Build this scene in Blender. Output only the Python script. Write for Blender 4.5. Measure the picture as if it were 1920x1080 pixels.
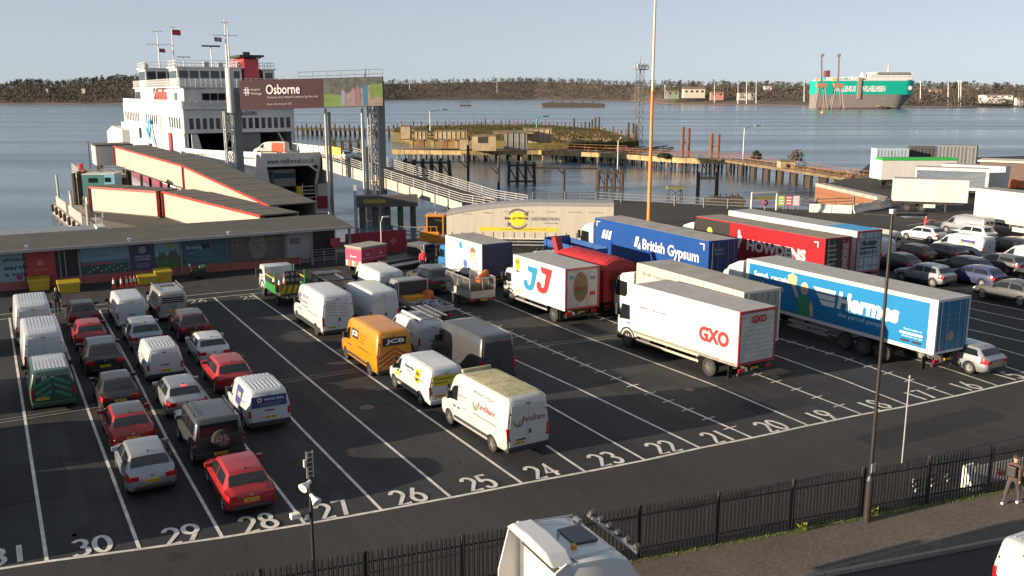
import bpy, bmesh, math, random
from mathutils import Vector, Matrix
random.seed(7)
for o in list(bpy.data.objects): bpy.data.objects.remove(o)
sc = bpy.context.scene
col = sc.collection
# ---------------------------------------------------------------- camera
F, PITCH, YAW, CH = 1750.0, .2066, .514, 14.04
cam_d = bpy.data.cameras.new('Camera'); cam = bpy.data.objects.new('Camera', cam_d); col.objects.link(cam)
cam.location = (0, 0, CH); cam.rotation_euler = (math.pi/2-PITCH, 0, -YAW)
cam_d.sensor_width = 36; cam_d.lens = F/1920*36; cam_d.clip_start = .3; cam_d.clip_end = 12000
sc.camera = cam
# ---------------------------------------------------------------- light
SUN_EL, SHADOW_AZ = math.radians(11.7), math.radians(95.0)
world = bpy.data.worlds.new('World'); sc.world = world; world.use_nodes = True
wn = world.node_tree.nodes; bg = wn['Background']
sky = wn.new('ShaderNodeTexSky'); sky.sky_type = 'NISHITA'; sky.sun_disc = False
sky.sun_elevation = SUN_EL; sky.sun_rotation = SHADOW_AZ+math.pi
sky.air_density = .55; sky.dust_density = .12; sky.ozone_density = 2.4; sky.altitude = 0
hz = wn.new('ShaderNodeHueSaturation'); hz.inputs['Saturation'].default_value = .45          # thin even haze over the whole sky
world.node_tree.links.new(sky.outputs[0], hz.inputs['Color']); veil = wn.new('ShaderNodeMix'); veil.data_type = 'RGBA'; veil.inputs[0].default_value = .5; veil.inputs[7].default_value = (4.15, 4.7, 5.3, 1)   # even high haze, the same in every direction
world.node_tree.links.new(hz.outputs[0], veil.inputs[6]); world.node_tree.links.new(veil.outputs[2], bg.inputs[0]); bg.inputs[1].default_value = .056
sl = bpy.data.lights.new('sun', 'SUN'); sl.energy = 5.0; sl.angle = math.radians(.53); sl.color = (1, .80, .57)
so = bpy.data.objects.new('sun', sl); col.objects.link(so)
sd = Vector((math.cos(SUN_EL)*math.sin(SHADOW_AZ), math.cos(SUN_EL)*math.cos(SHADOW_AZ), -math.sin(SUN_EL)))
so.rotation_euler = sd.to_track_quat('-Z', 'Y').to_euler(); so.location = (-60, 20, 60)
sc.view_settings.view_transform = 'Standard'; sc.view_settings.look = 'None'
sc.view_settings.exposure = 1.2; sc.view_settings.gamma = 1; sc.view_settings.use_curve_mapping = False
sc.render.engine = 'CYCLES'
# ---------------------------------------------------------------- measuring helpers
_r = Vector((math.cos(YAW), -math.sin(YAW), 0))
_f = Vector((math.sin(YAW)*math.cos(PITCH), math.cos(YAW)*math.cos(PITCH), -math.sin(PITCH)))
_u = _r.cross(_f)
def G(px, py, z=0.0):                      # where a sight line meets the level z
    d = _r*(px-960)-_u*(py-540)+_f*F
    return Vector((0, 0, CH))+d*((z-CH)/d.z)
def PD(px, py, dep):                       # point on a sight line at a given depth
    return Vector((0, 0, CH))+(_r*(px-960)-_u*(py-540)+_f*F)*(dep/F)
def ZH(base, py):                          # height of something standing at base whose top shows at row py
    b = Vector(base); b.z = 0
    k = (540-py)/F
    # solve for z: (p-c).u = k*(p-c).f
    q = b-Vector((0, 0, CH))
    return (k*q.dot(_f)-q.dot(_u))/(_u.z-k*_f.z)
# ---------------------------------------------------------------- materials
MATS = {}
def mat(name, c, rough=.55, metal=0, coat=0, var=.12, scale=3.0, bump=0, spec=.5, dirt=0, dirtc=(.12, .10, .08), stretch=(1, 1, 1), emit=0):
    if name in MATS: return MATS[name]
    m = bpy.data.materials.new(name); m.use_nodes = True; nt = m.node_tree; n = nt.nodes; L = nt.links.new
    b = n['Principled BSDF']
    b.inputs['Roughness'].default_value = rough; b.inputs['Metallic'].default_value = metal
    b.inputs['Coat Weight'].default_value = coat; b.inputs['Coat Roughness'].default_value = .08
    b.inputs['Specular IOR Level'].default_value = spec
    tc = n.new('ShaderNodeTexCoord'); mp = n.new('ShaderNodeMapping'); mp.inputs['Scale'].default_value = stretch
    L(tc.outputs['Object'], mp.inputs[0])
    nz = n.new('ShaderNodeTexNoise'); nz.inputs['Scale'].default_value = scale; nz.inputs['Detail'].default_value = 6; nz.inputs['Roughness'].default_value = .62
    L(mp.outputs[0], nz.inputs['Vector'])
    rp = n.new('ShaderNodeMapRange'); rp.inputs[1].default_value = .28; rp.inputs[2].default_value = .72; rp.inputs[3].default_value = 1-var; rp.inputs[4].default_value = 1+var
    L(nz.outputs[0], rp.inputs[0])
    hs = n.new('ShaderNodeHueSaturation'); hs.inputs['Color'].default_value = (*c, 1); L(rp.outputs[0], hs.inputs['Value'])
    out = hs.outputs[0]
    if dirt:
        n2 = n.new('ShaderNodeTexNoise'); n2.inputs['Scale'].default_value = scale*.6; n2.inputs['Detail'].default_value = 8; n2.inputs['Roughness'].default_value = .7
        L(mp.outputs[0], n2.inputs['Vector'])
        r2 = n.new('ShaderNodeMapRange'); r2.inputs[1].default_value = .42; r2.inputs[2].default_value = .75; r2.inputs[3].default_value = 0; r2.inputs[4].default_value = dirt
        L(n2.outputs[0], r2.inputs[0])
        mx = n.new('ShaderNodeMix'); mx.data_type = 'RGBA'; L(r2.outputs[0], mx.inputs[0]); L(out, mx.inputs[6]); mx.inputs[7].default_value = (*dirtc, 1)
        out = mx.outputs[2]
    L(out, b.inputs['Base Color'])
    if bump:
        bp = n.new('ShaderNodeBump'); bp.inputs['Strength'].default_value = bump; bp.inputs['Distance'].default_value = .02; L(nz.outputs[0], bp.inputs['Height']); L(bp.outputs[0], b.inputs['Normal'])
    if emit:
        b.inputs['Emission Color'].default_value = (*c, 1); b.inputs['Emission Strength'].default_value = emit
    MATS[name] = m
    return m
def paint(name, c, metal=0.0): return mat('paint_'+name, c, rough=.42, metal=metal, coat=.6, var=.04, scale=1.5, dirt=.22, dirtc=(c[0]*.55+.03, c[1]*.55+.028, c[2]*.55+.025))
def flat(c): return mat('print_%d_%d_%d' % tuple(int(k*255) for k in c), c, rough=.6, var=.05)
WHITE = paint('white', (.42, .445, .48)); BLACK = paint('black', (.012, .013, .015)); SILVER = paint('silver', (.26, .285, .32), .5)
REDP = paint('red', (.27, .005, .008)); GREY = paint('grey', (.16, .17, .18), .4); DGREY = paint('dark_grey', (.045, .05, .058), .3)
GLASS = mat('dark_glass', (.010, .013, .016), rough=.06, var=.2, spec=.8, scale=1)
RUBBER = mat('rubber', (.018, .018, .018), rough=.85, var=.25, scale=8)
TRIM = mat('black_plastic', (.022, .022, .023), rough=.6, var=.2)
ALLOY = mat('alloy', (.42, .42, .43), rough=.32, metal=.8, var=.1)
STEELW = mat('steel_wheel', (.10, .10, .10), rough=.5, metal=.4, var=.2)
REDL = mat('tail_lamp', (.35, .008, .01), rough=.15, coat=1, var=.2)
LAMPC = mat('clear_lamp', (.6, .6, .6), rough=.1, coat=1)
PLATEY = mat('plate_yellow', (.62, .42, .02), rough=.5, var=.1)
INK = mat('ink_black', (.012, .012, .014), rough=.6, var=.1)
GALV = mat('galvanised', (.34, .35, .36), rough=.5, metal=.5, var=.2, scale=2)
CHASSIS = mat('chassis', (.03, .03, .032), rough=.7, var=.3, dirt=.4)
CONC = mat('concrete', (.34, .32, .29), rough=.9, var=.22, scale=1.2, bump=.4, dirt=.5, dirtc=(.10, .09, .075))
WPAINT = mat('white_steel', (.5, .5, .49), rough=.45, var=.06, scale=.8, dirt=.2, dirtc=(.40, .36, .31))
RSTEEL = mat('rust_steel', (.22, .10, .055), rough=.85, var=.4, scale=2.5, bump=.5)
DTIMBER = mat('dark_timber', (.055, .045, .036), rough=.9, var=.45, scale=2, bump=.6, stretch=(3, 3, .4))
LTIMBER = mat('weathered_timber', (.26, .19, .115), rough=.9, var=.4, scale=1.5, bump=.5)
# ---------------------------------------------------------------- mesh helpers
class MB:
    def __init__(s): s.v = []; s.f = []
    def add(s, v, f):
        k = len(s.v); s.v += [tuple(p) for p in v]; s.f += [tuple(i+k for i in q) for q in f]; return s
    def box(s, x0, x1, y0, y1, z0, z1):
        if x0 > x1: x0, x1 = x1, x0
        if y0 > y1: y0, y1 = y1, y0
        if z0 > z1: z0, z1 = z1, z0
        return s.add([(x0, y0, z0), (x1, y0, z0), (x1, y1, z0), (x0, y1, z0), (x0, y0, z1), (x1, y0, z1), (x1, y1, z1), (x0, y1, z1)],
                     [(0, 3, 2, 1), (4, 5, 6, 7), (0, 1, 5, 4), (1, 2, 6, 5), (2, 3, 7, 6), (3, 0, 4, 7)])
    def cb(s, c, d): return s.box(c[0]-d[0]/2, c[0]+d[0]/2, c[1]-d[1]/2, c[1]+d[1]/2, c[2]-d[2]/2, c[2]+d[2]/2)
    def bar(s, a, b, w, h=None, up=(0, 0, 1)):       # rectangular beam from a to b
        a = Vector(a); b = Vector(b); h = h or w; d = (b-a).normalized(); x = d.cross(Vector(up))
        if x.length < 1e-4: x = d.cross(Vector((1, 0, 0)))
        x = x.normalized()*w/2; y = x.cross(d).normalized()*h/2
        v = [p+i*x+j*y for p in (a, b) for i, j in ((-1, -1), (1, -1), (1, 1), (-1, 1))]
        return s.add(v, [(0, 1, 2, 3), (7, 6, 5, 4), (0, 4, 5, 1), (1, 5, 6, 2), (2, 6, 7, 3), (3, 7, 4, 0)])
    def tube(s, a, b, r, r2=None, n=8):
        a = Vector(a); b = Vector(b); r2 = r if r2 is None else r2; d = (b-a).normalized(); x = d.orthogonal().normalized(); y = d.cross(x)
        v = [p+(x*math.cos(t)+y*math.sin(t))*q for p, q in ((a, r), (b, r2)) for t in [2*math.pi*i/n for i in range(n)]]
        return s.add(v, [(i, (i+1) % n, n+(i+1) % n, n+i) for i in range(n)]+[tuple(range(n))[::-1], tuple(range(n, 2*n))])
    def prism(s, poly, a, b, axis='x'):               # polygon (2D) pushed from a to b along an axis
        f = {'x': lambda p, t: (t, p[0], p[1]), 'y': lambda p, t: (p[0], t, p[1]), 'z': lambda p, t: (p[0], p[1], t)}[axis]
        n = len(poly); v = [f(p, t) for t in (a, b) for p in poly]
        return s.add(v, [(i, (i+1) % n, n+(i+1) % n, n+i) for i in range(n)]+[tuple(range(n))[::-1], tuple(range(n, 2*n))])
    def lathe(s, prof, c, axis='x', n=20):            # prof: (offset along axis, radius)
        v = []; m = len(prof)
        for i in range(n):
            t = 2*math.pi*i/n
            for o, r in prof:
                p = (o, r*math.cos(t), r*math.sin(t)) if axis == 'x' else ((r*math.cos(t), r*math.sin(t), o) if axis == 'z' else (r*math.cos(t), o, r*math.sin(t)))
                v.append((c[0]+p[0], c[1]+p[1], c[2]+p[2]))
        f = [(i*m+j, ((i+1) % n)*m+j, ((i+1) % n)*m+j+1, i*m+j+1) for i in range(n) for j in range(m-1)]
        return s.add(v, f)
    def quad(s, *p): return s.add(p, [tuple(range(len(p)))])
    def slab(s, pts, t):                              # flat polygon given thickness along its normal
        p = [Vector(q) for q in pts]; nrm = (p[1]-p[0]).cross(p[2]-p[0]).normalized()*t; n = len(p)
        return s.add(p+[q+nrm for q in p], [tuple(range(n))[::-1], tuple(range(n, 2*n))]+[(i, (i+1) % n, n+(i+1) % n, n+i) for i in range(n)])
    def mesh(s, name, smooth=None, bevel=0, fix=True, weld=False):
        me = bpy.data.meshes.new(name); me.from_pydata(s.v, [], s.f)
        if fix or bevel or weld:
            bm = bmesh.new(); bm.from_mesh(me)
            if weld: bmesh.ops.remove_doubles(bm, verts=bm.verts, dist=1e-4)
            if bevel: bmesh.ops.bevel(bm, geom=[e for e in bm.edges if len(e.link_faces) == 2 and e.calc_face_angle(0) > .5], offset=bevel, segments=2, profile=.6, affect='EDGES', clamp_overlap=True)
            bmesh.ops.recalc_face_normals(bm, faces=bm.faces); bm.to_mesh(me); bm.free()
        if smooth:
            me.shade_smooth(); me.set_sharp_from_angle(angle=math.radians(smooth))
        return me
    def build(s, name, m, parent=None, loc=None, rz=0, smooth=None, bevel=0, fix=True, weld=False, kind=None, label=None):
        o = obj(name, s.mesh(name, smooth, bevel, fix, weld), m, parent)
        if loc is not None: o.location = loc
        o.rotation_euler.z = rz
        if kind: o['kind'] = kind
        if label: o['label'] = label
        return o
def obj(name, me, m, parent=None):
    o = bpy.data.objects.new(name, me); col.objects.link(o)
    if m:
        if len(me.materials) == 0: me.materials.append(m)
        elif me.materials[0] is not m: o.material_slots[0].link = 'OBJECT'; o.material_slots[0].material = m
    if parent: o.parent = parent
    return o
def tag(o, label, cat, group=None):
    o['label'] = label; o['category'] = cat
    if group: o['group'] = group
    return o
def thing(name, label, cat, loc=(0, 0, 0), h=0, group=None):   # h: heading, clockwise from +Y
    o = bpy.data.objects.new(name, None); col.objects.link(o); o.empty_display_size = .3
    o.location = loc; o.rotation_euler.z = -h
    return tag(o, label, cat, group)
def struct(o): o['kind'] = 'structure'; return o
def stuff(o): o['kind'] = 'stuff'; return o
def copy_tree(o, parent=None):
    c = o.copy(); col.objects.link(c); c.parent = parent
    for ch in o.children: copy_tree(ch, c)
    return c
# ---------------------------------------------------------------- lettering
_tx = {}
def glyphs(s, bold=0.0, shear=0.0):
    k = (s, bold, shear)
    if k not in _tx:
        cu = bpy.data.curves.new('t', 'FONT'); cu.body = s; cu.offset = bold; cu.shear = shear; cu.resolution_u = 3; cu.fill_mode = 'FRONT'
        ob = bpy.data.objects.new('t', cu); me = bpy.data.meshes.new_from_object(ob)
        vs = [v.co.copy() for v in me.vertices]; fs = [tuple(p.vertices) for p in me.polygons]
        x0 = min(v.x for v in vs); x1 = max(v.x for v in vs); y0 = min(v.y for v in vs); y1 = max(v.y for v in vs)
        _tx[k] = ([((v.x-x0)/(x1-x0), (v.y-y0)/(y1-y0)) for v in vs], fs)
        bpy.data.objects.remove(ob); bpy.data.curves.remove(cu); bpy.data.meshes.remove(me)
    return _tx[k]
def letter(parent, s, m, fn, bold=0.012, shear=0.0, name='lettering', label=None):
    """fn(u,v): unit square -> local point on the surface that carries the print"""
    vs, fs = glyphs(s, bold, shear); b = MB(); b.add([fn(u, v) for u, v in vs], fs)
    return b.build(name, m, parent, fix=False, label=label)
def plane_fn(o, xd, yd):
    o = Vector(o); xd = Vector(xd); yd = Vector(yd)
    return lambda u, v: o+xd*u+yd*v
# ================================================================ VEHICLE LIBRARY
# stations: (t along length from the tail, underside, waist, top, width factor)
SHAPES = {
 'hatch': dict(L=4.2, W=1.78, tw=.70, wr=.31, ax=(.175, .80), st=[(0, .36, .80, .84, .86), (.02, .26, .88, .93, .93), (.055, .22, .94, .99, .97), (.10, .2, .96, 1.16, .99), (.165, .2, .97, 1.38, 1), (.20, .2, .97, 1.43, 1), (.42, .2, .96, 1.48, 1), (.56, .2, .95, 1.44, 1), (.62, .2, .95, 1.32, 1), (.735, .2, .94, .99, 1), (.80, .2, .88, .93, .99), (.92, .22, .76, .81, .95), (.975, .26, .64, .68, .86), (1, .34, .52, .54, .70)]),
 'suv': dict(L=4.45, W=1.86, tw=.72, wr=.36, ax=(.18, .80), st=[(0, .42, .92, .97, .88), (.02, .34, .98, 1.04, .94), (.05, .3, 1.04, 1.10, .98), (.085, .28, 1.07, 1.28, .99), (.135, .28, 1.07, 1.55, 1), (.17, .28, 1.07, 1.61, 1), (.42, .28, 1.06, 1.66, 1), (.56, .28, 1.05, 1.62, 1), (.62, .28, 1.04, 1.48, 1), (.73, .28, 1.03, 1.10, 1), (.80, .28, .98, 1.04, .99), (.93, .3, .88, .94, .95), (.98, .36, .72, .77, .86), (1, .44, .6, .62, .72)]),
 'estate': dict(L=4.7, W=1.82, tw=.70, wr=.32, ax=(.20, .80), st=[(0, .36, .84, .88, .86), (.02, .26, .9, .95, .93), (.045, .22, .95, 1.0, .97), (.09, .2, .97, 1.22, .99), (.13, .2, .97, 1.36, 1), (.17, .2, .97, 1.41, 1), (.40, .2, .96, 1.46, 1), (.55, .2, .95, 1.41, 1), (.60, .2, .94, 1.30, 1), (.70, .2, .93, .99, 1), (.78, .2, .88, .93, .99), (.92, .22, .76, .81, .95), (.975, .26, .64, .68, .86), (1, .34, .52, .54, .70)]),
 'coupe_suv': dict(L=4.65, W=1.9, tw=.70, wr=.36, ax=(.19, .80), st=[(0, .42, .94, .99, .88), (.02, .34, 1.0, 1.06, .94), (.06, .3, 1.05, 1.12, .98), (.14, .28, 1.05, 1.33, .99), (.24, .28, 1.05, 1.53, 1), (.42, .28, 1.04, 1.62, 1), (.55, .28, 1.03, 1.57, 1), (.61, .28, 1.03, 1.44, 1), (.72, .28, 1.02, 1.09, 1), (.80, .28, .97, 1.03, .99), (.93, .3, .86, .92, .95), (.98, .36, .72, .77, .86), (1, .44, .6, .62, .72)]),
 'offroad': dict(L=4.6, W=1.95, tw=.86, wr=.40, ax=(.17, .80), st=[(0, .55, 1.2, 1.80, .95), (.015, .45, 1.22, 1.90, .98), (.04, .4, 1.22, 1.95, 1), (.40, .4, 1.21, 1.97, 1), (.56, .4, 1.2, 1.94, 1), (.60, .4, 1.19, 1.80, 1), (.665, .4, 1.18, 1.25, 1), (.78, .4, 1.15, 1.20, 1), (.95, .42, 1.08, 1.13, .97), (.985, .5, .95, 1.0, .92), (1, .55, .8, .83, .85)]),
 'highvan': dict(L=5.7, W=2.04, tw=.86, wr=.35, ax=(.19, .83), st=[(0, .42, 1.25, 2.36, .95), (.008, .36, 1.27, 2.46, .97), (.025, .3, 1.28, 2.52, .99), (.10, .28, 1.28, 2.55, 1), (.66, .28, 1.28, 2.55, 1), (.74, .28, 1.26, 2.46, 1), (.78, .28, 1.25, 2.30, 1), (.87, .28, 1.20, 1.42, .99), (.90, .28, 1.15, 1.24, .98), (.96, .3, 1.0, 1.06, .95), (.985, .36, .82, .86, .88), (1, .42, .66, .68, .74)]),
 'midvan': dict(L=4.95, W=1.92, tw=.82, wr=.33, ax=(.19, .81), st=[(0, .40, 1.12, 1.78, .95), (.012, .32, 1.14, 1.87, .98), (.04, .26, 1.14, 1.92, 1), (.42, .25, 1.13, 1.95, 1), (.60, .25, 1.12, 1.93, 1), (.68, .25, 1.1, 1.84, 1), (.72, .25, 1.09, 1.70, 1), (.85, .25, 1.05, 1.12, .99), (.92, .27, .95, 1.0, .96), (.98, .34, .76, .80, .88), (1, .4, .62, .64, .74)]),
 'smallvan': dict(L=4.4, W=1.84, tw=.80, wr=.31, ax=(.185, .81), st=[(0, .38, 1.05, 1.68, .94), (.012, .3, 1.07, 1.76, .97), (.04, .24, 1.08, 1.81, 1), (.40, .23, 1.07, 1.84, 1), (.56, .23, 1.06, 1.80, 1), (.62, .23, 1.05, 1.70, 1), (.745, .23, 1.02, 1.10, 1), (.82, .24, .98, 1.04, .98), (.94, .27, .86, .9, .95), (.985, .34, .7, .73, .86), (1, .4, .58, .6, .74)]),
}
_sc = {}
def smooth_stations(sp, n=56):
    st = sp['st']; out = []
    for i in range(n+1):
        t = i/n; t = t*t*(3-2*t)*.35+t*.65
        for a, e in zip(st, st[1:]):
            if a[0] <= t <= e[0]+1e-9: k = (t-a[0])/(e[0]-a[0]); out.append([t]+[a[j]+(e[j]-a[j])*k for j in range(1, 5)]); break
    for _ in range(1):
        out = [out[0]]+[[out[i][0]]+[(out[i-1][j]+2*out[i][j]+out[i+1][j])/4 for j in range(1, 5)] for i in range(1, len(out)-1)]+[out[-1]]
    return out
class Shape:
    def __init__(s, kind, L=None, W=None, H=None):
        sp = SHAPES[kind]; s.kind = kind; s.L = L or sp['L']; s.W = W or sp['W']; s.tw = sp['tw']; s.wr = sp['wr']; s.ax = sp['ax']
        s.st = smooth_stations(sp); s.kz = 1.0
        if H: s.kz = H/max(q[3] for q in s.st)
        s.top = max(q[3] for q in s.st)*s.kz
        s.van = 'van' in kind or kind == 'offroad'
    def sta(s, t):
        st = s.st
        if t <= 0: return st[0]
        if t >= 1: return st[-1]
        lo, hi = 0, len(st)-1
        while hi-lo > 1:
            m = (lo+hi)//2
            if st[m][0] <= t: lo = m
            else: hi = m
        a, e = st[lo], st[hi]; k = (t-a[0])/(e[0]-a[0]); return [a[j]+(e[j]-a[j])*k for j in range(5)]
    def prof(s, t):
        _, zb, zw, zt, w = s.sta(t); zb, zw, zt = zb*s.kz, zw*s.kz, zt*s.kz
        hw = s.W/2*w; g = max(0, min(1, (zt-zw)/(.4 if not s.van else .5))); hr = hw*(.86+(s.tw-.86)*g); e = .03+.03*g
        return [(0, zb), (hw*.86, zb), (hw*.965, zb+.10), (hw, zb+.42*(zw-zb)), (hw*.995, zb+.72*(zw-zb)), (hw*(.955 if not s.van else .975), zw), (hr*1.0, zt-e*1.5), (hr*.93, zt-e*.45), (hr*.72, zt-.012), (0, zt)]
    def S(s, t, v, side=1):
        P = s.prof(t); i = min(int(v), len(P)-2); k = v-i; a, e = P[i], P[i+1]
        return Vector((side*(a[0]+(e[0]-a[0])*k), t*s.L, a[1]+(e[1]-a[1])*k))
    def N(s, t, v, side):
        d = 1e-3; a = s.S(min(t+d, 1), v, side)-s.S(max(t-d, 0), v, side); e = s.S(t, min(v+.02, 8.999), side)-s.S(t, max(v-.02, 0), side)
        n = a.cross(e).normalized(); c = Vector((0, t*s.L, .8)); p = s.S(t, v, side)
        if n.dot(p-c) < 0: n = -n
        return n
    def body(s):
        key = (s.kind, s.L, s.W, s.kz)
        if key in _sc: return _sc[key]
        me = _base[s.kind].copy(); sp = SHAPES[s.kind]
        me.transform(Matrix.Diagonal((s.W/sp['W'], s.L/sp['L'], s.kz, 1))); _sc[key] = me; return me
    def carve(s):
        b = MB(); ring = []
        for q in s.st:
            P = s.prof(q[0]); y = q[0]*s.L; ring.append([(x, y, z) for x, z in P]+[(-x, y, z) for x, z in P[-2:0:-1]])
        m = len(ring[0]); n = len(ring)
        b.add([p for r in ring for p in r], [(i*m+j, i*m+(j+1) % m, (i+1)*m+(j+1) % m, (i+1)*m+j) for i in range(n-1) for j in range(m)]+[tuple(range(m))[::-1], tuple(range((n-1)*m, n*m))])
        me = b.mesh('body')
        cut = MB()
        for a in s.ax:
            for sd_ in (-1, 1):
                cut.tube((sd_*(s.W/2-.30), a*s.L, s.wr), (sd_*(s.W/2+.3), a*s.L, s.wr), s.wr+.055, n=24)
        o = bpy.data.objects.new('tmp', me); c = bpy.data.objects.new('tmpc', cut.mesh('cut')); col.objects.link(o); col.objects.link(c)
        md = o.modifiers.new('b', 'BOOLEAN'); md.operation = 'DIFFERENCE'; md.object = c; md.solver = 'EXACT'
        return o, c
    def patch(s, b, t0, t1, v0, v1, side, off=.007, n=6, m=4, tt=None):
        """panel lying just over the body; tt(k) may bend the t limits with height k"""
        g = []
        for i in range(n+1):
            for j in range(m+1):
                v = v0+(v1-v0)*j/m; a, e = (t0, t1) if tt is None else tt(j/m)
                t = a+(e-a)*i/n; g.append(s.S(t, v, side)+s.N(t, v, side)*off)
        b.add(g, [(i*(m+1)+j, (i+1)*(m+1)+j, (i+1)*(m+1)+j+1, i*(m+1)+j+1) for i in range(n) for j in range(m)])
    def across(s, b, t0, t1, v0, off=.008, n=5):
        for sd_ in (-1, 1): s.patch(b, t0, t1, v0, 9, sd_, off, n, 5)
    def sx(s, t, z):
        P = s.prof(t)
        for i in range(2, len(P)-1):
            if P[i][1] <= z <= P[i+1][1]: k = (z-P[i][1])/(P[i+1][1]-P[i][1]+1e-6); return P[i][0]+(P[i+1][0]-P[i][0])*k
        return P[3][0]
    def sidefn(s, y0, z0, w, h, side=-1, off=.012):
        """print on the flank: reads from tail... left flank reads front (left) to tail (right)"""
        def fn(u, v):
            y = y0-u*w if side < 0 else y0+u*w; z = z0+v*h
            return Vector((side*(s.sx(y/s.L, z)+off), y, z))
        return fn
_base = {}
def carve_all():                                   # wheel arches of all body shapes in one go, in a scene of their own
    pr = [(k, *Shape(k).carve()) for k in SHAPES]
    dg = bpy.context.evaluated_depsgraph_get(); dg.update()
    for k, o, c in pr:
        nm = bpy.data.meshes.new_from_object(o.evaluated_get(dg)); nm.name = 'body'; nm.shade_smooth(); nm.set_sharp_from_angle(angle=math.radians(46)); nm.materials.clear(); _base[k] = nm
    for k, o, c in pr: bpy.data.objects.remove(o); bpy.data.objects.remove(c)
carve_all()
_wm = {}
def wheel(parent, x, y, r, w, rimm, side, spokes=5):
    k = (round(r, 3), round(w, 3), spokes)
    if k not in _wm:
        ty = MB().lathe([(-w/2, r*.62), (-w/2, r*.93), (-w/2+.03, r), (w/2-.03, r), (w/2, r*.93), (w/2, r*.62)], (0, 0, 0), 'x', 24).mesh('wheel', smooth=40)
        rm = MB().lathe([(w/2-.015, r*.66), (w/2-.012, r*.60), (w/2-.06, r*.55), (w/2-.07, 0)], (0, 0, 0), 'x', 24)
        for i in range(spokes):
            a = 2*math.pi*i/spokes; d = Vector((0, math.cos(a), math.sin(a))); rm.bar(Vector((w/2-.03, 0, 0))+d*.03, Vector((w/2-.022, 0, 0))+d*r*.6, r*.16, .03, up=(1, 0, 0))
        rm.lathe([(w/2-.01, 0), (w/2-.01, r*.16), (w/2-.05, r*.18)], (0, 0, 0), 'x', 12)
        _wm[k] = (ty, rm.mesh('rim'))
    o = obj('wheel', _wm[k][0], RUBBER, parent); o.location = (x, y, r); q = obj('rim', _wm[k][1], rimm, o)
    if side < 0: q.rotation_euler.z = math.pi
    return o
def numberplate(t, x, y, z, rear=True, w=.50):
    o = MB().box(x-w/2, x+w/2, y-.008, y+.03, z-.055, z+.055).build('number_plate', PLATEY, t)
    b = MB(); 
    for i in range(7): xx = x-w/2+.05+i*(w-.1)/6.4+(.02 if i > 3 else 0); b.box(xx, xx+.035, y-.011, y-.008, z-.035, z+.035)
    stuff(b.build('plate_characters', INK, o))
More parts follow.
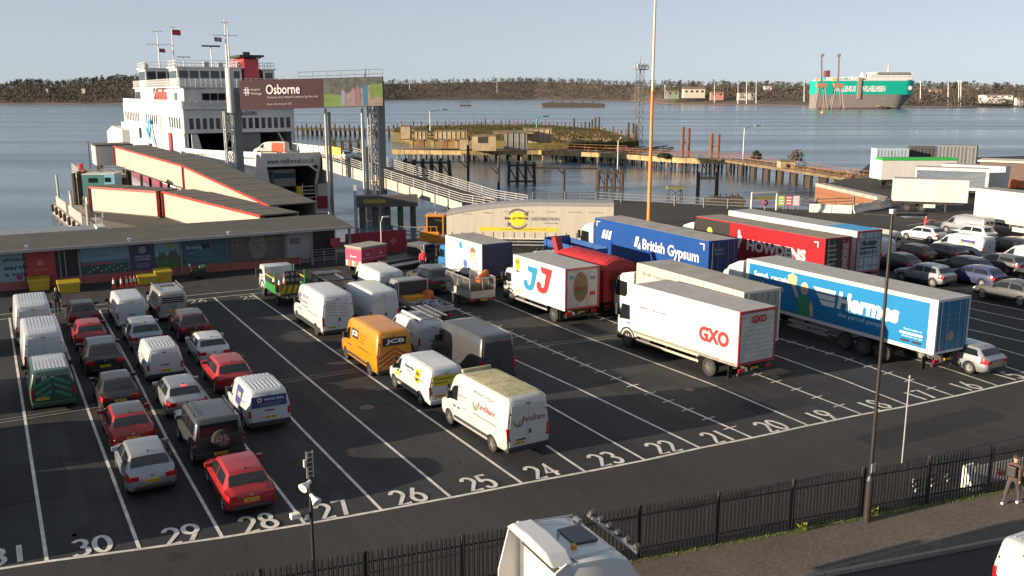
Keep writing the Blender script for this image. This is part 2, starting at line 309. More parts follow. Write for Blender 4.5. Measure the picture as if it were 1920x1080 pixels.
def vehicle(kind, label, cat, x, y, m, h=0.0, L=None, W=None, H=None, rims=ALLOY, name=None, group=None, roof=None, lights='mid', brake=False, plate=.62, rear_glass=True, side_glass=True, ribs=None, doors=True, pw=.50):
    s = Shape(kind, L, W, H)
    nm = name or {'hatch': 'hatchback_car', 'suv': 'crossover_car', 'estate': 'estate_car', 'coupe_suv': 'crossover_car', 'offroad': 'off_road_car', 'highvan': 'panel_van', 'midvan': 'panel_van', 'smallvan': 'small_van'}[kind]
    t = thing(nm, label, cat, (x, y, 0), h, group); t_ = t
    van = kind in ('highvan', 'midvan', 'smallvan')
    body = obj('body', s.body(), m, t)
    for a in s.ax:
        for sd_ in (-1, 1): wheel(t, sd_*(s.W/2-.125), a*s.L, s.wr, .21, rims, sd_)
    # glass
    if kind in ('hatch', 'suv', 'estate', 'coupe_suv'):
        ts = {'hatch': (.075, .150, .20, .40, .42, .645, .63, .725), 'suv': (.06, .125, .17, .38, .40, .64, .63, .72), 'estate': (.055, .115, .155, .37, .39, .62, .61, .695), 'coupe_suv': (.08, .22, .21, .385, .405, .63, .62, .715)}[kind]
        b = MB(); s.across(b, ts[0], ts[1], 6.5 if kind != 'suv' else 6.35); rw = b.build('rear_window', GLASS, t, fix=True, weld=True, smooth=30)
        b = MB(); s.across(b, ts[6], ts[7], 6.3); b.build('windscreen', GLASS, t, weld=True, smooth=30)
        for sd_ in (-1, 1):
            b = MB(); s.patch(b, 0, 0, 5.10, 5.86, sd_, .006, 6, 4, lambda k: (ts[2]-.045*(1-k), ts[3])); b.build('side_window', GLASS, t, weld=True)
            b = MB(); s.patch(b, 0, 0, 5.10, 5.86, sd_, .006, 8, 4, lambda k: (ts[4], ts[5]-.0+(.055*(1-k)) )); b.build('side_window', GLASS, t, weld=True)
            for tq in ((ts[3]+ts[4])/2, ts[5]+.045, ts[2]-.01):
                b = MB(); s.patch(b, tq-.0012, tq+.0012, 2.3, 5.0, sd_, .003, 1, 7); b.build('door_seam', TRIM, t)
            for tq in (ts[3]-.03, ts[5]-.06): p = s.S(tq, 4.6, sd_); MB().box(p.x-.01*sd_, p.x+.03*sd_, p.y-.09, p.y+.09, p.z-.015, p.z+.02).build('door_handle', m, t)
            b = MB(); s.patch(b, s.ax[0]+.10, s.ax[1]-.10, 1.6, 2.35, sd_, .008, 6, 3); b.build('sill_trim', TRIM, t, weld=True)
        # wiper and aerial
        MB().bar((.0, ts[0]*s.L-.02, s.sta(ts[0])[3]*s.kz+.03), (.32, (ts[0]*.6+ts[1]*.4)*s.L, (s.sta(ts[0])[3]*.6+s.sta(ts[1])[3]*.4)*s.kz+.035), .02).build('wiper', TRIM, rw)
        yf = (ts[1]+.035)*s.L; zf = s.S(yf/s.L, 9).z; MB().prism([(0, 0), (.18, 0), (.03, .075)], -.02, .02, 'x').build('aerial', TRIM, t, (0, yf, zf-.006))
        MB().box(-s.W*.36, s.W*.36, -.03, .25, s.sta(0)[1]*s.kz-.05, s.sta(0)[1]*s.kz+.09).build('rear_bumper', TRIM, t, bevel=.03)
        zl = s.prof(.03)[5][1]
        for sd_ in (-1, 1):
            b = MB(); s.patch(b, .0, .075, 3.7, 5.0, sd_, .012, 4, 3); o = b.build('tail_light', REDL, t, weld=True)
            hw = s.prof(0)[4][0]; MB().box(sd_*(hw-.30), sd_*(hw-.01), -.018, .03, zl-.24, zl-.06).build('lamp_lens', REDL, o, bevel=.015)
            b = MB(); s.patch(b, .93, .985, 4.1, 5.2, sd_, .01, 4, 3); b.build('headlight', LAMPC, t, weld=True)
        numberplate(t, 0, -.03, plate*s.kz if plate else .62, w=pw)
        zb_ = s.prof(0)[4][1]; MB().lathe([(0, 0), (0, .05), (.015, .05)], (0, -.012, zl-.10), 'y', 12).build('badge', ALLOY, t)
    elif van:
        c = {'highvan': (.70, .845), 'midvan': (.66, .82), 'smallvan': (.60, .72)}[kind]
        ws = {'highvan': (.785, .875), 'midvan': (.725, .835), 'smallvan': (.63, .735)}[kind]
        b = MB(); s.across(b, ws[0], ws[1], 6.35); b.build('windscreen', GLASS, t, weld=True, smooth=30)
        for sd_ in (-1, 1):
            b = MB(); hi = 5.62 if kind == 'highvan' else 5.84
            s.patch(b, 0, 0, 5.04, hi, sd_, .007, 6, 4, lambda k: (c[0], c[1]-(c[1]-ws[0]-.012)*k)); b.build('side_window', GLASS, t, weld=True)
            MB().box(sd_*(s.W/2-.01), sd_*(s.W/2+.02), .24*s.L, .74*s.L, .50, .62).build('rub_strip', TRIM, t, bevel=.008)
            for yy in (c[0]-.03, c[0]+.035):
                MB().box(sd_*(s.W/2-.02), sd_*(s.W/2+.022), yy*s.L-.09, yy*s.L+.09, 1.02*s.kz, 1.08*s.kz).build('door_handle', TRIM, t, bevel=.008)
            # door shut lines, sliding rail
            for yy in (c[0]-.012, c[0]-.25 if kind != 'smallvan' else c[0]-.2):
                b = MB(); s.patch(b, yy-.001, yy+.001, 2.4, 5.9, sd_, .004, 1, 10); b.build('door_seam', TRIM, t)
            MB().box(sd_*(s.sx(.35, 1.2*s.kz)-.005), sd_*(s.sx(.35, 1.2*s.kz)+.012), .12*s.L, (c[0]-.25)*s.L, 1.19*s.kz, 1.215*s.kz).build('slide_rail', TRIM, t)
            b = MB(); s.patch(b, .935, .985, 4.1, 5.2, sd_, .01, 4, 3); b.build('headlight', LAMPC, t, weld=True)
        # rear doors
        P = s.prof(0); hw = P[5][0]; zt = P[6][1]
        if doors:
            for sd_ in (-1, 1):
                top = s.W/2*s.tw*.93; d = MB().prism([(sd_*.008, .50), (sd_*(hw-.10), .50), (sd_*(hw-.10), 1.2*s.kz), (sd_*(top-.07), zt-.05), (sd_*.008, zt-.05)], -.022, .02, 'y').build('rear_door', m, t, bevel=.012)
                if rear_glass: MB().prism([(sd_*.10, P[5][1]+.02), (sd_*(hw-.19), P[5][1]+.02), (sd_*(top-.14), zt-.14), (sd_*.10, zt-.14)], -.030, -.018, 'y').build('rear_window', GLASS, d)
                MB().box(sd_*(hw-.14), sd_*(hw-.09), -.035, .0, .8, .86).build('hinge', TRIM, d); MB().box(sd_*(hw-.16), sd_*(hw-.11), -.035, .0, zt-.4, zt-.34).build('hinge', TRIM, d)
            MB().box(.03, .13, -.045, -.02, .98*s.kz, 1.16*s.kz).build('door_handle', TRIM, t, bevel=.01)
        else:
            d = MB().prism([(-hw+.12, .50), (hw-.12, .50), (hw-.12, 1.1*s.kz), (s.W/2*s.tw*.86, zt-.05), (-s.W/2*s.tw*.86, zt-.05), (-hw+.12, 1.1*s.kz)], -.022, .02, 'y').build('tailgate', m, t, bevel=.014)
            if rear_glass: MB().prism([(-hw+.2, P[5][1]+.04), (hw-.2, P[5][1]+.04), (s.W/2*s.tw*.78, zt-.13), (-s.W/2*s.tw*.78, zt-.13)], -.032, -.018, 'y').build('rear_window', GLASS, d)
            MB().box(-.2, .2, -.04, -.02, .92*s.kz, .97*s.kz).build('door_handle', TRIM, t, bevel=.01)
        lo, hi = {'highvan': (.75, 1.28), 'midvan': (.72, 1.10), 'smallvan': (.70, 1.02)}[kind]
        for sd_ in (-1, 1): MB().box(sd_*(hw-.085), sd_*(hw+.022), -.028, .10, lo, hi).build('tail_light', REDL, t, bevel=.02)
        MB().box(-hw-.01, hw+.01, -.09, .22, .30, .50).build('rear_bumper', TRIM if rims is not ALLOY or kind != 'midvan' else m, t, bevel=.03)
        MB().box(-.10, .10, -.04, .02, zt-.035, zt+.0).build('brake_lamp', REDL, t)
        numberplate(t, -.42 if doors else 0, -.035, .66*s.kz)
        nr = ribs if ribs is not None else (9 if kind != 'smallvan' else 8)
        for i in range(nr):                                   # pressed roof ribs
            x0 = -.62*s.W/2+1.24*s.W/2*i/(nr-1) if nr > 1 else 0
            rp = lambda t_: Vector((x0, t_*s.L, s.S(t_, 8+max(0, 1-abs(x0)/(s.W/2*s.tw*.72))).z-.004)); tm_ = (c[0]-.05)*.5+.03
            for ta, tb in ((.06, tm_-.012), (tm_+.012, c[0]-.06)): MB().bar(rp(ta), rp(tb), .045, .034).build('roof_rib', roof or m, t)
    elif kind == 'offroad':
        b = MB(); s.across(b, .605, .66, 6.3); b.build('windscreen', GLASS, t, weld=True)
        for sd_ in (-1, 1):
            for a, e in ((.05, .2), (.22, .38), (.40, .585)):
                b = MB(); s.patch(b, a, e, 5.12, 5.85, sd_, .006, 4, 3); b.build('side_window', GLASS, t, weld=True)
            for zz in (.95, 1.14): MB().box(sd_*(s.W/2-.09), sd_*(s.W/2-.02), -.02, .03, zz-.06, zz+.06).build('tail_light', REDL, t, bevel=.01)
            b = MB(); b.bar((sd_*.75, .15*s.L, s.top+.04), (sd_*.75, .55*s.L, s.top+.04), .04); [b.bar((sd_*.75, k*s.L, s.top-.03), (sd_*.75, k*s.L, s.top+.04), .05) for k in (.16, .54)]; b.build('roof_rail', TRIM, t)
        MB().box(-.72, .72, -.02, .02, 1.28, 1.78).build('rear_window', GLASS, t, bevel=.02); MB().box(-s.W/2+.02, s.W/2-.02, -.12, .2, .42, .66).build('rear_bumper', TRIM, t, bevel=.04)
        sp_ = MB().lathe([(-.22, .0), (-.22, .25), (-.2, .36), (-.16, .4), (-.03, .4), (0, .36), (0, 0)], (.08, -.02, 1.12), 'y', 28).build('spare_wheel', RUBBER, t, smooth=40)
        b = MB().lathe([(-.225, .04), (-.225, .24), (-.205, .26)], (.08, -.02, 1.12), 'y', 24)
        b.build('spare_rim', STEELW, sp_)
        b = MB(); [b.bar(Vector((.08, -.252, 1.12)), Vector((.08+.23*math.cos(a), -.252, 1.12+.23*math.sin(a))), .06, .02, up=(0, 1, 0)) for a in [i*math.pi/3 for i in range(6)]]; b.build('spare_spokes', ALLOY, sp_)
        numberplate(t, .0, -.125, .58)
    for sd_ in (-1, 1):                                    # mirrors
        tm = {'highvan': .80, 'midvan': .745, 'smallvan': .65, 'offroad': .60}.get(kind, .635); p = s.S(tm, 5.1, sd_)
        MB().box(p.x-.02*sd_, p.x+sd_*.21, p.y-.07, p.y+.09, p.z-.02, p.z+(.14 if not van else (.30 if kind == 'highvan' else .2))).build('mirror', TRIM if van else m, t, bevel=.03)
    if roof and not van:
        b = MB(); s.across(b, {'hatch': .19, 'suv': .16, 'estate': .16, 'coupe_suv': .24, 'offroad': .03}[kind], .56, 7.0, .005, 10); b.build('roof_panel', roof, t, weld=True, smooth=30)
    return t, s
# ================================================================ GROUND
def ground_mat(name, c, patch, fine=.25, streak=0.0, rough=.85, pscale=.12):
    m = bpy.data.materials.new(name); m.use_nodes = True; nt = m.node_tree; n = nt.nodes; L = nt.links.new; b = n['Principled BSDF']
    tc = n.new('ShaderNodeTexCoord')
    def noise(scale, st=(1, 1, 1), det=5):
        mp = n.new('ShaderNodeMapping'); mp.inputs['Scale'].default_value = st; L(tc.outputs['Object'], mp.inputs[0])
        z = n.new('ShaderNodeTexNoise'); z.inputs['Scale'].default_value = scale; z.inputs['Detail'].default_value = det; z.inputs['Roughness'].default_value = .6; L(mp.outputs[0], z.inputs['Vector']); return z.outputs[0]
    def rng(s, a, b_, lo=.3, hi=.7):
        r = n.new('ShaderNodeMapRange'); r.inputs[1].default_value = lo; r.inputs[2].default_value = hi; r.inputs[3].default_value = a; r.inputs[4].default_value = b_; L(s, r.inputs[0]); return r.outputs[0]
    def mul(a, b_):
        r = n.new('ShaderNodeMath'); r.operation = 'MULTIPLY'; L(a, r.inputs[0]); L(b_, r.inputs[1]); return r.outputs[0]
    big = rng(noise(pscale, det=6), 1-patch, 1+patch); fi = rng(noise(9.0), 1-fine, 1+fine); mid = rng(noise(.9, (1, .35, 1)), .9, 1.1)
    val = mul(mul(big, fi), mid)
    if streak: val = mul(val, rng(noise(.8, (1.6, .05, 1)), 1-streak, 1+streak*.6))
    vo = n.new('ShaderNodeTexVoronoi'); vo.feature = 'F1'; vo.inputs['Scale'].default_value = .33; L(tc.outputs['Object'], vo.inputs['Vector'])
    spot = rng(vo.outputs['Distance'], .55, 1.0, .02, .16); val = mul(val, spot)
    hs = n.new('ShaderNodeHueSaturation'); hs.inputs['Color'].default_value = (*c, 1); L(val, hs.inputs['Value']); L(hs.outputs[0], b.inputs['Base Color'])
    b.inputs['Roughness'].default_value = rough; b.inputs['Specular IOR Level'].default_value = .3
    bp = n.new('ShaderNodeBump'); bp.inputs['Strength'].default_value = .5; bp.inputs['Distance'].default_value = .01; L(noise(30.0), bp.inputs['Height']); L(bp.outputs[0], b.inputs['Normal'])
    return m
ASPH = ground_mat('asphalt', (.031, .032, .0355), .30, streak=.30)
ROAD = ground_mat('road_asphalt', (.037, .0350, .0355), .20, streak=.18)
BROAD = ground_mat('street_asphalt', (.04, .04, .04), .15)
PAVE = ground_mat('pavement_asphalt', (.105, .088, .074), .20, fine=.3)
LINE = mat('road_paint', (.60, .58, .55), rough=.8, var=.25, scale=2.2, dirt=.7, dirtc=(.20, .19, .185))
LINE2 = mat('worn_road_paint', (.46, .45, .43), rough=.8, var=.3, scale=1.4, dirt=.75, dirtc=(.10, .10, .10))
def pt(p, z=0): return (p[0], p[1], z)
edge = [(-130, -70), (300, -70), (300, 130)]
for p in [(1920, 292), (1640, 300), (1600, 330), (1546, 346), (1662, 371), (1668, 386), (1530, 394), (1400, 388), (1290, 381), (1110, 373), (1000, 377), (955, 373), (880, 384), (838, 405), (800, 446), (700, 452)]:
    g = G(*p); edge.append((g.x, g.y))
edge += [(26, 86.5), (-130, 86.5)]
b = MB(); n = len(edge)
b.add([(x, y, z) for z in (-7, -.012) for x, y in edge], [tuple(range(n, 2*n))]+[(i, (i+1) % n, n+(i+1) % n, n+i) for i in range(n)])
struct(b.build('quay', ground_mat('quay_tarmac', (.040, .036, .034), .25), fix=False))
# street side, a step lower: pavement and kerb stand above it
FA, FB = G(1190, 1050, .13).xy, G(1911, 914, .13).xy; FD = (FB-FA).normalized()
def fl(x, off=0.0):                                   # point of the fence line at X (shifted sideways)
    t = (x-FA.x)/FD.x; p = FA+FD*t; return Vector((p.x+off*-FD.y*-1*0, p.y+off))
carp = MB().add([(-130, fl(-130).y+.25, -.004), (130, fl(130).y+.25, -.004), (130, 67.3, -.004), (-130, 67.3, -.004)], [(0, 1, 2, 3)]).build('car_park', ASPH, fix=False); struct(carp)
# service road strip in front of the lanes
FRONT = {31: (-80, 1079), 30: (88, 1053), 29: (262, 1030), 28: (417, 1008), 27: (572, 983), 26: (716, 957), 25: (846, 933), 24: (980, 907), 23: (1098, 885), 22: (1210, 863), 21: (1313, 840), 20: (1411, 821), 19: (1516, 798), 18: (1617, 777), 17: (1705, 761), 16: (1790, 743), 15: (1873, 724), 14: (1960, 704)}
fp = [G(*FRONT[k]) for k in sorted(FRONT, reverse=True)]
fp = [Vector((-60, 31.5, 0))]+fp+[Vector((130, 24.5, 0))]
b = MB(); b.add([(p.x, p.y-.02, 0.0) for p in fp]+[(p.x, fl(p.x).y+.27, 0.0) for p in fp], [(i, len(fp)+i, len(fp)+i+1, i+1) for i in range(len(fp)-1)])
struct(b.build('service_road', ROAD, fix=False))
b = MB(); b.add([(-130, 67.32, .0), (60, 67.32, .0), (60, 75.5, .0), (-130, 75.5, .0)], [(0, 1, 2, 3)])
struct(b.build('terminal_forecourt', ROAD, fix=False))
KA, KB = G(1560, 1075, .0), G(1900, 1010, .0); KD = (KB-KA).normalized()
_k18, _k30 = KA+KD*((18-KA.x)/KD.x), KA+KD*((30-KA.x)/KD.x)
def kx(x):                                            # kerb line, parallel to the fence outside the stretch in view
    if x < 18: return Vector((x, _k18.y-(x-18)*.17, 0))
    if x > 30: return Vector((x, _k30.y-(x-30)*.17, 0))
    return KA+KD*((x-KA.x)/KD.x)
KX = [-60, 18, 30, 90]
b = MB(); b.add([pt(kx(x), .03) for x in KX]+[pt(fl(x)+Vector((0, .2)), .03) for x in KX], [(i, i+1, 5+i, 4+i) for i in range(3)])
pavement = struct(b.build('pavement', PAVE, fix=False))
nk = 64                                                   # kerb stones
KERBM = mat('kerb_stone', (.20, .185, .165), rough=.9, var=.25, scale=1.5, bump=.3)
ks = MB().box(0, 0.90, -.14, 0, -.16, .036).mesh('kerb_stone', bevel=.012); 
for i in range(nk):
    p = kx(6+i*.907); q = kx(6.1+i*.907)-p; o = obj('kerb_stone', ks, KERBM, pavement); o.location = (p.x, p.y, 0); o.rotation_euler.z = math.atan2(q.y, q.x)+random.uniform(-.003, .003)
b = MB(); b.add([pt(kx(x)-Vector((0, .1, 0)), 0) for x in KX]+[(x, -60, 0) for x in KX], [(i, 4+i, 5+i, i+1) for i in range(3)])
street = struct(b.build('street', BROAD, fix=False)); 
for o in (pavement,): o.location.z = .10
# ---------------------------------------------------------------- painted lanes
def ribbon(b, pts, w, z=.006):
    P = [Vector((p[0], p[1])) for p in pts]
    for i in range(len(P)-1):
        d = (P[i+1]-P[i]).normalized(); s = Vector((d.y, -d.x))*w/2
        b.add([pt(P[i]-s, z), pt(P[i]+s, z), pt(P[i+1]+s, z), pt(P[i+1]-s, z)], [(0, 1, 2, 3)])
LN = {30: [(88, 1053), (48, 792), (17.5, 596)], 29: [(262, 1030), (181, 813), (127, 663)], 28: [(417, 1008), (309, 815), (254, 704)], 27: [(572, 983), (456.6, 831.6)],
      26: [(716, 957), (563.5, 802), (544, 781)], 25: [(846, 933), (560, 695), (401, 558)], 24: [(980, 907), (560, 612), (472, 551)], 23: [(1098, 885), (1056, 857), (1010, 825)],
      22: [(1210, 863), (1080, 790), (1025, 758.6)], 21: [(1313, 840), (1080, 726.7), (969.5, 676.7)], 20: [(1411, 821), (1080, 676.7), (811, 560)],
      19: [(1516, 798), (1333, 720), (1080, 625), (936, 565.6)], 18: [(1617, 777), (1422, 703)], 17: [(1705, 761), (1580, 712), (1467, 671)], 16: [(1790, 743), (1578.5, 669.6), (1467, 636.6)],
      15: [(1873, 724), (1774, 691)], 14: [(1960, 712), (1888, 688)], 13: [(2000, 690), (1888, 658)], 12: [(1985, 656), (1823, 619)], 11: [(2000, 641), (1825, 597)], 10: [(2000, 617), (1825, 580)], 9: [(2000, 598), (1825, 564)]}
LW = {}
for k, pp in LN.items():
    W = [G(*p) for p in pp]; d = (W[-1]-W[-2]).normalized()
    if k not in (25, 24):
        d = (d+Vector((0, 3, 0))).normalized()
        if W[-1].y < 65: W.append(W[-1]+d*((65.6-W[-1].y)/d.y))
    LW[k] = W
    b = MB(); ribbon(b, W, .115); b.build('lane_line', LINE, carp, fix=False)
b = MB(); ribbon(b, fp[1:], .14, .008); b.build('stop_line', LINE, carp, fix=False)
bl = [G(0, 600), G(401, 558), G(472, 551), G(560, 542), G(640, 533)]; bl[0] = Vector((-20, bl[1].y, 0))
b = MB(); ribbon(b, bl, .1, .008); b.build('back_line', LINE, carp, fix=False)
b = MB(); ribbon(b, [p+Vector((0, 1.5, 0)) for p in bl], .12, .008); b.build('edge_line', LINE2, carp, fix=False)
for k in (20, 18, 16):                                   # cross ticks
    W = LW[k]; acc = 0.0; nxt = 1.35
    for i in range(len(W)-1):
        seg = (W[i+1]-W[i]).length; d = (W[i+1]-W[i]).normalized()
        while nxt < acc+seg and nxt < 40:
            p = W[i]+d*(nxt-acc); b = MB(); ribbon(b, [p-Vector((.38, .03, 0)), p+Vector((.38, .03, 0))], .07, .010); b.build('tick_mark', LINE, carp, fix=False); nxt += 1.36
        acc += seg
# stroke numerals
def arc(cx, cy, rx, ry, a0, a1, n=12): return [(cx+rx*math.cos(math.radians(a0+(a1-a0)*i/n)), cy+ry*math.sin(math.radians(a0+(a1-a0)*i/n))) for i in range(n+1)]
DG = {'0': [arc(.5, .5, .42, .46, 0, 360, 24)], '1': [[(.5, .02), (.5, .98)]], '2': [arc(.5, .70, .38, .26, 165, -30, 12)+[(.12, .04), (.92, .04)]],
      '3': [arc(.46, .74, .36, .22, 150, -75, 10)+arc(.46, .28, .42, .25, 80, -150, 12)], '4': [[(.62, .02), (.62, .98), (.06, .30), (.95, .30)]],
      '5': [[(.86, .96), (.24, .96), (.16, .56)]+arc(.47, .32, .40, .29, 135, -150, 14)], '6': [[(.70, .97), (.14, .40)]+arc(.5, .30, .40, .27, 160, 520, 22)],
      '7': [[(.08, .96), (.90, .96), (.40, .02)]], '8': [arc(.5, .74, .32, .22, 0, 360, 18), arc(.5, .27, .41, .25, 0, 360, 20)], '9': [[(.30, .03), (.86, .60)]+arc(.5, .70, .40, .27, -20, 340, 22)]}
def numeral(s, c, w, h, xd, m, lw=.15, z=.007):
    b = MB(); n = len(s); dw = w/n
    for i, ch in enumerate(s):
        for npl, pl in enumerate(DG[ch]):
            P = [Vector((c.x, c.y))+Vector((xd.x, xd.y))*(-w/2+dw*(i+.06+.86*x))+Vector((-xd.y*.0, 1))*(-h/2+h*y) for x, y in pl]
            L_, R_ = [], []
            for j, p in enumerate(P):
                a = P[max(j-1, 0)]; e = P[min(j+1, len(P)-1)]; d = (e-a).normalized(); sdv = Vector((d.y, -d.x))*lw/2; zz = z+.0004*j+.012*npl; L_.append(pt(p-sdv, zz)); R_.append(pt(p+sdv, zz))
            k = len(P); b.add(L_+R_, [(q, k+q, k+q+1, q+1) for q in range(k-1)])
    return b.build('lane_number', m, carp, fix=False, label='painted lane number '+s)
for k, p in {31: (16, 1044), 30: (173, 1026), 29: (342, 1004), 28: (486, 982), 27: (627, 957), 26: (767, 932), 25: (900, 907), 24: (1019, 885), 23: (1138, 862), 22: (1246, 840), 21: (1349, 820), 20: (1449, 800), 19: (1543, 781), 18: (1641, 761), 17: (1728, 742), 16: (1813, 725), 15: (1895, 706)}.items():
    numeral(str(k), G(*p)+Vector((0, .10, 0)), 1.24, 1.26, Vector((1, -.06, 0)).normalized(), LINE, .16)
for k, p in {26: (370, 565), 25: (467, 558), 27: (300, 572)}.items(): numeral(str(k), G(*p), 1.25, 1.2, Vector((1, 0, 0)), LINE2, .12)
# channel drain crossing the lanes
b = MB(); ribbon(b, [Vector((-30, G(0, 793).y+.3, 0))]+[G(*p) for p in [(0, 793), (180, 764), (540, 716), (700, 692), (900, 662), (1145, 634), (1300, 612)]], .12, .004); b.build('channel_drain', mat('drain', (.15, .145, .14), rough=.9, var=.3), carp, fix=False)
b = MB(); ribbon(b, [G(*p)+Vector((0, .42, 0)) for p in [(0, 793), (180, 764), (540, 716), (700, 692), (900, 662), (1145, 634), (1300, 612)]], .10, .004); b.build('channel_drain', MATS['drain'], carp, fix=False)
for p, r in (((688, 764), .33), ((1292, 731), .25)):
    g = G(*p); MB().lathe([(0, 0), (0, r), (.012, r), (.012, 0)], (g.x, g.y, .0), 'z', 20).build('manhole_cover', mat('iron', (.10, .08, .075), rough=.7, var=.3), carp)
# repair patches, oil drips and tyre marks
PATCH = [ground_mat('patch_dark', (.020, .021, .024), .2), ground_mat('patch_pale', (.036, .034, .034), .25)]
for i, (p, w, h) in enumerate([((1190, 716), 3.4, 2.2), ((640, 760), 2.2, 5), ((450, 640), 2.6, 3), ((1010, 985), 6, 1.6), ((1450, 760), 3, 1.4), ((300, 1050), 5, 1.2), ((1750, 800), 8, 1.5), ((800, 640), 1.2, 6), ((60, 900), 2.2, 4)]):
    g = G(*p); b = MB(); b.add([(g.x-w/2, g.y-h/2, .0035), (g.x+w/2, g.y-h/2-.1, .0035), (g.x+w/2+.05, g.y+h/2, .0035), (g.x-w/2, g.y+h/2+.06, .0035)], [(0, 1, 2, 3)]); b.build('asphalt_patch', PATCH[i % 2], carp, fix=False)
b = MB(); ro = random.Random(5)
for i in range(330):
    x = .5+2.62*ro.randrange(0, 18)+1.35+ro.gauss(0, .35); y = ro.uniform(29, 64); r = ro.uniform(.03, .22)*(1 if ro.random() < .8 else 1.8); k = ro.uniform(.5, 1.6)
    b.add([(x+r*math.cos(a)*ro.uniform(.7, 1.2), y+r*k*math.sin(a)*ro.uniform(.7, 1.2), .0048) for a in [j*.7 for j in range(9)]], [tuple(range(9))])
o = b.build('oil_drips', mat('oil', (.017, .017, .018), rough=.9, var=.3), carp, fix=False); o['kind'] = 'stuff'
# worn markings on the far right of the yard
for a, e in [((1745, 352), (1760, 352)), ((1700, 423), (1745, 416)), ((1790, 412), (1850, 420)), ((1752, 418), (1800, 412)), ((1690, 402), (1815, 425)), ((1770, 413), (1818, 412)), ((1560, 395), (1670, 405))]:
    b = MB(); ribbon(b, [G(*a), G(*e)], .12, .006); b.build('road_marking', LINE, carp, fix=False)
# ================================================================ WATER
m = bpy.data.materials.new('water'); m.use_nodes = True; nt = m.node_tree; n = nt.nodes; L = nt.links.new; bs = n['Principled BSDF']
bs.inputs['Base Color'].default_value = (.09, .14, .19, 1); bs.inputs['Roughness'].default_value = .16; bs.inputs['IOR'].default_value = 1.33
tc = n.new('ShaderNodeTexCoord'); mp = n.new('ShaderNodeMapping'); mp.inputs['Rotation'].default_value = (0, 0, YAW); L(tc.outputs['Object'], mp.inputs[0])
hs = []
for s, st, w in ((.9, (.5, 1.4, 1), .5), (.16, (.35, 1.2, 1), 1.0), (.03, (.25, 1.5, 1), .8)):
    m2 = n.new('ShaderNodeMapping'); m2.inputs['Scale'].default_value = st; L(mp.outputs[0], m2.inputs[0])
    z = n.new('ShaderNodeTexNoise'); z.inputs['Scale'].default_value = s; z.inputs['Detail'].default_value = 4; L(m2.outputs[0], z.inputs['Vector'])
    k = n.new('ShaderNodeMath'); k.operation = 'MULTIPLY'; k.inputs[1].default_value = w; L(z.outputs[0], k.inputs[0]); hs.append(k.outputs[0])
a1 = n.new('ShaderNodeMath'); L(hs[0], a1.inputs[0]); L(hs[1], a1.inputs[1]); a2 = n.new('ShaderNodeMath'); L(a1.outputs[0], a2.inputs[0]); L(hs[2], a2.inputs[1])
bp = n.new('ShaderNodeBump'); bp.inputs['Strength'].default_value = .5; bp.inputs['Distance'].default_value = .30; L(a2.outputs[0], bp.inputs['Height']); L(bp.outputs[0], bs.inputs['Normal'])
# calmer streaks
m3 = n.new('ShaderNodeMapping'); m3.inputs['Scale'].default_value = (.12, 1.6, 1); L(mp.outputs[0], m3.inputs[0]); z = n.new('ShaderNodeTexNoise'); z.inputs['Scale'].default_value = .018; z.inputs['Detail'].default_value = 7; L(m3.outputs[0], z.inputs['Vector'])
r = n.new('ShaderNodeMapRange'); r.inputs[1].default_value = .40; r.inputs[2].default_value = .62; r.inputs[3].default_value = .12; r.inputs[4].default_value = .30; L(z.outputs[0], r.inputs[0]); L(r.outputs[0], bs.inputs['Roughness'])
SEA = -2.8
b = MB(); b.add([(-6000, -400, SEA), (9000, -400, SEA), (9000, 9000, SEA), (-6000, 9000, SEA)], [(0, 1, 2, 3)]); struct(b.build('water', m, fix=False))
# ================================================================ TERMINAL BUILDING
def onY(px, py, Y):
    d = _r*(px-960)-_u*(py-540)+_f*F; t = Y/d.y; return Vector((0, 0, CH))+d*t
WY = 75.6
bt = thing('terminal_building', 'long low flat-roofed terminal building covered with advertising posters', 'building', (0, WY, 0))
WALLM = mat('terminal_wall', (.16, .165, .18), rough=.8, var=.1); PLINTH = mat('red_plinth', (.30, .095, .08), rough=.8, var=.2, dirt=.4)
FELT = mat('roof_felt', (.068, .066, .062), rough=.9, var=.25, scale=.5, dirt=.5, dirtc=(.05, .05, .05)); FASC = mat('fascia', (.30, .29, .28), rough=.5, var=.1)
XR = onY(660, 415, WY-1).x
MB().box(-45, XR-3.5, .02, 4.4, .0, 2.9).build('wall', WALLM, bt)
MB().box(-45, XR-4.2, -.16, .02, 0, .62).build('plinth', PLINTH, bt)
b = MB(); b.prism([(-1.3, 2.86), (4.6, 3.25), (4.6, 3.42), (-1.3, 3.03)], -45, XR, 'x'); rf = b.build('roof', FELT, bt)
MB().box(-45, XR+.02, -1.42, -1.31, 2.86, 2.96).build('gutter', FASC, rf); MB().box(-45, XR+.02, -1.36, -1.302, 2.99, 3.07).build('fascia_board', mat('fascia_pale', (.42, .41, .40), rough=.5), rf)
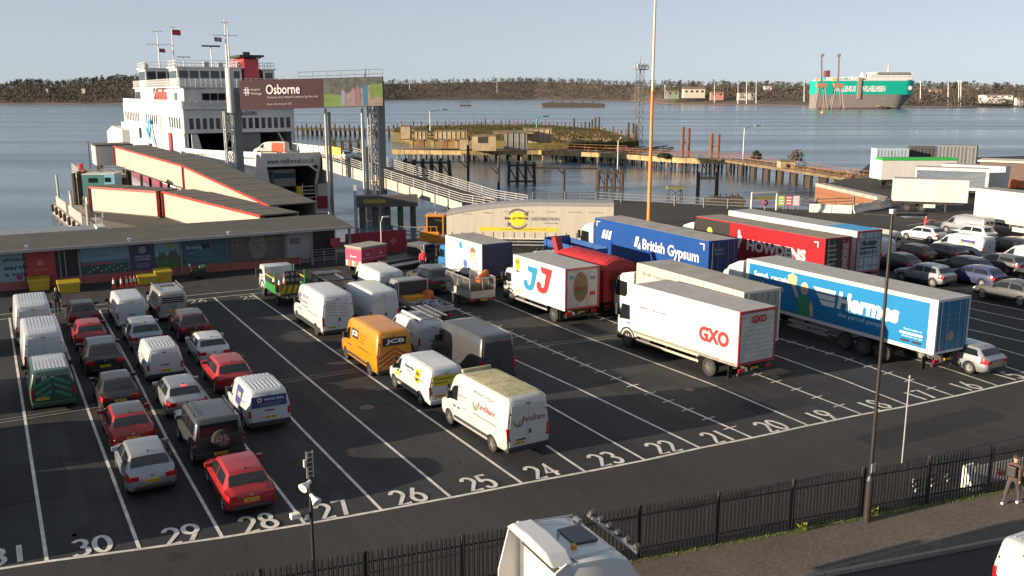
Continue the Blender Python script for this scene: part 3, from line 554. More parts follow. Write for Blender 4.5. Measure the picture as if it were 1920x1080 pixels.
# roof posts and downpipes
for px in (148, 340, 536): 
    x = onY(px, 480, WY-.3).x; MB().tube((x, -1.25, 2.9), (x, -.30, 2.5), .04).tube((x, -.30, 2.5), (x, -.22, .1), .04).build('downpipe', FASC, bt)
for x in (XR-.3, XR-3.6): MB().box(x-.09, x+.09, -1.2, -1.0, 0, 2.9).build('post', WALLM, bt)
for px in (48, 243, 430):
    q = onY(px, 452, WY-1.1); b = MB().box(q.x-.06, q.x+.06, -1.15, -1.02, 3.02, 3.22); b.box(q.x-.13, q.x+.13, -1.25, -1.0, 3.18, 3.33); b.build('floodlight', LAMPC, bt)
def panel(x0, x1, y0, y1, yo, c, name, label, sy=0):
    a = onY(x0, (y0+y1)/2, WY); e = onY(x1, (y0+y1)/2, WY)
    za = onY(x0, y1, WY).z; zb = onY(x0, y0, WY).z
    za = max(za, .4); zb = min(zb, 2.78)
    o = MB().box(a.x, e.x, -yo-.05, -yo, za, zb).build(name, flat(c) if isinstance(c, tuple) else c, bt, label=label); return o, a.x, e.x, za, zb, -yo-.056
o, xa, xb, za, zb, yy = panel(-20, 45, 474, 532, .03, (.20, .30, .36), 'poster', 'pale blue poster with dark lettering')
for i, s in enumerate(('always', 'earth', 'a trip')): letter(o, s, INK, plane_fn((xa+.9, yy, zb-.75-i*.55), (1.55, 0, 0), (0, 0, .34)), bold=.02)
MB().lathe([(0, 0), (0, .2), (.02, .2)], (xb-.35, yy-.012, za+.3), 'y', 16).build('badge', flat((.25, .04, .08)), o)
o, xa, xb, za, zb, yy = panel(47, 104, 470, 527, .03, (.34, .045, .05), 'poster', 'plain red wall panel with small emblem')
MB().lathe([(0, 0), (0, .22)], ((xa+xb)/2, yy, zb-.95), 'y', 16).build('emblem', flat((.45, .16, .15)), o); MB().box(xa+.5, xb-.5, yy, yy+.005, zb-1.5, zb-1.44).build('emblem', flat((.45, .16, .15)), o)
panel(105, 146, 465, 527, .012, (.02, .02, .022), 'doorway', 'dark doorway')
for px in (112, 122): x = onY(px, 490, WY).x; MB().box(x-.03, x+.03, -.1, -.02, .1, 2.7).build('door_frame', FASC, bt)
o, xa, xb, za, zb, yy = panel(151, 243, 462, 520, .03, (.14, .25, .34), 'poster', 'blue scenic poster with a red banner stripe')
MB().box(xa, xb, yy, yy+.004, za, za+.9).build('picture', mat('poster_dark', (.03, .07, .06), var=.9, scale=7), o); MB().box(xa, xb, yy-.003, yy, za+.92, za+1.15).build('picture', flat((.04, .14, .17)), o)
MB().box(xa, xa+2.2, yy-.006, yy-.003, za+.88, za+1.02).build('banner', flat((.34, .04, .10)), o); letter(o, 'we are in', flat((.10, .16, .24)), plane_fn((xa+.5, yy-.004, zb-.8), (1.3, 0, 0), (0, 0, .22)))
b = MB(); [b.box(xa+.5+i*.28, xa+.62+i*.28, yy-.005, yy, za+.3+.14*(i % 3), za+.42+.14*(i % 3)) for i in range(11)]; b.build('picture_houses', flat((.25, .30, .28)), o)
o, xa, xb, za, zb, yy = panel(246, 289, 457, 514, .03, (.045, .05, .11), 'poster', 'navy poster with round white emblem')
b = MB().lathe([(0, .18), (0, .25)], ((xa+xb)/2, yy, zb-.5), 'y', 20); b.lathe([(0, 0), (0, .11)], ((xa+xb)/2, yy, zb-.5), 'y', 12); b.build('emblem', flat((.42, .42, .46)), o)
for i, s in enumerate(('WAIT & DINE', 'ON BOARD')): letter(o, s, flat((.42, .42, .46)), plane_fn((xa+.28, yy, zb-1.12-i*.22), (xb-xa-.56, 0, 0), (0, 0, .15)))
for i in range(3): MB().box(xa+.35, xb-.35, yy, yy+.004, zb-1.62-i*.13, zb-1.58-i*.13).build('small_print', flat((.25, .25, .3)), o)
o, xa, xb, za, zb, yy = panel(290, 337, 452, 508, .03, (.16, .30, .40), 'poster', 'poster with donkeys on green grass under blue sky')
MB().box(xa, xb, yy, yy+.004, za, za+1.1).build('picture', mat('poster_grass', (.06, .12, .05), var=.6, scale=5), o); MB().box(xb-.95, xb-.4, yy, yy+.004, zb-.6, zb-.2).build('picture', flat((.22, .28, .05)), o)
for cx, cw in ((.55, .26), (1.35, .36)):
    b = MB().lathe([(0, 0), (0, cw)], (xa+cx, yy-.005, za+1.15), 'y', 14); b.prism([(xa+cx-.2, za+1.3), (xa+cx-.1, za+1.3), (xa+cx-.25, za+1.75)], yy-.006, yy-.005, 'y'); b.prism([(xa+cx+.1, za+1.3), (xa+cx+.2, za+1.3), (xa+cx+.25, za+1.75)], yy-.006, yy-.005, 'y'); b.build('picture_animal', flat((.09, .075, .07)), o)
o, xa, xb, za, zb, yy = panel(343, 425, 443, 497, .03, (.04, .10, .14), 'poster', 'dark blue poster with boats on the sea')
for i in range(7): MB().box(xa+.2+random.random()*1.2, xb-.2-random.random()*1.4, yy-.001*i-.001, yy, za+.25+i*.2, za+.30+i*.2).build('picture', flat((.08, .22+.02*(i % 3), .26)), o)
MB().box(xa+1.4, xb-1.3, yy-.012, yy, za+1.2, zb-.45).build('picture', flat((.025, .03, .035)), o); letter(o, 'Boating', flat((.45, .48, .5)), plane_fn((xa+.25, yy-.014, zb-.85), (1.2, 0, 0), (0, 0, .26)))
o, xa, xb, za, zb, yy = panel(430, 530, 436, 492, .03, (.085, .09, .088), 'poster', 'dim grey poster with a large pale face')
b = MB(); cx = (xa+xb)/2+.1; b.add([(cx+.72*math.cos(t), yy, za+1.15+1.05*math.sin(t)) for t in [i*math.pi/12 for i in range(24)]], [tuple(range(24))]); b.build('picture_face', mat('face_print', (.17, .16, .15), var=.25, scale=2), o, fix=False)
b = MB(); b.box(cx-.42, cx-.12, yy-.003, yy-.001, za+1.35, za+1.43); b.box(cx+.12, cx+.42, yy-.003, yy-.001, za+1.35, za+1.43); b.box(cx-.18, cx+.18, yy-.003, yy-.001, za+.65, za+.72); b.prism([(cx-.02, za+1.3), (cx+.14, za+.92), (cx-.08, za+.92)], yy-.003, yy-.001, 'y'); b.build('picture_features', flat((.07, .065, .06)), o)
MB().box(cx+.75, cx+1.75, yy, yy+.004, zb-.62, zb-.38).build('picture', flat((.16, .20, .03)), o)
for i in range(5): MB().box(cx+.8, cx+1.6, yy, yy+.004, zb-.95-i*.2, zb-.88-i*.2).build('small_print', flat((.14, .14, .14)), o)
for i in range(6): MB().box(xa+.15+(i % 3)*.35, xa+.4+(i % 3)*.35, yy, yy+.004, zb-.5-(i//3)*.4, zb-.25-(i//3)*.4).build('small_print', flat((.14, .14, .14)), o)
o, xa, xb, za, zb, yy = panel(537, 582, 431, 488, .03, (.30, .32, .34), 'wall_panel', 'pale cladding panel with small notice')
MB().box(xa+.25, xa+1.1, yy, yy+.004, zb-1.05, zb-.55).build('notice', flat((.16, .13, .16)), o)
panel(584, 628, 428, 490, .0, (.015, .016, .018), 'doorway', 'dark open entrance at the end of the building')
b = MB()
for i in range(5): b.tube((XR-4.6, -.9, .35+i*.22), (XR-1.4, -.9, .35+i*.22), .025, n=6)
for i in range(4): b.tube((XR-4.6+i*1.05, -.9, 0), (XR-4.6+i*1.05, -.9, 1.25), .03, n=6)
tag(b.build('pedestrian_barrier', GALV, None, (0, WY, 0)), 'low galvanised barrier rails beside the dark terminal entrance', 'barrier')
b = MB().prism([(0, 0), (.45, .45), (.45, .95), (-.45, .95), (-.45, .45)], -.03, .03, 'y'); t = b.build('shield_sign', flat((.36, .03, .06)), None, (XR-1.4, WY-.6, 1.1)); tag(t, 'crimson shield-shaped sign hanging at the right end of the terminal', 'sign')
MB().tube((0, 0, 0), (0, 0, -1.1), .04, n=6).build('post', GALV, t)
# thin canopy roof behind
t = thing('quay_shelter', 'narrow shelter with pale metal roof behind the left end of the terminal', 'shelter', (0, 81.5, 0))
xe = onY(186, 415, 82).x
MB().box(-45, xe, 0, 1.3, 2.6, 2.95).build('wall', WALLM, t); MB().prism([(-.3, 3.0), (1.7, 3.28), (1.7, 3.38), (-.3, 3.1)], -45, xe, 'x').build('roof', mat('zinc', (.36, .37, .38), rough=.4, metal=.6, var=.25), t)
MB().box(xe-.3, xe+.35, -.5, 1.9, 3.1, 3.45).build('roof_end', WPAINT, t)
b = MB()
for i in range(3): b.tube((xe-.2, 1.0, 3.4+i*.35), (xe+.3, 1.0, 3.4+i*.35), .025, n=6)
b.tube((xe-.2, 1, 3.3), (xe-.2, 1, 4.3), .025, n=6); b.tube((xe+.3, 1, 3.3), (xe+.3, 1, 4.3), .025, n=6); b.build('ladder_hoop', WPAINT, t)
# bins, cones, machine
YB = mat('yellow_plastic', (.42, .30, .015), rough=.5, var=.12, dirt=.3)
def bin_(px, py, w, d, h, label):
    g = G(px, py); t = thing('grit_bin', label, 'grit bin', (g.x, g.y, 0), 0, 'yellow grit bins along the terminal')
    MB().prism([(-w/2*.9, 0), (w/2*.9, 0), (w/2, h*.72), (-w/2, h*.72)], -d/2, d/2, 'y').build('tub', YB, t, bevel=.03)
    MB().prism([(-d/2-.04, h*.72), (d/2+.04, h*.78), (d/2, h), (-d/2, h*.86)], -w/2-.04, w/2+.04, 'x').build('lid', YB, t, bevel=.03)
bin_(74, 543, 1.4, .9, .95, 'yellow grit bin in front of the red wall panel')
bin_(130, 547, 1.45, .9, .85, 'yellow grit bin below the dark doorway left of the blue poster')
bin_(276, 532, 1.35, .9, .75, 'low yellow grit bin right of the traffic cones')
bin_(306, 528, 1.2, .9, 1.0, 'taller yellow grit bin under the donkey poster')
CONE = mat('cone_orange', (.50, .06, .035), rough=.6, var=.1); CWH = mat('cone_white', (.55, .54, .52), rough=.5)
def cone(loc, label, group, s=1.0, par=None):
    t = thing('traffic_cone', label, 'traffic cone', loc, 0, group) if label else None
    c = MB().box(-.2*s, .2*s, -.2*s, .2*s, 0, .04*s).lathe([(.04*s, .155*s), (.75*s, .03*s), (.75*s, 0)], (0, 0, 0), 'z', 12)
    if t is None:
        o = c.build('traffic_cone', CONE, par, loc, smooth=40); MB().lathe([(.36*s, .103*s), (.58*s, .065*s)], (0, 0, 0), 'z', 12).build('sleeve', CWH, o); return o
    c.build('cone', CONE, t, smooth=40); MB().lathe([(.32*s, .108*s), (.58*s, .066*s)], (0, 0, 0), 'z', 12).build('sleeve', CWH, t); return t
for i, (px, py) in enumerate([(214, 540), (228, 539), (238, 538), (246, 537), (253, 536)]): cone(tuple(G(px, py)), ['traffic cone leftmost of the row by the terminal plinth', 'second traffic cone from the left by the terminal plinth', 'middle traffic cone of the row by the terminal plinth', 'traffic cone next to the rightmost by the terminal plinth', 'rightmost traffic cone of the row, next to the low grit bin'][i], 'cones by the terminal', 1.05)
g = G(372, 522); t = thing('floor_scrubber', 'black service machine standing under the boats poster', 'machine', (g.x, g.y, 0))
MB().box(-.55, .55, -.3, .3, .2, .75).build('body', TRIM, t, bevel=.06); MB().box(.1, .5, -.32, .32, .85, 1.0).build('screen', flat((.10, .30, .12)), t); b = MB().tube((-.5, 0, .7), (-.6, 0, 1.15), .03); b.tube((-.6, -.3, 1.15), (-.6, .3, 1.15), .03); b.tube((.3, 0, .7), (.3, 0, .9), .04); b.build('handle', GALV, t)
for x in (-.4, .4): MB().lathe([(-.3, 0), (-.3, .16), (.3, .16), (.3, 0)], (x, 0, .16), 'y', 12).build('wheel', RUBBER, t)
# ================================================================ LORRY LIBRARY
def truck_wheel(t, x, y, r=.50, w=.30, side=-1): return wheel(t, x, y, r, w, STEELW, side, 8)
def rub(b, x0, x1, y0, y1, z0, z1): return b.box(x0, x1, y0, y1, z0, z1)
def cab(t, y0, m, W=2.4, z0=.55, H=2.9, Ld=1.75, deflector=0.0, dw=2.3):
    """cab-over cab from y0 (back) forwards"""
    y1 = y0+Ld
    pr = [(y0, z0+.2), (y0+.5, z0), (y1-.08, z0-.02), (y1, z0+.10), (y1+.02, z0+.95), (y1-.28, H-.25), (y1-.48, H-.02), (y0+.15, H), (y0, H-.05)]
    c = MB().prism(pr, -W/2, W/2, 'x').build('cab', m, t, bevel=.06, smooth=35)
    for s in (-1, 1):
        MB().prism([(y0+.62, z0+1.05), (y1-.12, z0+.98), (y1-.34, H-.33), (y0+.66, H-.33)], s*(W/2-.005), s*(W/2+.008), 'x').build('side_window', GLASS, c)
        MB().box(s*(W/2+.02), s*(W/2+.24), y1-.20, y1-.05, H-1.0, H-.35).build('mirror', TRIM, c, bevel=.03)
        MB().bar((s*(W/2-.02), y1-.12, H-.5), (s*(W/2+.12), y1-.12, H-.5), .04).build('mirror_arm', TRIM, c)
        MB().box(s*(W/2-.01), s*(W/2+.025), y0+.6, y0+.85, z0+.82, z0+.89).build('door_handle', TRIM, c)
        b = MB(); n = 14; cy, r0, r1 = y0+.55+.25, .56, .66
        for i in range(n):
            a0, a1 = math.pi*i/n, math.pi*(i+1)/n
            b.add([(s*x, cy+r*math.cos(a), .50+r*math.sin(a)) for x in (W/2-.12, W/2+.03) for r, a in ((r0, a0), (r1, a0), (r1, a1), (r0, a1))], [(0, 1, 2, 3), (7, 6, 5, 4), (0, 4, 5, 1), (1, 5, 6, 2), (2, 6, 7, 3), (3, 7, 4, 0)])
        b.build('mudguard', TRIM, t)
    MB().prism([(y1+.02, z0+1.0), (y1+.035, z0+1.0), (y1-.25, H-.30), (y1-.265, H-.30)], -W/2+.12, W/2-.12, 'x').build('windscreen', GLASS, c)
    MB().box(-W/2-.01, W/2+.01, y1-.25, y1+.06, z0-.22, z0+.2).build('front_bumper', TRIM, t, bevel=.05)
    if deflector:
        MB().prism([(y0+.05, H-.02), (y1-.55, H-.02), (y1-.75, H+deflector*.35), (y0+.45, H+deflector*.9), (y0+.05, H+deflector)], -dw/2+.08, dw/2-.08, 'x').build('air_deflector', m, c, bevel=.07, smooth=35)
    return c
def axle(t, y, W, r=.5, both=True, dual=True):
    for s in (-1, 1):
        truck_wheel(t, s*(W/2-.17), y, r, .32 if not dual else .30, s)
    MB().tube((-W/2+.3, y, r), (W/2-.3, y, r), .09).build('axle', CHASSIS, t)
def sideguard(t, y0, y1, W, m, zs=(.55, .85), sides=(-1, 1)):
    for s in sides:
        for z in zs: MB().box(s*(W/2-.05), s*(W/2-.01), y0, y1, z, z+.12).build('side_rail', m, t)
        b = MB(); [b.box(s*(W/2-.10), s*(W/2-.05), yy-.03, yy+.03, zs[0]-.02, 1.05) for yy in (y0+.15, (y0+y1)/2, y1-.15)]; stuff(b.build('rail_bracket', CHASSIS, t))
def rear_gear(t, W, y=0.0, lift=False, z=.45):
    MB().box(-W/2+.15, W/2-.15, y+.1, y+.2, z, z+.14).build('underrun_bar', CHASSIS, t)
    for s in (-1, 1):
        MB().box(s*(W/2-.55), s*(W/2-.12), y+.02, y+.1, z+.2, z+.38).build('tail_light', REDL, t, bevel=.02)
        MB().box(s*.35-.05, s*.35+.05, y+.15, y+.6, z, .95).build('chassis_end', CHASSIS, t)
        MB().box(s*(W/2-.28), s*(W/2-.02), y+.62, y+.65, .22, .9).build('mud_flap', RUBBER, t)
    if lift: MB().box(-W/2+.1, W/2-.1, y-.12, y-.02, .38, .62).build('tail_lift', GALV, t)
    numberplate(t, 0, y+.08, z+.3)
def box_body(t, y0, y1, W, z0, z1, side_m, roof_m, rear_m, frame_m=None, rear='doors', bevel=.02):
    bx = MB().box(-W/2, W/2, y0+.04, y1, z0, z1-.03).build('cargo_box', side_m, t, bevel=bevel)
    MB().box(-W/2+.01, W/2-.01, y0+.045, y1-.01, z1-.035, z1).build('roof', roof_m, bx, bevel=.015)
    f = frame_m or side_m
    b = MB(); b.box(-W/2-.008, -W/2+.09, y0-.02, y0+.05, z0, z1+.005); b.box(W/2-.09, W/2+.008, y0-.02, y0+.05, z0, z1+.005); b.box(-W/2+.09, W/2-.09, y0-.02, y0+.05, z1-.13, z1+.005); b.box(-W/2+.09, W/2-.09, y0-.02, y0+.05, z0, z0+.12)
    stuff(b.build('rear_frame', f, bx))
    for s in (-1, 1):
        MB().box(s*(W/2-.01), s*(W/2+.012), y0+.05, y1, z0-.03, z0+.10).build('lower_rail', side_m, bx); MB().box(s*(W/2-.01), s*(W/2+.012), y0+.05, y1-.0, z1-.10, z1-.01).build('cant_rail', side_m, bx)
        MB().box(s*(W/2-.03), s*(W/2+.010), y1-.07, y1+.01, z0+.1, z1-.1).build('corner_post', side_m, bx)
    if rear == 'doors':
        for s in (-1, 1):
            d = MB().box(s*.01, s*(W/2-.10), y0-.005, y0+.04, z0+.13, z1-.14).build('rear_door', rear_m, bx)
            for k in (.35, .75): MB().tube((s*(W/2*k), y0-.03, z0+.1), (s*(W/2*k), y0-.03, z1-.13), .018, n=6).build('lock_rod', GALV, d)
    elif rear == 'three':
        for a, e in ((-.97, -.34), (-.32, .32), (.34, .97)):
            MB().box(a*(W/2-.1), e*(W/2-.1), y0-.005, y0+.04, z0+.13, z1-.14).build('rear_door', rear_m, bx)
    else:
        n = 11; h = (z1-.14-z0-.13)/n
        for i in range(n): MB().box(-W/2+.10, W/2-.10, y0-.0, y0+.04, z0+.13+i*h+.006, z0+.13+(i+1)*h-.006).build('shutter_slat', rear_m, bx)
    return bx
def chassis(t, y0, y1, z=.95, w=.9):
    for s in (-1, 1): MB().box(s*w/2-.05, s*w/2+.05, y0, y1, z-.28, z-.02).build('chassis_rail', CHASSIS, t)
def left_fn(W, y0, z0, w, h, off=.016):       # print on the left flank, reading from the front to the tail
    return lambda u, v: Vector((-W/2-off, y0-u*w, z0+v*h))
def rear_fn(x0, z0, w, h, y=-.035): return lambda u, v: Vector((x0+u*w, y, z0+v*h))
def polyside(t, W, pts, m, name='artwork', off=.012):   # flat artwork on the left flank, pts (y,z)
    return MB().prism(pts, -W/2-off, -W/2+.0, 'x').build(name, m, t)
def rigid(label, x, y, h, L, W, z0, z1, cabm, sidem, roofm, rearm, framem, axles, cabH=2.75, cabL=1.7, defl=0.0, rear='doors', name='box_lorry', guard=None, lift=False, cabW=2.3):
    t = thing(name, label, 'lorry', (x, y, 0), h)
    bx = box_body(t, 0, L, W, z0, z1, sidem, roofm, rearm, framem, rear)
    chassis(t, .1, L+.9, z0)
    for a in axles[:-1]: axle(t, a, W, .48)
    fa = axles[-1]; axle(t, fa, W-.08, .48)
    cab(t, fa-.80, cabm, cabW, .55, cabH, cabL, defl, W)
    sideguard(t, axles[-2]+.75, fa-.85, W, guard or GALV, sides=(-1, 1))
    rear_gear(t, W, 0, lift)
    MB().box(-W/2+.1, -W/2+.6, fa-1.9, fa-1.1, .5, .9).build('fuel_tank', CHASSIS, t, bevel=.05); MB().box(W/2-.6, W/2-.1, fa-1.9, fa-1.2, .5, .9).build('battery_box', CHASSIS, t, bevel=.05)
    return t, bx
def artic(label, x, y, h, L, W, z0, z1, sidem, roofm, rearm, framem=None, cabm=None, rear='doors', name='articulated_lorry', cat='lorry', guard=True, naxle=3, wheels_at=3.0, defl=.55, cabH=3.1):
    t = thing(name, label, cat, (x, y, 0), h)
    bx = box_body(t, 0, L, W, z0, z1, sidem, roofm, rearm, framem, rear)
    chassis(t, .1, L-.2, z0, 1.0)
    for i in range(naxle): axle(t, wheels_at+i*1.31, W, .5)
    for s in (-1, 1):
        MB().box(s*.75-.07, s*.75+.07, L-3.4, L-3.2, .1 if cabm is None else .35, z0).build('landing_leg', CHASSIS, t); MB().box(s*.75-.15, s*.75+.15, L-3.45, L-3.15, .0 if cabm is None else .3, .08 if cabm is None else .36).build('leg_foot', CHASSIS, t)
    if guard: sideguard(t, wheels_at+naxle*1.31-.2, L-3.7, W, GALV, (.5, .8))
    rear_gear(t, W, 0)
    if cabm:
        cab(t, L+.35, cabm, 2.45, .6, cabH, 2.1, defl, W); chassis(t, L-2.6, L+2.2, .95, .85)
        axle(t, L-1.2, W, .5); axle(t, L+1.25, W-.05, .5)
    return t, bx
# ================================================================ PARKED CARS AND VANS
BLUE = paint('blue', (.02, .03, .10)); DKRED = paint('dark_red', (.055, .006, .009)); JCBY = paint('construction_yellow', (.46, .19, .002)); JGREEN = paint('dark_green', (.018, .055, .042)); WOFF = paint('off_white', (.42, .43, .43)); GUN = paint('gunmetal', (.075, .08, .088), .5)
GRN = paint('bright_green', (.02, .22, .045)); NAVY = flat((.025, .035, .16)); YEL = flat((.46, .36, .01)); PRED = flat((.40, .016, .02)); PWH = flat((.60, .60, .595)); PGREY = flat((.18, .18, .19)); PBLUE = flat((.01, .22, .55))
def seam(t, s, y, z0, z1):
    MB().box(-.006, .006, -.026, -.02, z0, z1).build('door_gap', TRIM, t)
# lane 30 (leftmost)
vehicle('highvan', 'white high-roof van at the head of the leftmost lane, nearest the terminal', 'van', 1.66, 57.3, WHITE, rear_glass=False, W=1.98, H=2.45, L=5.6)
vehicle('highvan', 'white high-roof van directly in front of the dark green liveried van', 'van', 1.78, 50.4, WHITE, rear_glass=False, W=1.98, H=2.45, L=5.6)
t, s = vehicle('midvan', 'dark green van with chevron rear doors and JLA lettering', 'van', 1.76, 44.9, JGREEN, rear_glass=False, H=1.95, roof=paint('silver_roof', (.4, .42, .44)), W=1.9)
letter(t, 'JLA', flat((.35, .37, .36)), rear_fn(-.45, 1.50, .62, .2, -.03), bold=.02)
CHV = flat((.03, .15, .10))
for i in range(3):
    z = .62+i*.30
    for sd_ in (-1, 1): MB().prism([(sd_*.06, z+.28), (sd_*.72, z-.06), (sd_*.72, z+.08), (sd_*.06, z+.42)], -.031, -.023, 'y').build('chevron', CHV, t)
b = MB(); s.across(b, .03, .63, 7.4, .004, 10); b.build('roof_panel', paint('silver_roof', (.4, .42, .44)), t, weld=True, smooth=30)
# lane 31 sliver and the vehicles standing left of the picture that throw the long shadows
vehicle('hatch', 'pale car cut off by the left picture edge beside the white vans', 'car', -1.15, 56.2, SILVER)
for i, (xx, yy, kk, mm) in enumerate([(-3.6, 30.6, 'highvan', WHITE), (-6.3, 34.2, 'midvan', SILVER), (-3.7, 38.2, 'highvan', GREY), (-3.7, 46.0, 'highvan', WHITE)]):
    vehicle(kk, ['white van standing out of view left of the lane numbers', 'silver van standing out of view left of lane thirty', 'grey van standing out of view beyond the white one', 'second white van standing out of view on the left'][i], 'van', xx, yy, mm, rear_glass=False)
# lane 29
vehicle('hatch', 'dark red hatchback at the head of its lane beside the white high-roof van', 'car', 4.5, 60.6, DKRED, L=4.0, roof=BLACK)
vehicle('hatch', 'bright red hatchback just in front of the black crossover', 'car', 4.33, 54.9, REDP, L=4.0, W=1.72)
vehicle('suv', 'black crossover with grey roof behind the bright red hatchback', 'car', 4.38, 49.2, BLACK, roof=GUN, W=1.84)
vehicle('hatch', 'black hatchback with yellow plate between black crossover and red car', 'car', 4.33, 43.1, BLACK, L=4.0, W=1.74)
vehicle('hatch', 'red hatchback with dark grey roof just in front of the silver one', 'car', 4.16, 37.9, REDP, roof=GUN, W=1.76)
vehicle('hatch', 'silver hatchback at the back of its lane near number 29', 'car', 4.14, 33.2, SILVER, W=1.74)
# lane 28
vehicle('midvan', 'white van with lit brake lights at the head of its lane', 'van', 7.0, 59.0, WHITE, doors=False, rear_glass=False, W=1.88)
vehicle('suv', 'silver grey crossover with sloping rear window behind a white van', 'car', 6.98, 53.2, SILVER, H=1.58, W=1.8)
vehicle('smallvan', 'small white van with ribbed roof and plain rear doors', 'van', 6.86, 46.9, WHITE, doors=False, rear_glass=False, W=1.8, H=1.82)
t, s = vehicle('hatch', 'silver hatchback with lit brake lights in front of the dark off-roader', 'car', 6.78, 40.9, SILVER, W=1.72, L=4.2, H=1.45); MB().box(-.12, .12, .62, .66, 1.37, 1.40).build('brake_lamp', mat('lit_brake', (.9, .03, .03), rough=.3, emit=2.0), t)
vehicle('offroad', 'dark grey off-roader with spare wheel on its tail', 'car', 6.84, 34.8, DGREY, W=1.92, H=1.95)
vehicle('hatch', 'red hatchback at the back of its lane near number 28', 'car', 6.80, 29.9, REDP, W=1.76, L=4.3, H=1.45, h=.02)
# lane 27
t, s = vehicle('midvan', 'grey campervan with roof hatch and louvred rear window', 'camper van', 9.52, 59.9, paint('camper_grey', (.30, .29, .28), .3), rear_glass=True, doors=False, ribs=0, W=1.9)
MB().box(-.42, .42, 1.7, 2.6, 1.94, 1.99).build('roof_hatch', GLASS, t, bevel=.02)
for i in range(5): MB().box(-.72, .72, -.06, -.03, 1.16+i*.13, 1.20+i*.13).build('louvre', SILVER, t)
for sd_ in (-1, 1): MB().bar((sd_*.76, .5, 1.97), (sd_*.76, 3.2, 1.97), .05).build('roof_rail', ALLOY, t)
vehicle('suv', 'dark maroon crossover with bicycle-like clutter, behind the campervan', 'car', 9.72, 54.1, DKRED, H=1.55, W=1.78, roof=BLACK)['label'] if False else vehicle('suv', 'dark maroon crossover behind the grey campervan', 'car', 9.72, 54.1, DKRED, H=1.55, W=1.78, roof=GUN)
vehicle('hatch', 'white hatchback in front of the red crossover', 'car', 9.62, 48.6, WHITE, L=4.0, W=1.72, H=1.45)
vehicle('suv', 'dark red crossover in front of the white van with blue rear sign', 'car', 9.43, 43.2, paint('wine_red', (.27, .012, .016)), H=1.52, W=1.8, L=4.3)
t, s = vehicle('smallvan', 'white van with blue rear sign and blue side stripe', 'van', 9.50, 37.6, WHITE, rear_glass=False, doors=False, L=4.55, W=1.88, H=1.88)
MB().box(-.74, .74, -.034, -.022, 1.12, 1.60).build('rear_sign', NAVY, t)
letter(t, 'HAND RAIL', PWH, rear_fn(-.20, 1.40, .85, .10, -.04)); MB().box(-.5, .55, -.04, -.036, 1.26, 1.29).build('small_print', PGREY, t); MB().box(-.38, .45, -.04, -.036, 1.18, 1.21).build('small_print', PGREY, t)
MB().lathe([(0, .05), (0, .11)], (-.40, -.04, 1.45), 'y', 16).build('emblem', flat((.5, .42, .3)), t)
b = MB(); s.patch(b, 0, 0, 4.2, 5.85, -1, .013, 4, 6, lambda k: (.22+.06*(1-k), .44)); b.build('side_sign', NAVY, t, weld=True)
b = MB(); s.patch(b, 0, 0, 2.3, 4.2, -1, .013, 3, 6, lambda k: (.20, .20+.10*k)); b.build('side_stripe', NAVY, t, weld=True)
letter(t, 'HR', flat((.5, .42, .3)), s.sidefn(1.72, 1.25, .5, .22, -1, .02), bold=.03)
# ---------------------------------------------------------------- lane 24
t, s = vehicle('highvan', 'white high-roof van with grey lettering behind the green traffic truck', 'van', 17.18, 51.0, WHITE, L=5.9, W=2.06, H=2.6, rear_glass=False, rims=STEELW)
letter(t, 'A. ASCOTT', PGREY, s.sidefn(4.0, 1.85, 1.5, .22)); letter(t, 'Plan and Build', PGREY, s.sidefn(3.9, 1.55, 1.2, .18)); MB().box(-1.06, -1.05, 2.6, 3.7, 1.36, 1.39).build('underline', PGREY, t)
b = MB(); f = s.sidefn(4.5, 1.5, .45, .6); b.add([f(0, 0), f(1, 0), f(.5, 1)], [(0, 1, 2)]); b.build('emblem', PGREY, t, fix=False)
for i in range(5): MB().box(-.7+.1*(i % 2), -.1, -.03, -.024, 2.05-i*.17, 2.08-i*.17).build('small_print', PGREY, t); MB().box(.1, .65-.1*(i % 2), -.03, -.024, 2.0-i*.18, 2.03-i*.18).build('small_print', PGREY, t)
for k in (-1, 1): MB().box(k*1.0, k*1.035, .3, 4.4, .35, .62).build('side_cladding', TRIM, t)
t, s = vehicle('highvan', 'yellow construction company van with black and white JCB signs', 'van', 16.98, 42.0, JCBY, L=5.4, W=2.0, H=2.48, rear_glass=False, rims=STEELW, ribs=8)
f = s.sidefn(3.55, 1.50, .95, .48); b = MB(); b.add([f(0, 0), f(1, 0), f(1, 1), f(0, 1)], [(0, 1, 2, 3)]); b.build('sign', INK, t, fix=False); letter(t, 'JCB', PWH, s.sidefn(3.46, 1.57, .78, .33, -1, .02), bold=.03)
for i in range(3): letter(t, ['Construction', 'Equipment', 'Service'][i], flat((.20, .10, .005)), s.sidefn(2.3, 1.82-i*.19, .9-.12*i, .12))
MB().box(-1.02, -1.005, 1.2, 2.5, 1.20, 1.22).build('small_print', flat((.20, .10, .005)), t)
MB().box(-.62, .62, -.034, -.022, 1.72, 2.12).build('rear_sign', INK, t); letter(t, 'JCB', PWH, rear_fn(-.45, 1.79, .98, .26, -.04), bold=.03)
for i in range(4):
    for sd_ in (-1, 1): MB().prism([(sd_*.02, 1.50-i*.24), (sd_*.84, 1.02-i*.24 if i < 2 else max(.52, 1.02-i*.24)), (sd_*.84, max(.53, 1.14-i*.24)), (sd_*.02, 1.62-i*.24)], -.03, -.022, 'y').build('chevron', flat((.30, .035, .01)), t)
t, s = vehicle('midvan', 'white van with yellow tool-hire signs behind the yellow van', 'van', 17.30, 36.6, WHITE, rear_glass=False, doors=True, W=1.9)
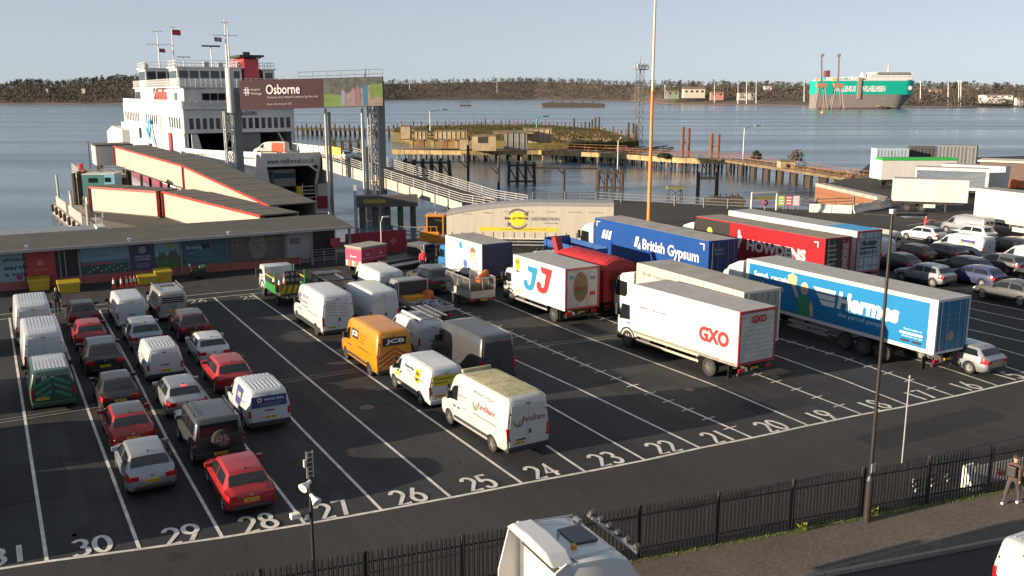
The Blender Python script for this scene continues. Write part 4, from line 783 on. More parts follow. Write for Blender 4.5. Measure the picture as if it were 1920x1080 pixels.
f = s.sidefn(1.55, 1.02, .58, .60); b = MB(); b.add([f(0, 0), f(1, 0), f(1, 1), f(0, 1)], [(0, 1, 2, 3)]); b.build('sign', YEL, t, fix=False); letter(t, 'Hire', INK, s.sidefn(1.48, 1.33, .42, .2, -1, .02), bold=.02); letter(t, 'me', INK, s.sidefn(1.42, 1.08, .32, .15, -1, .02), bold=.02)
letter(t, 'Brandon Hire', INK, s.sidefn(2.75, 1.42, 1.0, .15), bold=.02); letter(t, 'Station', PGREY, s.sidefn(2.5, 1.28, .5, .09))
f = s.sidefn(3.72, .80, .46, .2); b = MB(); b.add([f(0, 0), f(1, 0), f(1, 1), f(0, 1)], [(0, 1, 2, 3)]); b.build('sign', YEL, t, fix=False)
MB().box(-.72, .72, -.034, -.022, 1.12, 1.60).build('rear_sign', flat((.42, .36, .02)), t); letter(t, 'Nationwide', INK, rear_fn(-.62, 1.40, .85, .11, -.04)); letter(t, 'Experts', INK, rear_fn(-.62, 1.22, .62, .11, -.04))
t, s = vehicle('highvan', 'white food charity van with yellowed ribbed roof at the back of its lane', 'van', 17.60, 29.9, WOFF, L=5.75, W=2.06, H=2.5, rear_glass=False, ribs=9, roof=mat('mossy_paint', (.36, .335, .20), rough=.7, var=.35, scale=3, dirt=.5, dirtc=(.16, .15, .08)), h=-.03)
MOSS = MATS['mossy_paint']; b = MB(); s.across(b, .03, .66, 7.2, .004, 12); b.build('roof_panel', MOSS, t, weld=True, smooth=30); MB().box(-.7, .7, 4.05, 4.2, 2.44, 2.60).build('roof_bar', MOSS, t, bevel=.05)
FSG, FSR = flat((.10, .20, .06)), flat((.22, .03, .06))
letter(t, 'fareshare.org.uk', PGREY, s.sidefn(2.75, 1.98, 1.7, .20), bold=0, shear=.2)
def swirl(fn, n=14):
    b = MB()
    for i in range(n):
        a0, a1 = math.radians(-200+230*i/n), math.radians(-200+230*(i+1)/n); w0, w1 = .10+.12*math.sin(math.pi*i/n), .10+.12*math.sin(math.pi*(i+1)/n)
        b.add([fn(.5+(.5-w0)*math.cos(a0), .5+(.5-w0)*math.sin(a0)), fn(.5+.5*math.cos(a0), .5+.5*math.sin(a0)), fn(.5+.5*math.cos(a1), .5+.5*math.sin(a1)), fn(.5+(.5-w1)*math.cos(a1), .5+(.5-w1)*math.sin(a1))], [(0, 1, 2, 3)])
    b.add([fn(.42, .15), fn(.58, .2), fn(.75, .62), fn(.5, .45)], [(0, 1, 2, 3)])
    return b
swirl(s.sidefn(2.72, 1.32, .5, .52)).build('emblem', FSG, t, fix=False); letter(t, 'FareShare', FSR, s.sidefn(2.28, 1.48, 1.35, .24), bold=.015)
swirl(rear_fn(-.68, 1.28, .46, .46, -.03)).build('emblem', FSG, t, fix=False); letter(t, 'FareShare', FSR, rear_fn(-.25, 1.46, 1.02, .24, -.03), bold=.015)
letter(t, 'fighting hunger', INK, s.sidefn(3.9, 1.55, .62, .09)); letter(t, 'tackling waste', PGREY, s.sidefn(3.9, 1.42, .62, .07)); MB().box(-1.045, -1.025, 3.2, 3.5, 1.12, 1.15).build('small_print', PGREY, t)
MB().box(-.55, -.10, -.04, -.022, .74, .80).build('handle_bar', TRIM, t)
# ---------------------------------------------------------------- lane 23
vehicle('highvan', 'plain white high-roof van between the lettered white van and the flatbed', 'van', 20.15, 51.2, WHITE, rear_glass=False, W=1.98, L=5.4, H=2.45)
t, s = vehicle('midvan', 'white van carrying ladders and a roof tube', 'van', 20.3, 44.6, WHITE, rear_glass=False, doors=False, W=1.86, L=4.9, H=1.92)
b = MB(); [b.bar((-.75, y_, 1.98), (.75, y_, 1.98), .05) for y_ in (.6, 1.7, 2.8)]; [b.bar((k*.72, .6, 1.90), (k*.72, .6, 2.0), .05) for k in (-1, 1)]; b.build('roof_rack', ALLOY, t)
for k, x_ in enumerate((.15, .62)): 
    b = MB(); [b.bar((x_+q, .0, 2.06), (x_+q, 3.0, 2.06), .035, .07) for q in (0, .36)]; [b.bar((x_, .2+.27*i, 2.06), (x_+.36, .2+.27*i, 2.06), .03) for i in range(11)]; lt = b.build('ladder', ALLOY, None, (20.3, 44.9, .06), 0); tag(lt, ['aluminium ladder lying left on the roof rack of the white van', 'aluminium ladder lying right on the roof rack of the white van'][k], 'ladder', 'ladders on the van roof')
MB().tube((-.62, .1, 2.07), (-.62, 2.7, 2.07), .08, n=12).build('roof_tube', PWH, t)
t, s = vehicle('highvan', 'dark grey high-roof van in the shade beside the yellow van', 'van', 21.0, 38.6, paint('graphite', (.055, .06, .068), .35), rear_glass=False, W=2.02, L=5.9, H=2.5)
# ---------------------------------------------------------------- lane 22
vehicle('highvan', 'white van with ribbed roof nearest the crimson baggage trailer', 'van', 22.9, 56.9, WHITE, rear_glass=False, W=1.98, L=5.4, H=2.45)
t = thing('pickup_truck', 'dark pickup with ladder-like load frame beside the green truck', 'pickup', (20.2, 59.2, 0))
Sx = Shape('offroad', 5.0, 1.9, 1.85)
MB().box(-.95, .95, 0, 2.1, .55, 1.15).build('load_bed', BLACK, t, bevel=.04); MB().prism([(2.1, .5), (5.0, .5), (5.05, .95), (4.95, 1.1), (3.85, 1.18), (3.4, 1.80), (2.1, 1.82)], -.93, .93, 'x').build('cab', BLACK, t, bevel=.06, smooth=35)
MB().prism([(2.2, 1.2), (3.75, 1.2), (3.36, 1.74), (2.2, 1.74)], -.945, .945, 'x').build('side_windows', GLASS, t)
MB().box(-.9, .9, .05, 2.08, 1.62, 1.72).build('tonneau_cover', TRIM, t, bevel=.03); b = MB(); [b.box(-.88+.0*i, .88, -.02, .03, 1.2+i*.13, 1.25+i*.13) for i in range(4)]; b.build('rear_louvre', ALLOY, t, kind='stuff'); MB().bar((.3, .2, 1.75), (.3, 2.0, 1.75), .09).build('roof_bar', ALLOY, t)
for y_ in (.95, 4.2):
    for k in (-1, 1): wheel(t, k*.82, y_, .37, .24, ALLOY, k)
# flatbed tipper with headboard and load
t = thing('flatbed_truck', 'dropside flatbed truck with dark headboard and scrap load', 'truck', (23.4, 50.6, 0))
DROP = mat('dropside_alloy', (.36, .37, .39), rough=.45, metal=.4, var=.15, dirt=.3)
MB().box(-1.05, 1.05, 0, 3.9, .82, .92).build('bed', CHASSIS, t)
for k in (-1, 1): MB().box(k*1.02, k*1.06, 0, 3.9, .92, 1.22).build('dropside', DROP, t)
MB().box(-1.02, 1.02, -.03, .01, .90, 1.22).build('tailboard', DROP, t); MB().box(-1.05, 1.05, 3.86, 3.93, .92, 2.2).build('headboard', TRIM, t)
b = MB(); [b.box(-1.05, 1.05, 3.80, 3.87, 2.15, 2.25)]; b.box(-1.05, -.98, 3.80, 3.87, .92, 2.15); b.box(.98, 1.05, 3.80, 3.87, .92, 2.15); b.build('headboard_frame', DROP, t)
MB().box(-.9, .5, 3.0, 3.8, .93, 1.30).build('yellow_chest', mat('amber_box', (.55, .26, .01), rough=.6), t, bevel=.03); MB().prism([(.3, .93), (1.0, .93), (1.0, 1.55), (.62, 1.45)], 2.8, 3.75, 'y').build('orange_hopper', mat('orange_plastic', (.5, .12, .02), rough=.6), t, bevel=.02)
b = MB(); rr = random.Random(3)
for i in range(60): c_ = (rr.uniform(-.9, .9), rr.uniform(.3, 2.7), .95+rr.uniform(0, .18)); b.cb(c_, (rr.uniform(.1, .3), rr.uniform(.1, .3), rr.uniform(.04, .2)))
b.build('scrap_load', mat('scrap', (.28, .29, .33), rough=.6, var=.8, scale=6), t, kind='stuff')
cab(t, 4.0, paint('cab_grey', (.2, .2, .21)), 1.95, .5, 2.2, 1.7); chassis(t, .1, 5.0, .85, .8)
for y_ in (.9, 4.7):
    for k in (-1, 1): wheel(t, k*.88, y_, .36, .24, STEELW, k)
rear_gear(t, 2.0, 0, z=.35)
# green traffic management truck
t = thing('traffic_management_truck', 'green truck carrying traffic cones and lamps behind bright green side panels', 'truck', (17.35, 60.2, 0), -.0)
MB().box(-1.0, 1.0, 0, 3.6, .78, .9).build('bed', CHASSIS, t)
for k in (-1, 1): MB().box(k*.98, k*1.04, 1.0, 3.6, .75, 1.30).build('side_panel', GRN, t); MB().box(k*.98, k*1.04, 3.45, 3.58, 1.30, 2.25).build('corner_post', GRN, t); MB().box(k*.98, k*1.04, .98, 1.1, 1.30, 2.25).build('corner_post', GRN, t); MB().box(k*.99, k*1.03, 1.1, 3.45, 1.72, 1.78).build('side_rail', YEL, t)
MB().box(-1, 1, .0, .05, .9, 1.5).build('tailboard', mat('hazard', (.12, .12, .02), rough=.6, var=.2), t)
for i in range(5): MB().prism([(-.95+i*.4, .95), (-.75+i*.4, .95), (-.55+i*.4, 1.45), (-.75+i*.4, 1.45)], -.012, .0, 'y').build('chevron', YEL, t)
for x_, y_ in ((-.6, 2.9), (-.1, 2.6), (.4, 2.8), (-.5, 1.7), (.2, 1.6), (.6, 2.1)):
    g_ = Vector((17.35+x_, 60.2+y_, .9)); 
cl = [(-.6, 2.9, 'front left'), (.05, 2.6, 'front middle'), (.6, 2.85, 'front right'), (-.55, 1.7, 'rear left'), (.2, 1.6, 'rear middle')]
for x_, y_, w_ in cl: cone((17.35+x_, 60.2+y_, .9), 'orange traffic cone at the %s of the green truck bed' % w_, 'cones on the green truck', 1.1)
b = MB().box(-.5, .5, .45, .6, .9, 2.35)
b.build('sign_frame', TRIM, t); [MB().lathe([(0, 0), (0, .12), (.06, .12)], (-.33+.33*(i % 3), .42, 1.75+.4*(i//3)), 'y', 12).build('arrow_lamp', mat('lamp_dim', (.22, .2, .15), rough=.3), t) for i in range(6)]
cab(t, 3.75, WHITE, 1.95, .5, 2.2, 1.75); chassis(t, .1, 4.8, .8, .8)
for y_ in (1.0, 4.5):
    for k in (-1, 1): wheel(t, k*.88, y_, .36, .24, STEELW, k)
# ---------------------------------------------------------------- lane 20: dark off-roader and caged trailer
t, s = vehicle('suv', 'dark muddy off-roader towing position ahead of the caged trailer', 'car', 27.6, 58.6, paint('dark_olive', (.05, .055, .05)), L=4.9, W=1.98, H=1.86, h=-.0)
t['label'] = 'dark muddy off-roader in front of the mesh-sided trailer'
t = thing('mesh_trailer', 'twin-axle trailer with mesh cage sides carrying an orange tarpaulin roll', 'trailer', (28.25, 54.0, 0), .0)
TG = mat('trailer_grey', (.40, .39, .36), rough=.5, metal=.3, var=.2, dirt=.4)
MB().box(-.95, .95, 0, 3.7, .55, .63).build('bed', CHASSIS, t)
for k in (-1, 1):
    for i in range(4): MB().box(k*.93, k*.96, .03+i*.92, .9+i*.92, .63, 1.10).build('side_board', TG, t)
MB().box(-.93, .93, -.02, .02, .60, 1.10).build('tailboard', TG, t); MB().box(-.93, .93, 3.68, 3.72, .6, 1.1).build('headboard', TG, t)
b = MB()
for k in (-1, 1):
    for i in range(5): b.bar((k*.94, .02+i*.92, 1.1), (k*.94, .02+i*.92, 1.95), .05)
    b.bar((k*.94, 0, 1.95), (k*.94, 3.7, 1.95), .05)
for y_ in (0, 3.7): b.bar((-.94, y_, 1.95), (.94, y_, 1.95), .05)
b.bar((0, 0, 1.1), (0, 0, 1.95), .04); b.build('cage_frame', GALV, t, kind='stuff')
b = MB()
for k in (-1, 1):
    for i in range(46): b.bar((k*.94, .04+i*.08, 1.1), (k*.94, .04+i*.08, 1.93), .008)
    for i in range(9): b.bar((k*.94, 0, 1.15+i*.09), (k*.94, 3.7, 1.15+i*.09), .008)
b.build('mesh', GALV, t, kind='stuff')
MB().tube((-.1, .5, 1.75), (.95, 1.3, 2.05), .2, n=12).build('tarpaulin_roll', mat('orange_tarp', (.50, .13, .03), rough=.7, var=.3), t, smooth=40); MB().box(-.8, .8, .6, 3.4, .63, 1.3).build('load', mat('brown_load', (.10, .075, .05), rough=.9, var=.4), t, bevel=.1)
for y_ in (1.75, 2.45):
    for k in (-1, 1): wheel(t, k*1.02, y_, .30, .18, STEELW, k)
for k in (-1, 1): MB().box(k*.92, k*1.12, 1.35, 2.85, .64, .68).build('mudguard', TG, t); MB().box(k*.62, k*.90, -.05, -.01, .42, .54).build('tail_light', REDL, t)
MB().bar((-.0, 3.7, .5), (0, 4.9, .5), .09).build('drawbar', CHASSIS, t); numberplate(t, .1, -.03, .48)
# ---------------------------------------------------------------- lane 15 and the lanes on the right
vehicle('estate', 'silver estate car behind the tail of the blue parcel lorry', 'car', 43.6, 27.4, SILVER)
R = [('coupe_suv', 'dark grey coupe crossover at the right picture edge with lit wheels', 60.3, 35.4, GUN, 4.5, None), ('estate', 'dark blue saloon-like estate behind the dark grey coupe crossover', 63.9, 40.6, BLUE, 4.5, None), ('suv', 'silver grey crossover nearest the white container doors', 60.9, 42.6, SILVER, 4.35, 1.55),
     ('hatch', 'dark small hatchback with pale roof above the silver grey crossover', 63.4, 47.4, BLACK, 3.9, None), ('estate', 'dark car behind the dark blue one, next to a white van', 66.8, 43.6, DGREY, 4.5, None), ('estate', 'dark grey estate with lit rear pillar below the white van with blue sign', 70.9, 48.6, GUN, 4.6, None),
     ('hatch', 'white hatchback in the sun just below the person in red', 78.6, 56.2, WHITE, 4.2, None), ('suv', 'white crossover right of the sunlit white hatchback', 82.6, 53.8, WHITE, 4.3, 1.6), ('suv', 'black crossover right behind the van with the blue sign', 78.2, 46.9, BLACK, 4.6, None), ('suv', 'white crossover at the right picture edge in the upper rows', 83.4, 47.6, WHITE, 4.4, 1.6), ('hatch', 'white hatchback half cut by the right picture edge in the lower rows', 65.2, 35.0, WHITE, 4.3, None),
     ('hatch', 'maroon hatchback hidden among the dark cars', 68.2, 49.6, DKRED, 4.2, None),
     ('suv', 'black crossover between the dark blue estate and the right-edge white van', 68.4, 37.7, BLACK, 4.5, None), ('estate', 'gunmetal estate just left of the white van with dark side window', 70.3, 42.8, GUN, 4.6, None), ('hatch', 'black hatchback behind the right-edge white van', 77.2, 40.6, BLACK, 4.1, None)]
for k, lb, x_, y_, m_, L_, H_ in R: vehicle(k, lb, 'car', x_, y_, m_, L=L_, H=H_, roof=GUN if m_ is BLACK and k == 'hatch' else None, group='cars parked on the right')
t, s = vehicle('midvan', 'white van with a blue and orange side sign in the right lanes', 'van', 74.3, 48.6, WHITE, rear_glass=False, W=1.92, L=5.1, group='vans parked on the right')
f = s.sidefn(2.35, .95, 1.65, .62); b = MB(); b.add([f(0.05, 0), f(.93, 0), f(1, 1), f(.14, 1)], [(0, 1, 2, 3)]); b.build('side_sign', NAVY, t, fix=False); letter(t, 'HANDI', PWH, s.sidefn(1.85, 1.18, .45, .17, -1, .02), bold=.03); letter(t, 'FIXES', flat((.7, .30, .02)), s.sidefn(1.38, 1.18, .45, .17, -1, .02), bold=.03); b = MB(); f = s.sidefn(2.2, 1.1, .28, .34, -1, .02); b.add([f(.5+.5*math.cos(i*.52), .5+.5*math.sin(i*.52)) for i in range(12)], [tuple(range(12))]); b.build('emblem', flat((.7, .35, .05)), t, fix=False)
vehicle('midvan', 'grey-white van beside the white container doors', 'van', 64.9, 51.3, paint('van_grey', (.50, .52, .54)), rear_glass=False, W=1.98, L=5.3, H=2.15, group='vans parked on the right')
t, s = vehicle('midvan', 'grey van with yellow side lettering at the far end of its lane', 'van', 69.9, 54.6, paint('taupe', (.36, .34, .30)), W=1.96, L=5.2, group='vans parked on the right'); letter(t, 'click', flat((.62, .52, .35)), s.sidefn(1.9, 1.28, .8, .16)); letter(t, 'rent', flat((.62, .40, .05)), s.sidefn(1.8, 1.05, .65, .16), bold=.03)
vehicle('midvan', 'white van at the right picture edge with dark side window', 'van', 73.2, 41.6, WHITE, rear_glass=False, W=1.96, L=5.3, group='vans parked on the right')
vehicle('midvan', 'pale people carrier with brown tinted windows in the rear row', 'van', 86.2, 56.6, SILVER, W=1.9, L=5.0, group='vans parked on the right')
# ================================================================ LORRIES
TW = mat('box_white', (.50, .505, .51), rough=.5, var=.05, scale=1.0, stretch=(1, 1.5, .2), dirt=.4, dirtc=(.45, .40, .33)); TROOF = mat('lorry_roof', (.30, .285, .265), rough=.7, var=.2, scale=.7, dirt=.4, dirtc=(.14, .13, .11)); TROOFL = mat('lorry_roof_pale', (.34, .335, .335), rough=.6, var=.12, dirt=.3)
REDF = paint('frame_red', (.34, .03, .04)); CURT = mat('cream_curtain', (.44, .41, .35), rough=.6, var=.10, scale=1.6, bump=.7, stretch=(1, 2.2, .12), dirt=.3, dirtc=(.38, .33, .26)); DOORG = mat('door_grey', (.24, .245, .235), rough=.6, var=.15, dirt=.4)
def strakes(t, W, y0, y1, z0, z1, n, m, name='curtain_strap'):
    for i in range(n):
        y_ = y0+(y1-y0)*(i+.5)/n; MB().box(-W/2-.012, -W/2, y_-.025, y_+.025, z0, z1).build(name, m, t)
# GXO
t, bx = rigid('white rigid box lorry with large red GXO letters in the sunlit lane', 32.2, 32.6, -.045, 8.0, 2.5, 1.0, 3.72, paint('cab_white', (.52, .52, .52)), TW, TROOFL, mat('rear_dirty_white', (.44, .44, .43), rough=.6, var=.15, dirt=.5, dirtc=(.18, .16, .14)), REDF, (2.0, 8.55), cabH=2.75, defl=.75, rear='shutter', guard=mat('guard_cream', (.45, .42, .34), rough=.5, metal=.3), lift=False)
letter(bx, 'GXO', PRED, left_fn(2.5, 2.75, 1.75, 2.1, .78), bold=.055); letter(bx, 'Logistics at full potential', PGREY, left_fn(2.5, 7.5, 2.45, 2.2, .17)); letter(bx, 'GXO', PRED, rear_fn(-.45, 3.05, 1.0, .38, -.03), bold=.05)
MB().box(-1.262, -1.25, .05, 8.0, .98, 1.12).build('dirt_rail', mat('grimy_rail', (.34, .29, .20), rough=.8, var=.3), bx)
# JJ
t, bx = rigid('white refrigerated lorry with blue and red JJ letters', 31.4, 46.8, -.01, 6.3, 2.5, .95, 3.55, paint('cab_white', (.52, .52, .52)), TW, TROOFL, mat('burger_doors', (.40, .40, .40), rough=.5, var=.1), REDF, (1.35, 6.9), cabH=2.5, defl=0, rear='three')
JB, JR = flat((.006, .17, .34)), flat((.42, .014, .02))
def jshape(y0, z0, sc_):
    o = [(.25, 1.0), (1.0, 1.0), (.86, .55), (.76, .25), (.62, .06), (.40, 0), (.14, .04), (0, .2), (.02, .36), (.14, .42), (.28, .36), (.3, .24), (.44, .22), (.52, .36), (.6, .74), (.32, .80)]
    return [(y0-u*sc_, z0+v*sc_*.92) for u, v in o]
polyside(bx, 2.5, jshape(4.95, 1.45, 1.75), JB, 'letter', .016); polyside(bx, 2.5, jshape(3.35, 1.55, 1.85), JR, 'letter', .02)
MB().box(-1.275, -1.25, 5.45, 6.0, 2.6, 3.35).build('sign', YEL, bx); letter(bx, '65', INK, left_fn(2.5, 5.93, 3.0, .4, .25, .03), bold=.03); MB().box(-1.275, -1.25, 5.5, 5.95, 2.45, 2.55).build('sign', INK, bx)
b = MB().box(-1.26, -1.25, 5.25, 5.28, 1.0, 3.4); b.build('door_seam', PGREY, bx); MB().box(-1.275, -1.25, 5.55, 5.95, 1.1, 1.25).build('sign', YEL, bx)
# burger picture across the rear doors
b = MB(); b.add([(-.15+.55*math.cos(i*.5), -.012, 2.35+.95*math.sin(i*.5)) for i in range(13)], [tuple(range(13))]); b.build('picture', mat('bread_print', (.22, .12, .06), var=.5, scale=4), bx, fix=False)
MB().box(-.62, .38, -.016, -.013, 1.85, 2.1).build('picture', flat((.10, .13, .04)), bx); MB().box(-.58, .34, -.018, -.016, 2.12, 2.35).build('picture', flat((.14, .06, .03)), bx); letter(bx, 'JJ', PBLUE, rear_fn(-.98, 2.9, .3, .2, -.02), bold=.04); MB().box(.55, .95, -.016, -.012, 1.75, 2.0).build('sticker', PRED, bx); MB().box(.55, .95, -.016, -.012, 2.75, 2.95).build('sticker', PGREY, bx)
# pharmacy-like lorry with picture side
t, bx = rigid('white-sided lorry with a printed face and blue discs, dark blue rear', 31.75, 58.4, -.04, 5.6, 2.5, .95, 3.4, paint('cab_blue', (.02, .16, .42)), TW, TROOF, mat('navy_shutter', (.03, .045, .10), rough=.5, var=.15), mat('navy_frame', (.04, .06, .13), rough=.5), (1.4, 6.2), cabH=2.5, rear='shutter')
for y_, z_, r_, m_ in ((3.2, 2.95, .28, PBLUE), (2.5, 1.65, .30, flat((.06, .10, .32))), (2.75, 2.7, .12, flat((.3, .45, .55))), (1.9, 2.95, .1, PBLUE), (2.0, 1.4, .14, PBLUE), (1.0, 1.9, .1, PBLUE), (2.95, 1.9, .08, PBLUE)): MB().lathe([(-.018, 0), (-.018, r_), (0, r_)], (-1.25, y_, z_), 'x', 18).build('disc', m_, bx)
MB().lathe([(-.018, .17), (-.018, .21), (0, .21)], (-1.25, 5.0, 2.6), 'x', 18).build('emblem', PGREY, bx)
b = MB(); b.add([(-1.27, 1.35+.36*math.cos(i*.42), 2.45+.52*math.sin(i*.42)) for i in range(15)], [tuple(range(15))]); b.build('picture_face', mat('skin_print', (.52, .34, .25), var=.15), bx, fix=False)
b = MB(); b.add([(-1.275, 1.35+.4*math.cos(i*.3), 2.62+.42*math.sin(i*.3)) for i in range(11)], [tuple(range(11))]); b.build('picture_hair', flat((.16, .10, .06)), bx, fix=False)
b = MB(); b.add([(-1.268, 1.9, 1.0), (-1.268, .7, 1.0), (-1.268, .95, 1.95), (-1.268, 1.7, 1.95)], [(0, 1, 2, 3)]); b.build('picture_coat', flat((.62, .62, .62)), bx, fix=False)
b = MB(); [b.box(-1.282, -1.28, 1.35+k*.15-.07, 1.35+k*.15+.05, 2.46, 2.52) for k in (-1, 1)]; b.build('picture_eyes', flat((.12, .08, .06)), bx); MB().box(-1.27, -1.25, 3.9, 4.5, 1.3, 2.9).build('picture_text', flat((.66, .66, .68)), bx)
# curtain trailer behind GXO
t, bx = artic('grey-roofed curtain-sided lorry between the GXO lorry and the blue parcel lorry', 34.75, 35.0, .04, 9.6, 2.5, 1.1, 3.98, CURT, TROOF, DOORG, mat('cream_frame', (.55, .52, .46), rough=.5, var=.1), paint('cab_white', (.52, .52, .52)), naxle=2, wheels_at=2.0, cabH=2.9, defl=.4)
letter(bx, 'Nicolls Transport', PGREY, left_fn(2.5, 9.0, 3.25, 2.4, .3)); strakes(bx, 2.5, .3, 9.4, 1.2, 3.8, 26, CURT)
# Hermes
HB = mat('parcel_blue', (.001, .15, .36), rough=.45, var=.04, scale=.6, coat=.2)
t, bx = artic('long parcel lorry with bright blue side and white Hermes lettering', 41.85, 28.9, .012, 13.6, 2.5, 1.15, 3.95, TW, TROOFL, mat('rear_blue', (.012, .13, .26), rough=.5, var=.1), TW, paint('cab_white', (.52, .52, .52)), cabH=3.0, defl=.75, wheels_at=3.1)
MB().box(-1.264, -1.25, .45, 13.35, 1.32, 3.72).build('side_panel', HB, bx)
letter(bx, 'Hermes', PWH, left_fn(2.5, 6.3, 2.25, 4.1, 1.0, .025), bold=.05, shear=.12); letter(bx, 'the parcel people', flat((.45, .62, .75)), left_fn(2.5, 6.2, 1.78, 3.2, .32, .022), bold=.0)
for i in range(3): polyside(bx, 2.5, [(8.1-i*.25, 3.20-i*.34), (6.45-i*.0, 3.20-i*.34), (6.5, 2.93-i*.34), (7.85-i*.25, 2.93-i*.34)], PWH, 'wing', .025)
for i, s_ in enumerate(('Send, receive', 'and return', 'parcels')): letter(bx, s_, PWH, left_fn(2.5, 12.9, 2.95-i*.52, [3.2, 2.5, 2.0][i], .38, .022), bold=.02)
letter(bx, 'Send today at', flat((.4, .6, .75)), left_fn(2.5, 1.85, 2.05, 1.1, .14, .022)); MB().box(-1.276, -1.262, .7, 2.1, 1.86, 1.97).build('web_strip', PWH, bx); letter(bx, 'download our app', flat((.4, .6, .75)), left_fn(2.5, 1.95, 1.68, 1.25, .13, .022)); MB().box(-1.276, -1.262, 1.45, 2.0, 1.46, 1.58).build('app_badge', INK, bx); MB().box(-1.276, -1.262, .75, 1.3, 1.46, 1.58).build('app_badge', INK, bx)
# cartoon figure: plain cut-out person holding a parcel
SK = flat((.50, .33, .24))
b = MB(); b.add([(-1.272, 8.75+.30*math.cos(i*.42), 2.95+.36*math.sin(i*.42)) for i in range(15)], [tuple(range(15))]); b.build('figure_head', SK, bx, fix=False)
polyside(bx, 2.5, [(9.25, 1.33), (8.25, 1.33), (8.3, 2.35), (8.6, 2.58), (8.95, 2.58), (9.2, 2.35)], flat((.03, .20, .10)), 'figure_shirt', .021); polyside(bx, 2.5, [(8.25, 2.35), (8.05, 2.0), (8.0, 1.4), (8.2, 1.4), (8.3, 2.0)], SK, 'figure_arm', .022); polyside(bx, 2.5, [(9.15, 2.4), (9.35, 2.3), (9.75, 3.0), (9.55, 3.05)], SK, 'figure_arm', .022); polyside(bx, 2.5, [(10.05, 3.0), (9.4, 3.0), (9.35, 3.5), (9.7, 3.68), (10.1, 3.5)], flat((.60, .36, .18)), 'figure_parcel', .024)
b = MB(); b.box(-1.276, -1.274, 8.62, 8.88, 2.78, 2.83); b.build('figure_smile', flat((.25, .08, .07)), bx)
for i in range(3): letter(bx, ['send, receive', 'and return', 'parcels'][i], flat((.10, .24, .36)), rear_fn(-.6, 3.1-i*.28, 1.2-.2*i, .14, -.02))
b = MB(); b.add([(-.05+.22*math.cos(i*.6), -.012, 2.0+.26*math.sin(i*.6)) for i in range(11)], [tuple(range(11))]); b.build('figure_head', flat((.28, .20, .15)), bx, fix=False); MB().box(-.5, -.22, -.018, -.01, 1.85, 2.15).build('figure_parcel', flat((.34, .13, .06)), bx)
# red bulk tipper
RT = mat('tipper_red', (.28, .014, .016), rough=.5, var=.12, dirt=.3, dirtc=(.2, .03, .03)); RTS = mat('red_sheet', (.36, .018, .022), rough=.55, var=.1, bump=.3, scale=3)
t = thing('skip_lorry', 'red hook-loader lorry with a domed red sheeted container', 'lorry', (34.6, 47.3, 0), .02)
bd = MB().box(-1.22, 1.22, 0, 6.4, 1.0, 3.05).build('container', RT, t, bevel=.04)
for k in (-1, 1):
    for i in range(7): MB().box(k*1.22, k*1.27, .3+i*.95, .4+i*.95, 1.05, 3.0).build('rib', RT, bd)
sheet = MB(); n = 26; m_ = 12
def dome(i, j):
    y_ = 6.4*i/n; a = math.pi*j/m_; e = min(1, (y_+.02)/.5, (6.42-y_)/.5)**.5; w_ = 1.0+.11*math.sin(i*1.9+j*.7)*math.sin(a)+.07*math.sin(i*3.7+j*1.9)
    return (-1.24*math.cos(a), y_, 3.05+.62*math.sin(a)**.8*e*w_)
sheet.add([dome(i, j) for i in range(n+1) for j in range(m_+1)], [(i*(m_+1)+j, (i+1)*(m_+1)+j, (i+1)*(m_+1)+j+1, i*(m_+1)+j+1) for i in range(n) for j in range(m_)]); sheet.build('sheet', RTS, t, smooth=25)
MB().prism([(-1.22, 3.05), (-1.05, 3.42), (-.6, 3.62), (0, 3.68), (.6, 3.62), (1.05, 3.42), (1.22, 3.05)], -.03, .04, 'y').build('tail_arch', RT, t); MB().box(-1.1, 1.1, -.05, .02, 1.1, 3.0).build('tail_door', RT, t)
for i in range(4): MB().box(-.9+i*.58, -.82+i*.58, -.08, .0, 2.85, 3.05).build('hook', RT, t)
MB().prism([(6.5, 1.6), (7.0, 1.6), (8.2, 4.0), (7.7, 4.1)], -.25, .25, 'x').build('hook_arm', RT, t, bevel=.04); cb = cab(t, 7.6, WHITE, 2.4, .6, 3.0, 1.9); MB().box(-1.1, 1.1, 7.45, 7.6, 1.0, 3.0).build('cab_back', mat('cab_dark', (.05, .05, .055), rough=.5), t)
for i in range(4): MB().lathe([(0, 0), (0, .1), (.14, .1), (.14, 0)], (-.8+.5*i, 9.0, 3.06), 'y', 10).build('roof_lamp', TRIM, cb)
chassis(t, .1, 9.2, 1.0); axle(t, 1.6, 2.45); axle(t, 2.95, 2.45); axle(t, 8.4, 2.4); rear_gear(t, 2.45)
# dark blue open skip stacked beyond it
t = thing('open_skip', 'blue open-top skip body standing in front of the blue plaster lorry', 'skip', (38.0, 55.2, 0), .02)
SKB = mat('skip_blue', (.015, .07, .25), rough=.5, var=.2, dirt=.3)
b = MB(); b.box(-1.2, -1.12, 0, 5.2, 1.0, 3.1); b.build('side_wall', SKB, t); MB().box(1.12, 1.2, 0, 5.2, 1.0, 3.0).build('side_wall', SKB, t); MB().box(-1.12, 1.12, 0, .08, 1.0, 2.9).build('end_wall', SKB, t); MB().box(-1.12, 1.12, 5.12, 5.2, 1.0, 3.2).build('end_wall', SKB, t); MB().box(-1.12, 1.12, .08, 5.12, 1.0, 1.08).build('floor', SKB, t)
for k in (-1, 1): MB().box(k*.45-.1, k*.45+.1, .1, 5.1, .0, 1.0).build('skid', CHASSIS, t)
for i in range(5): MB().box(-1.26, -1.2, .3+i*1.1, .42+i*1.1, 1.0, 3.1).build('rib', SKB, t)
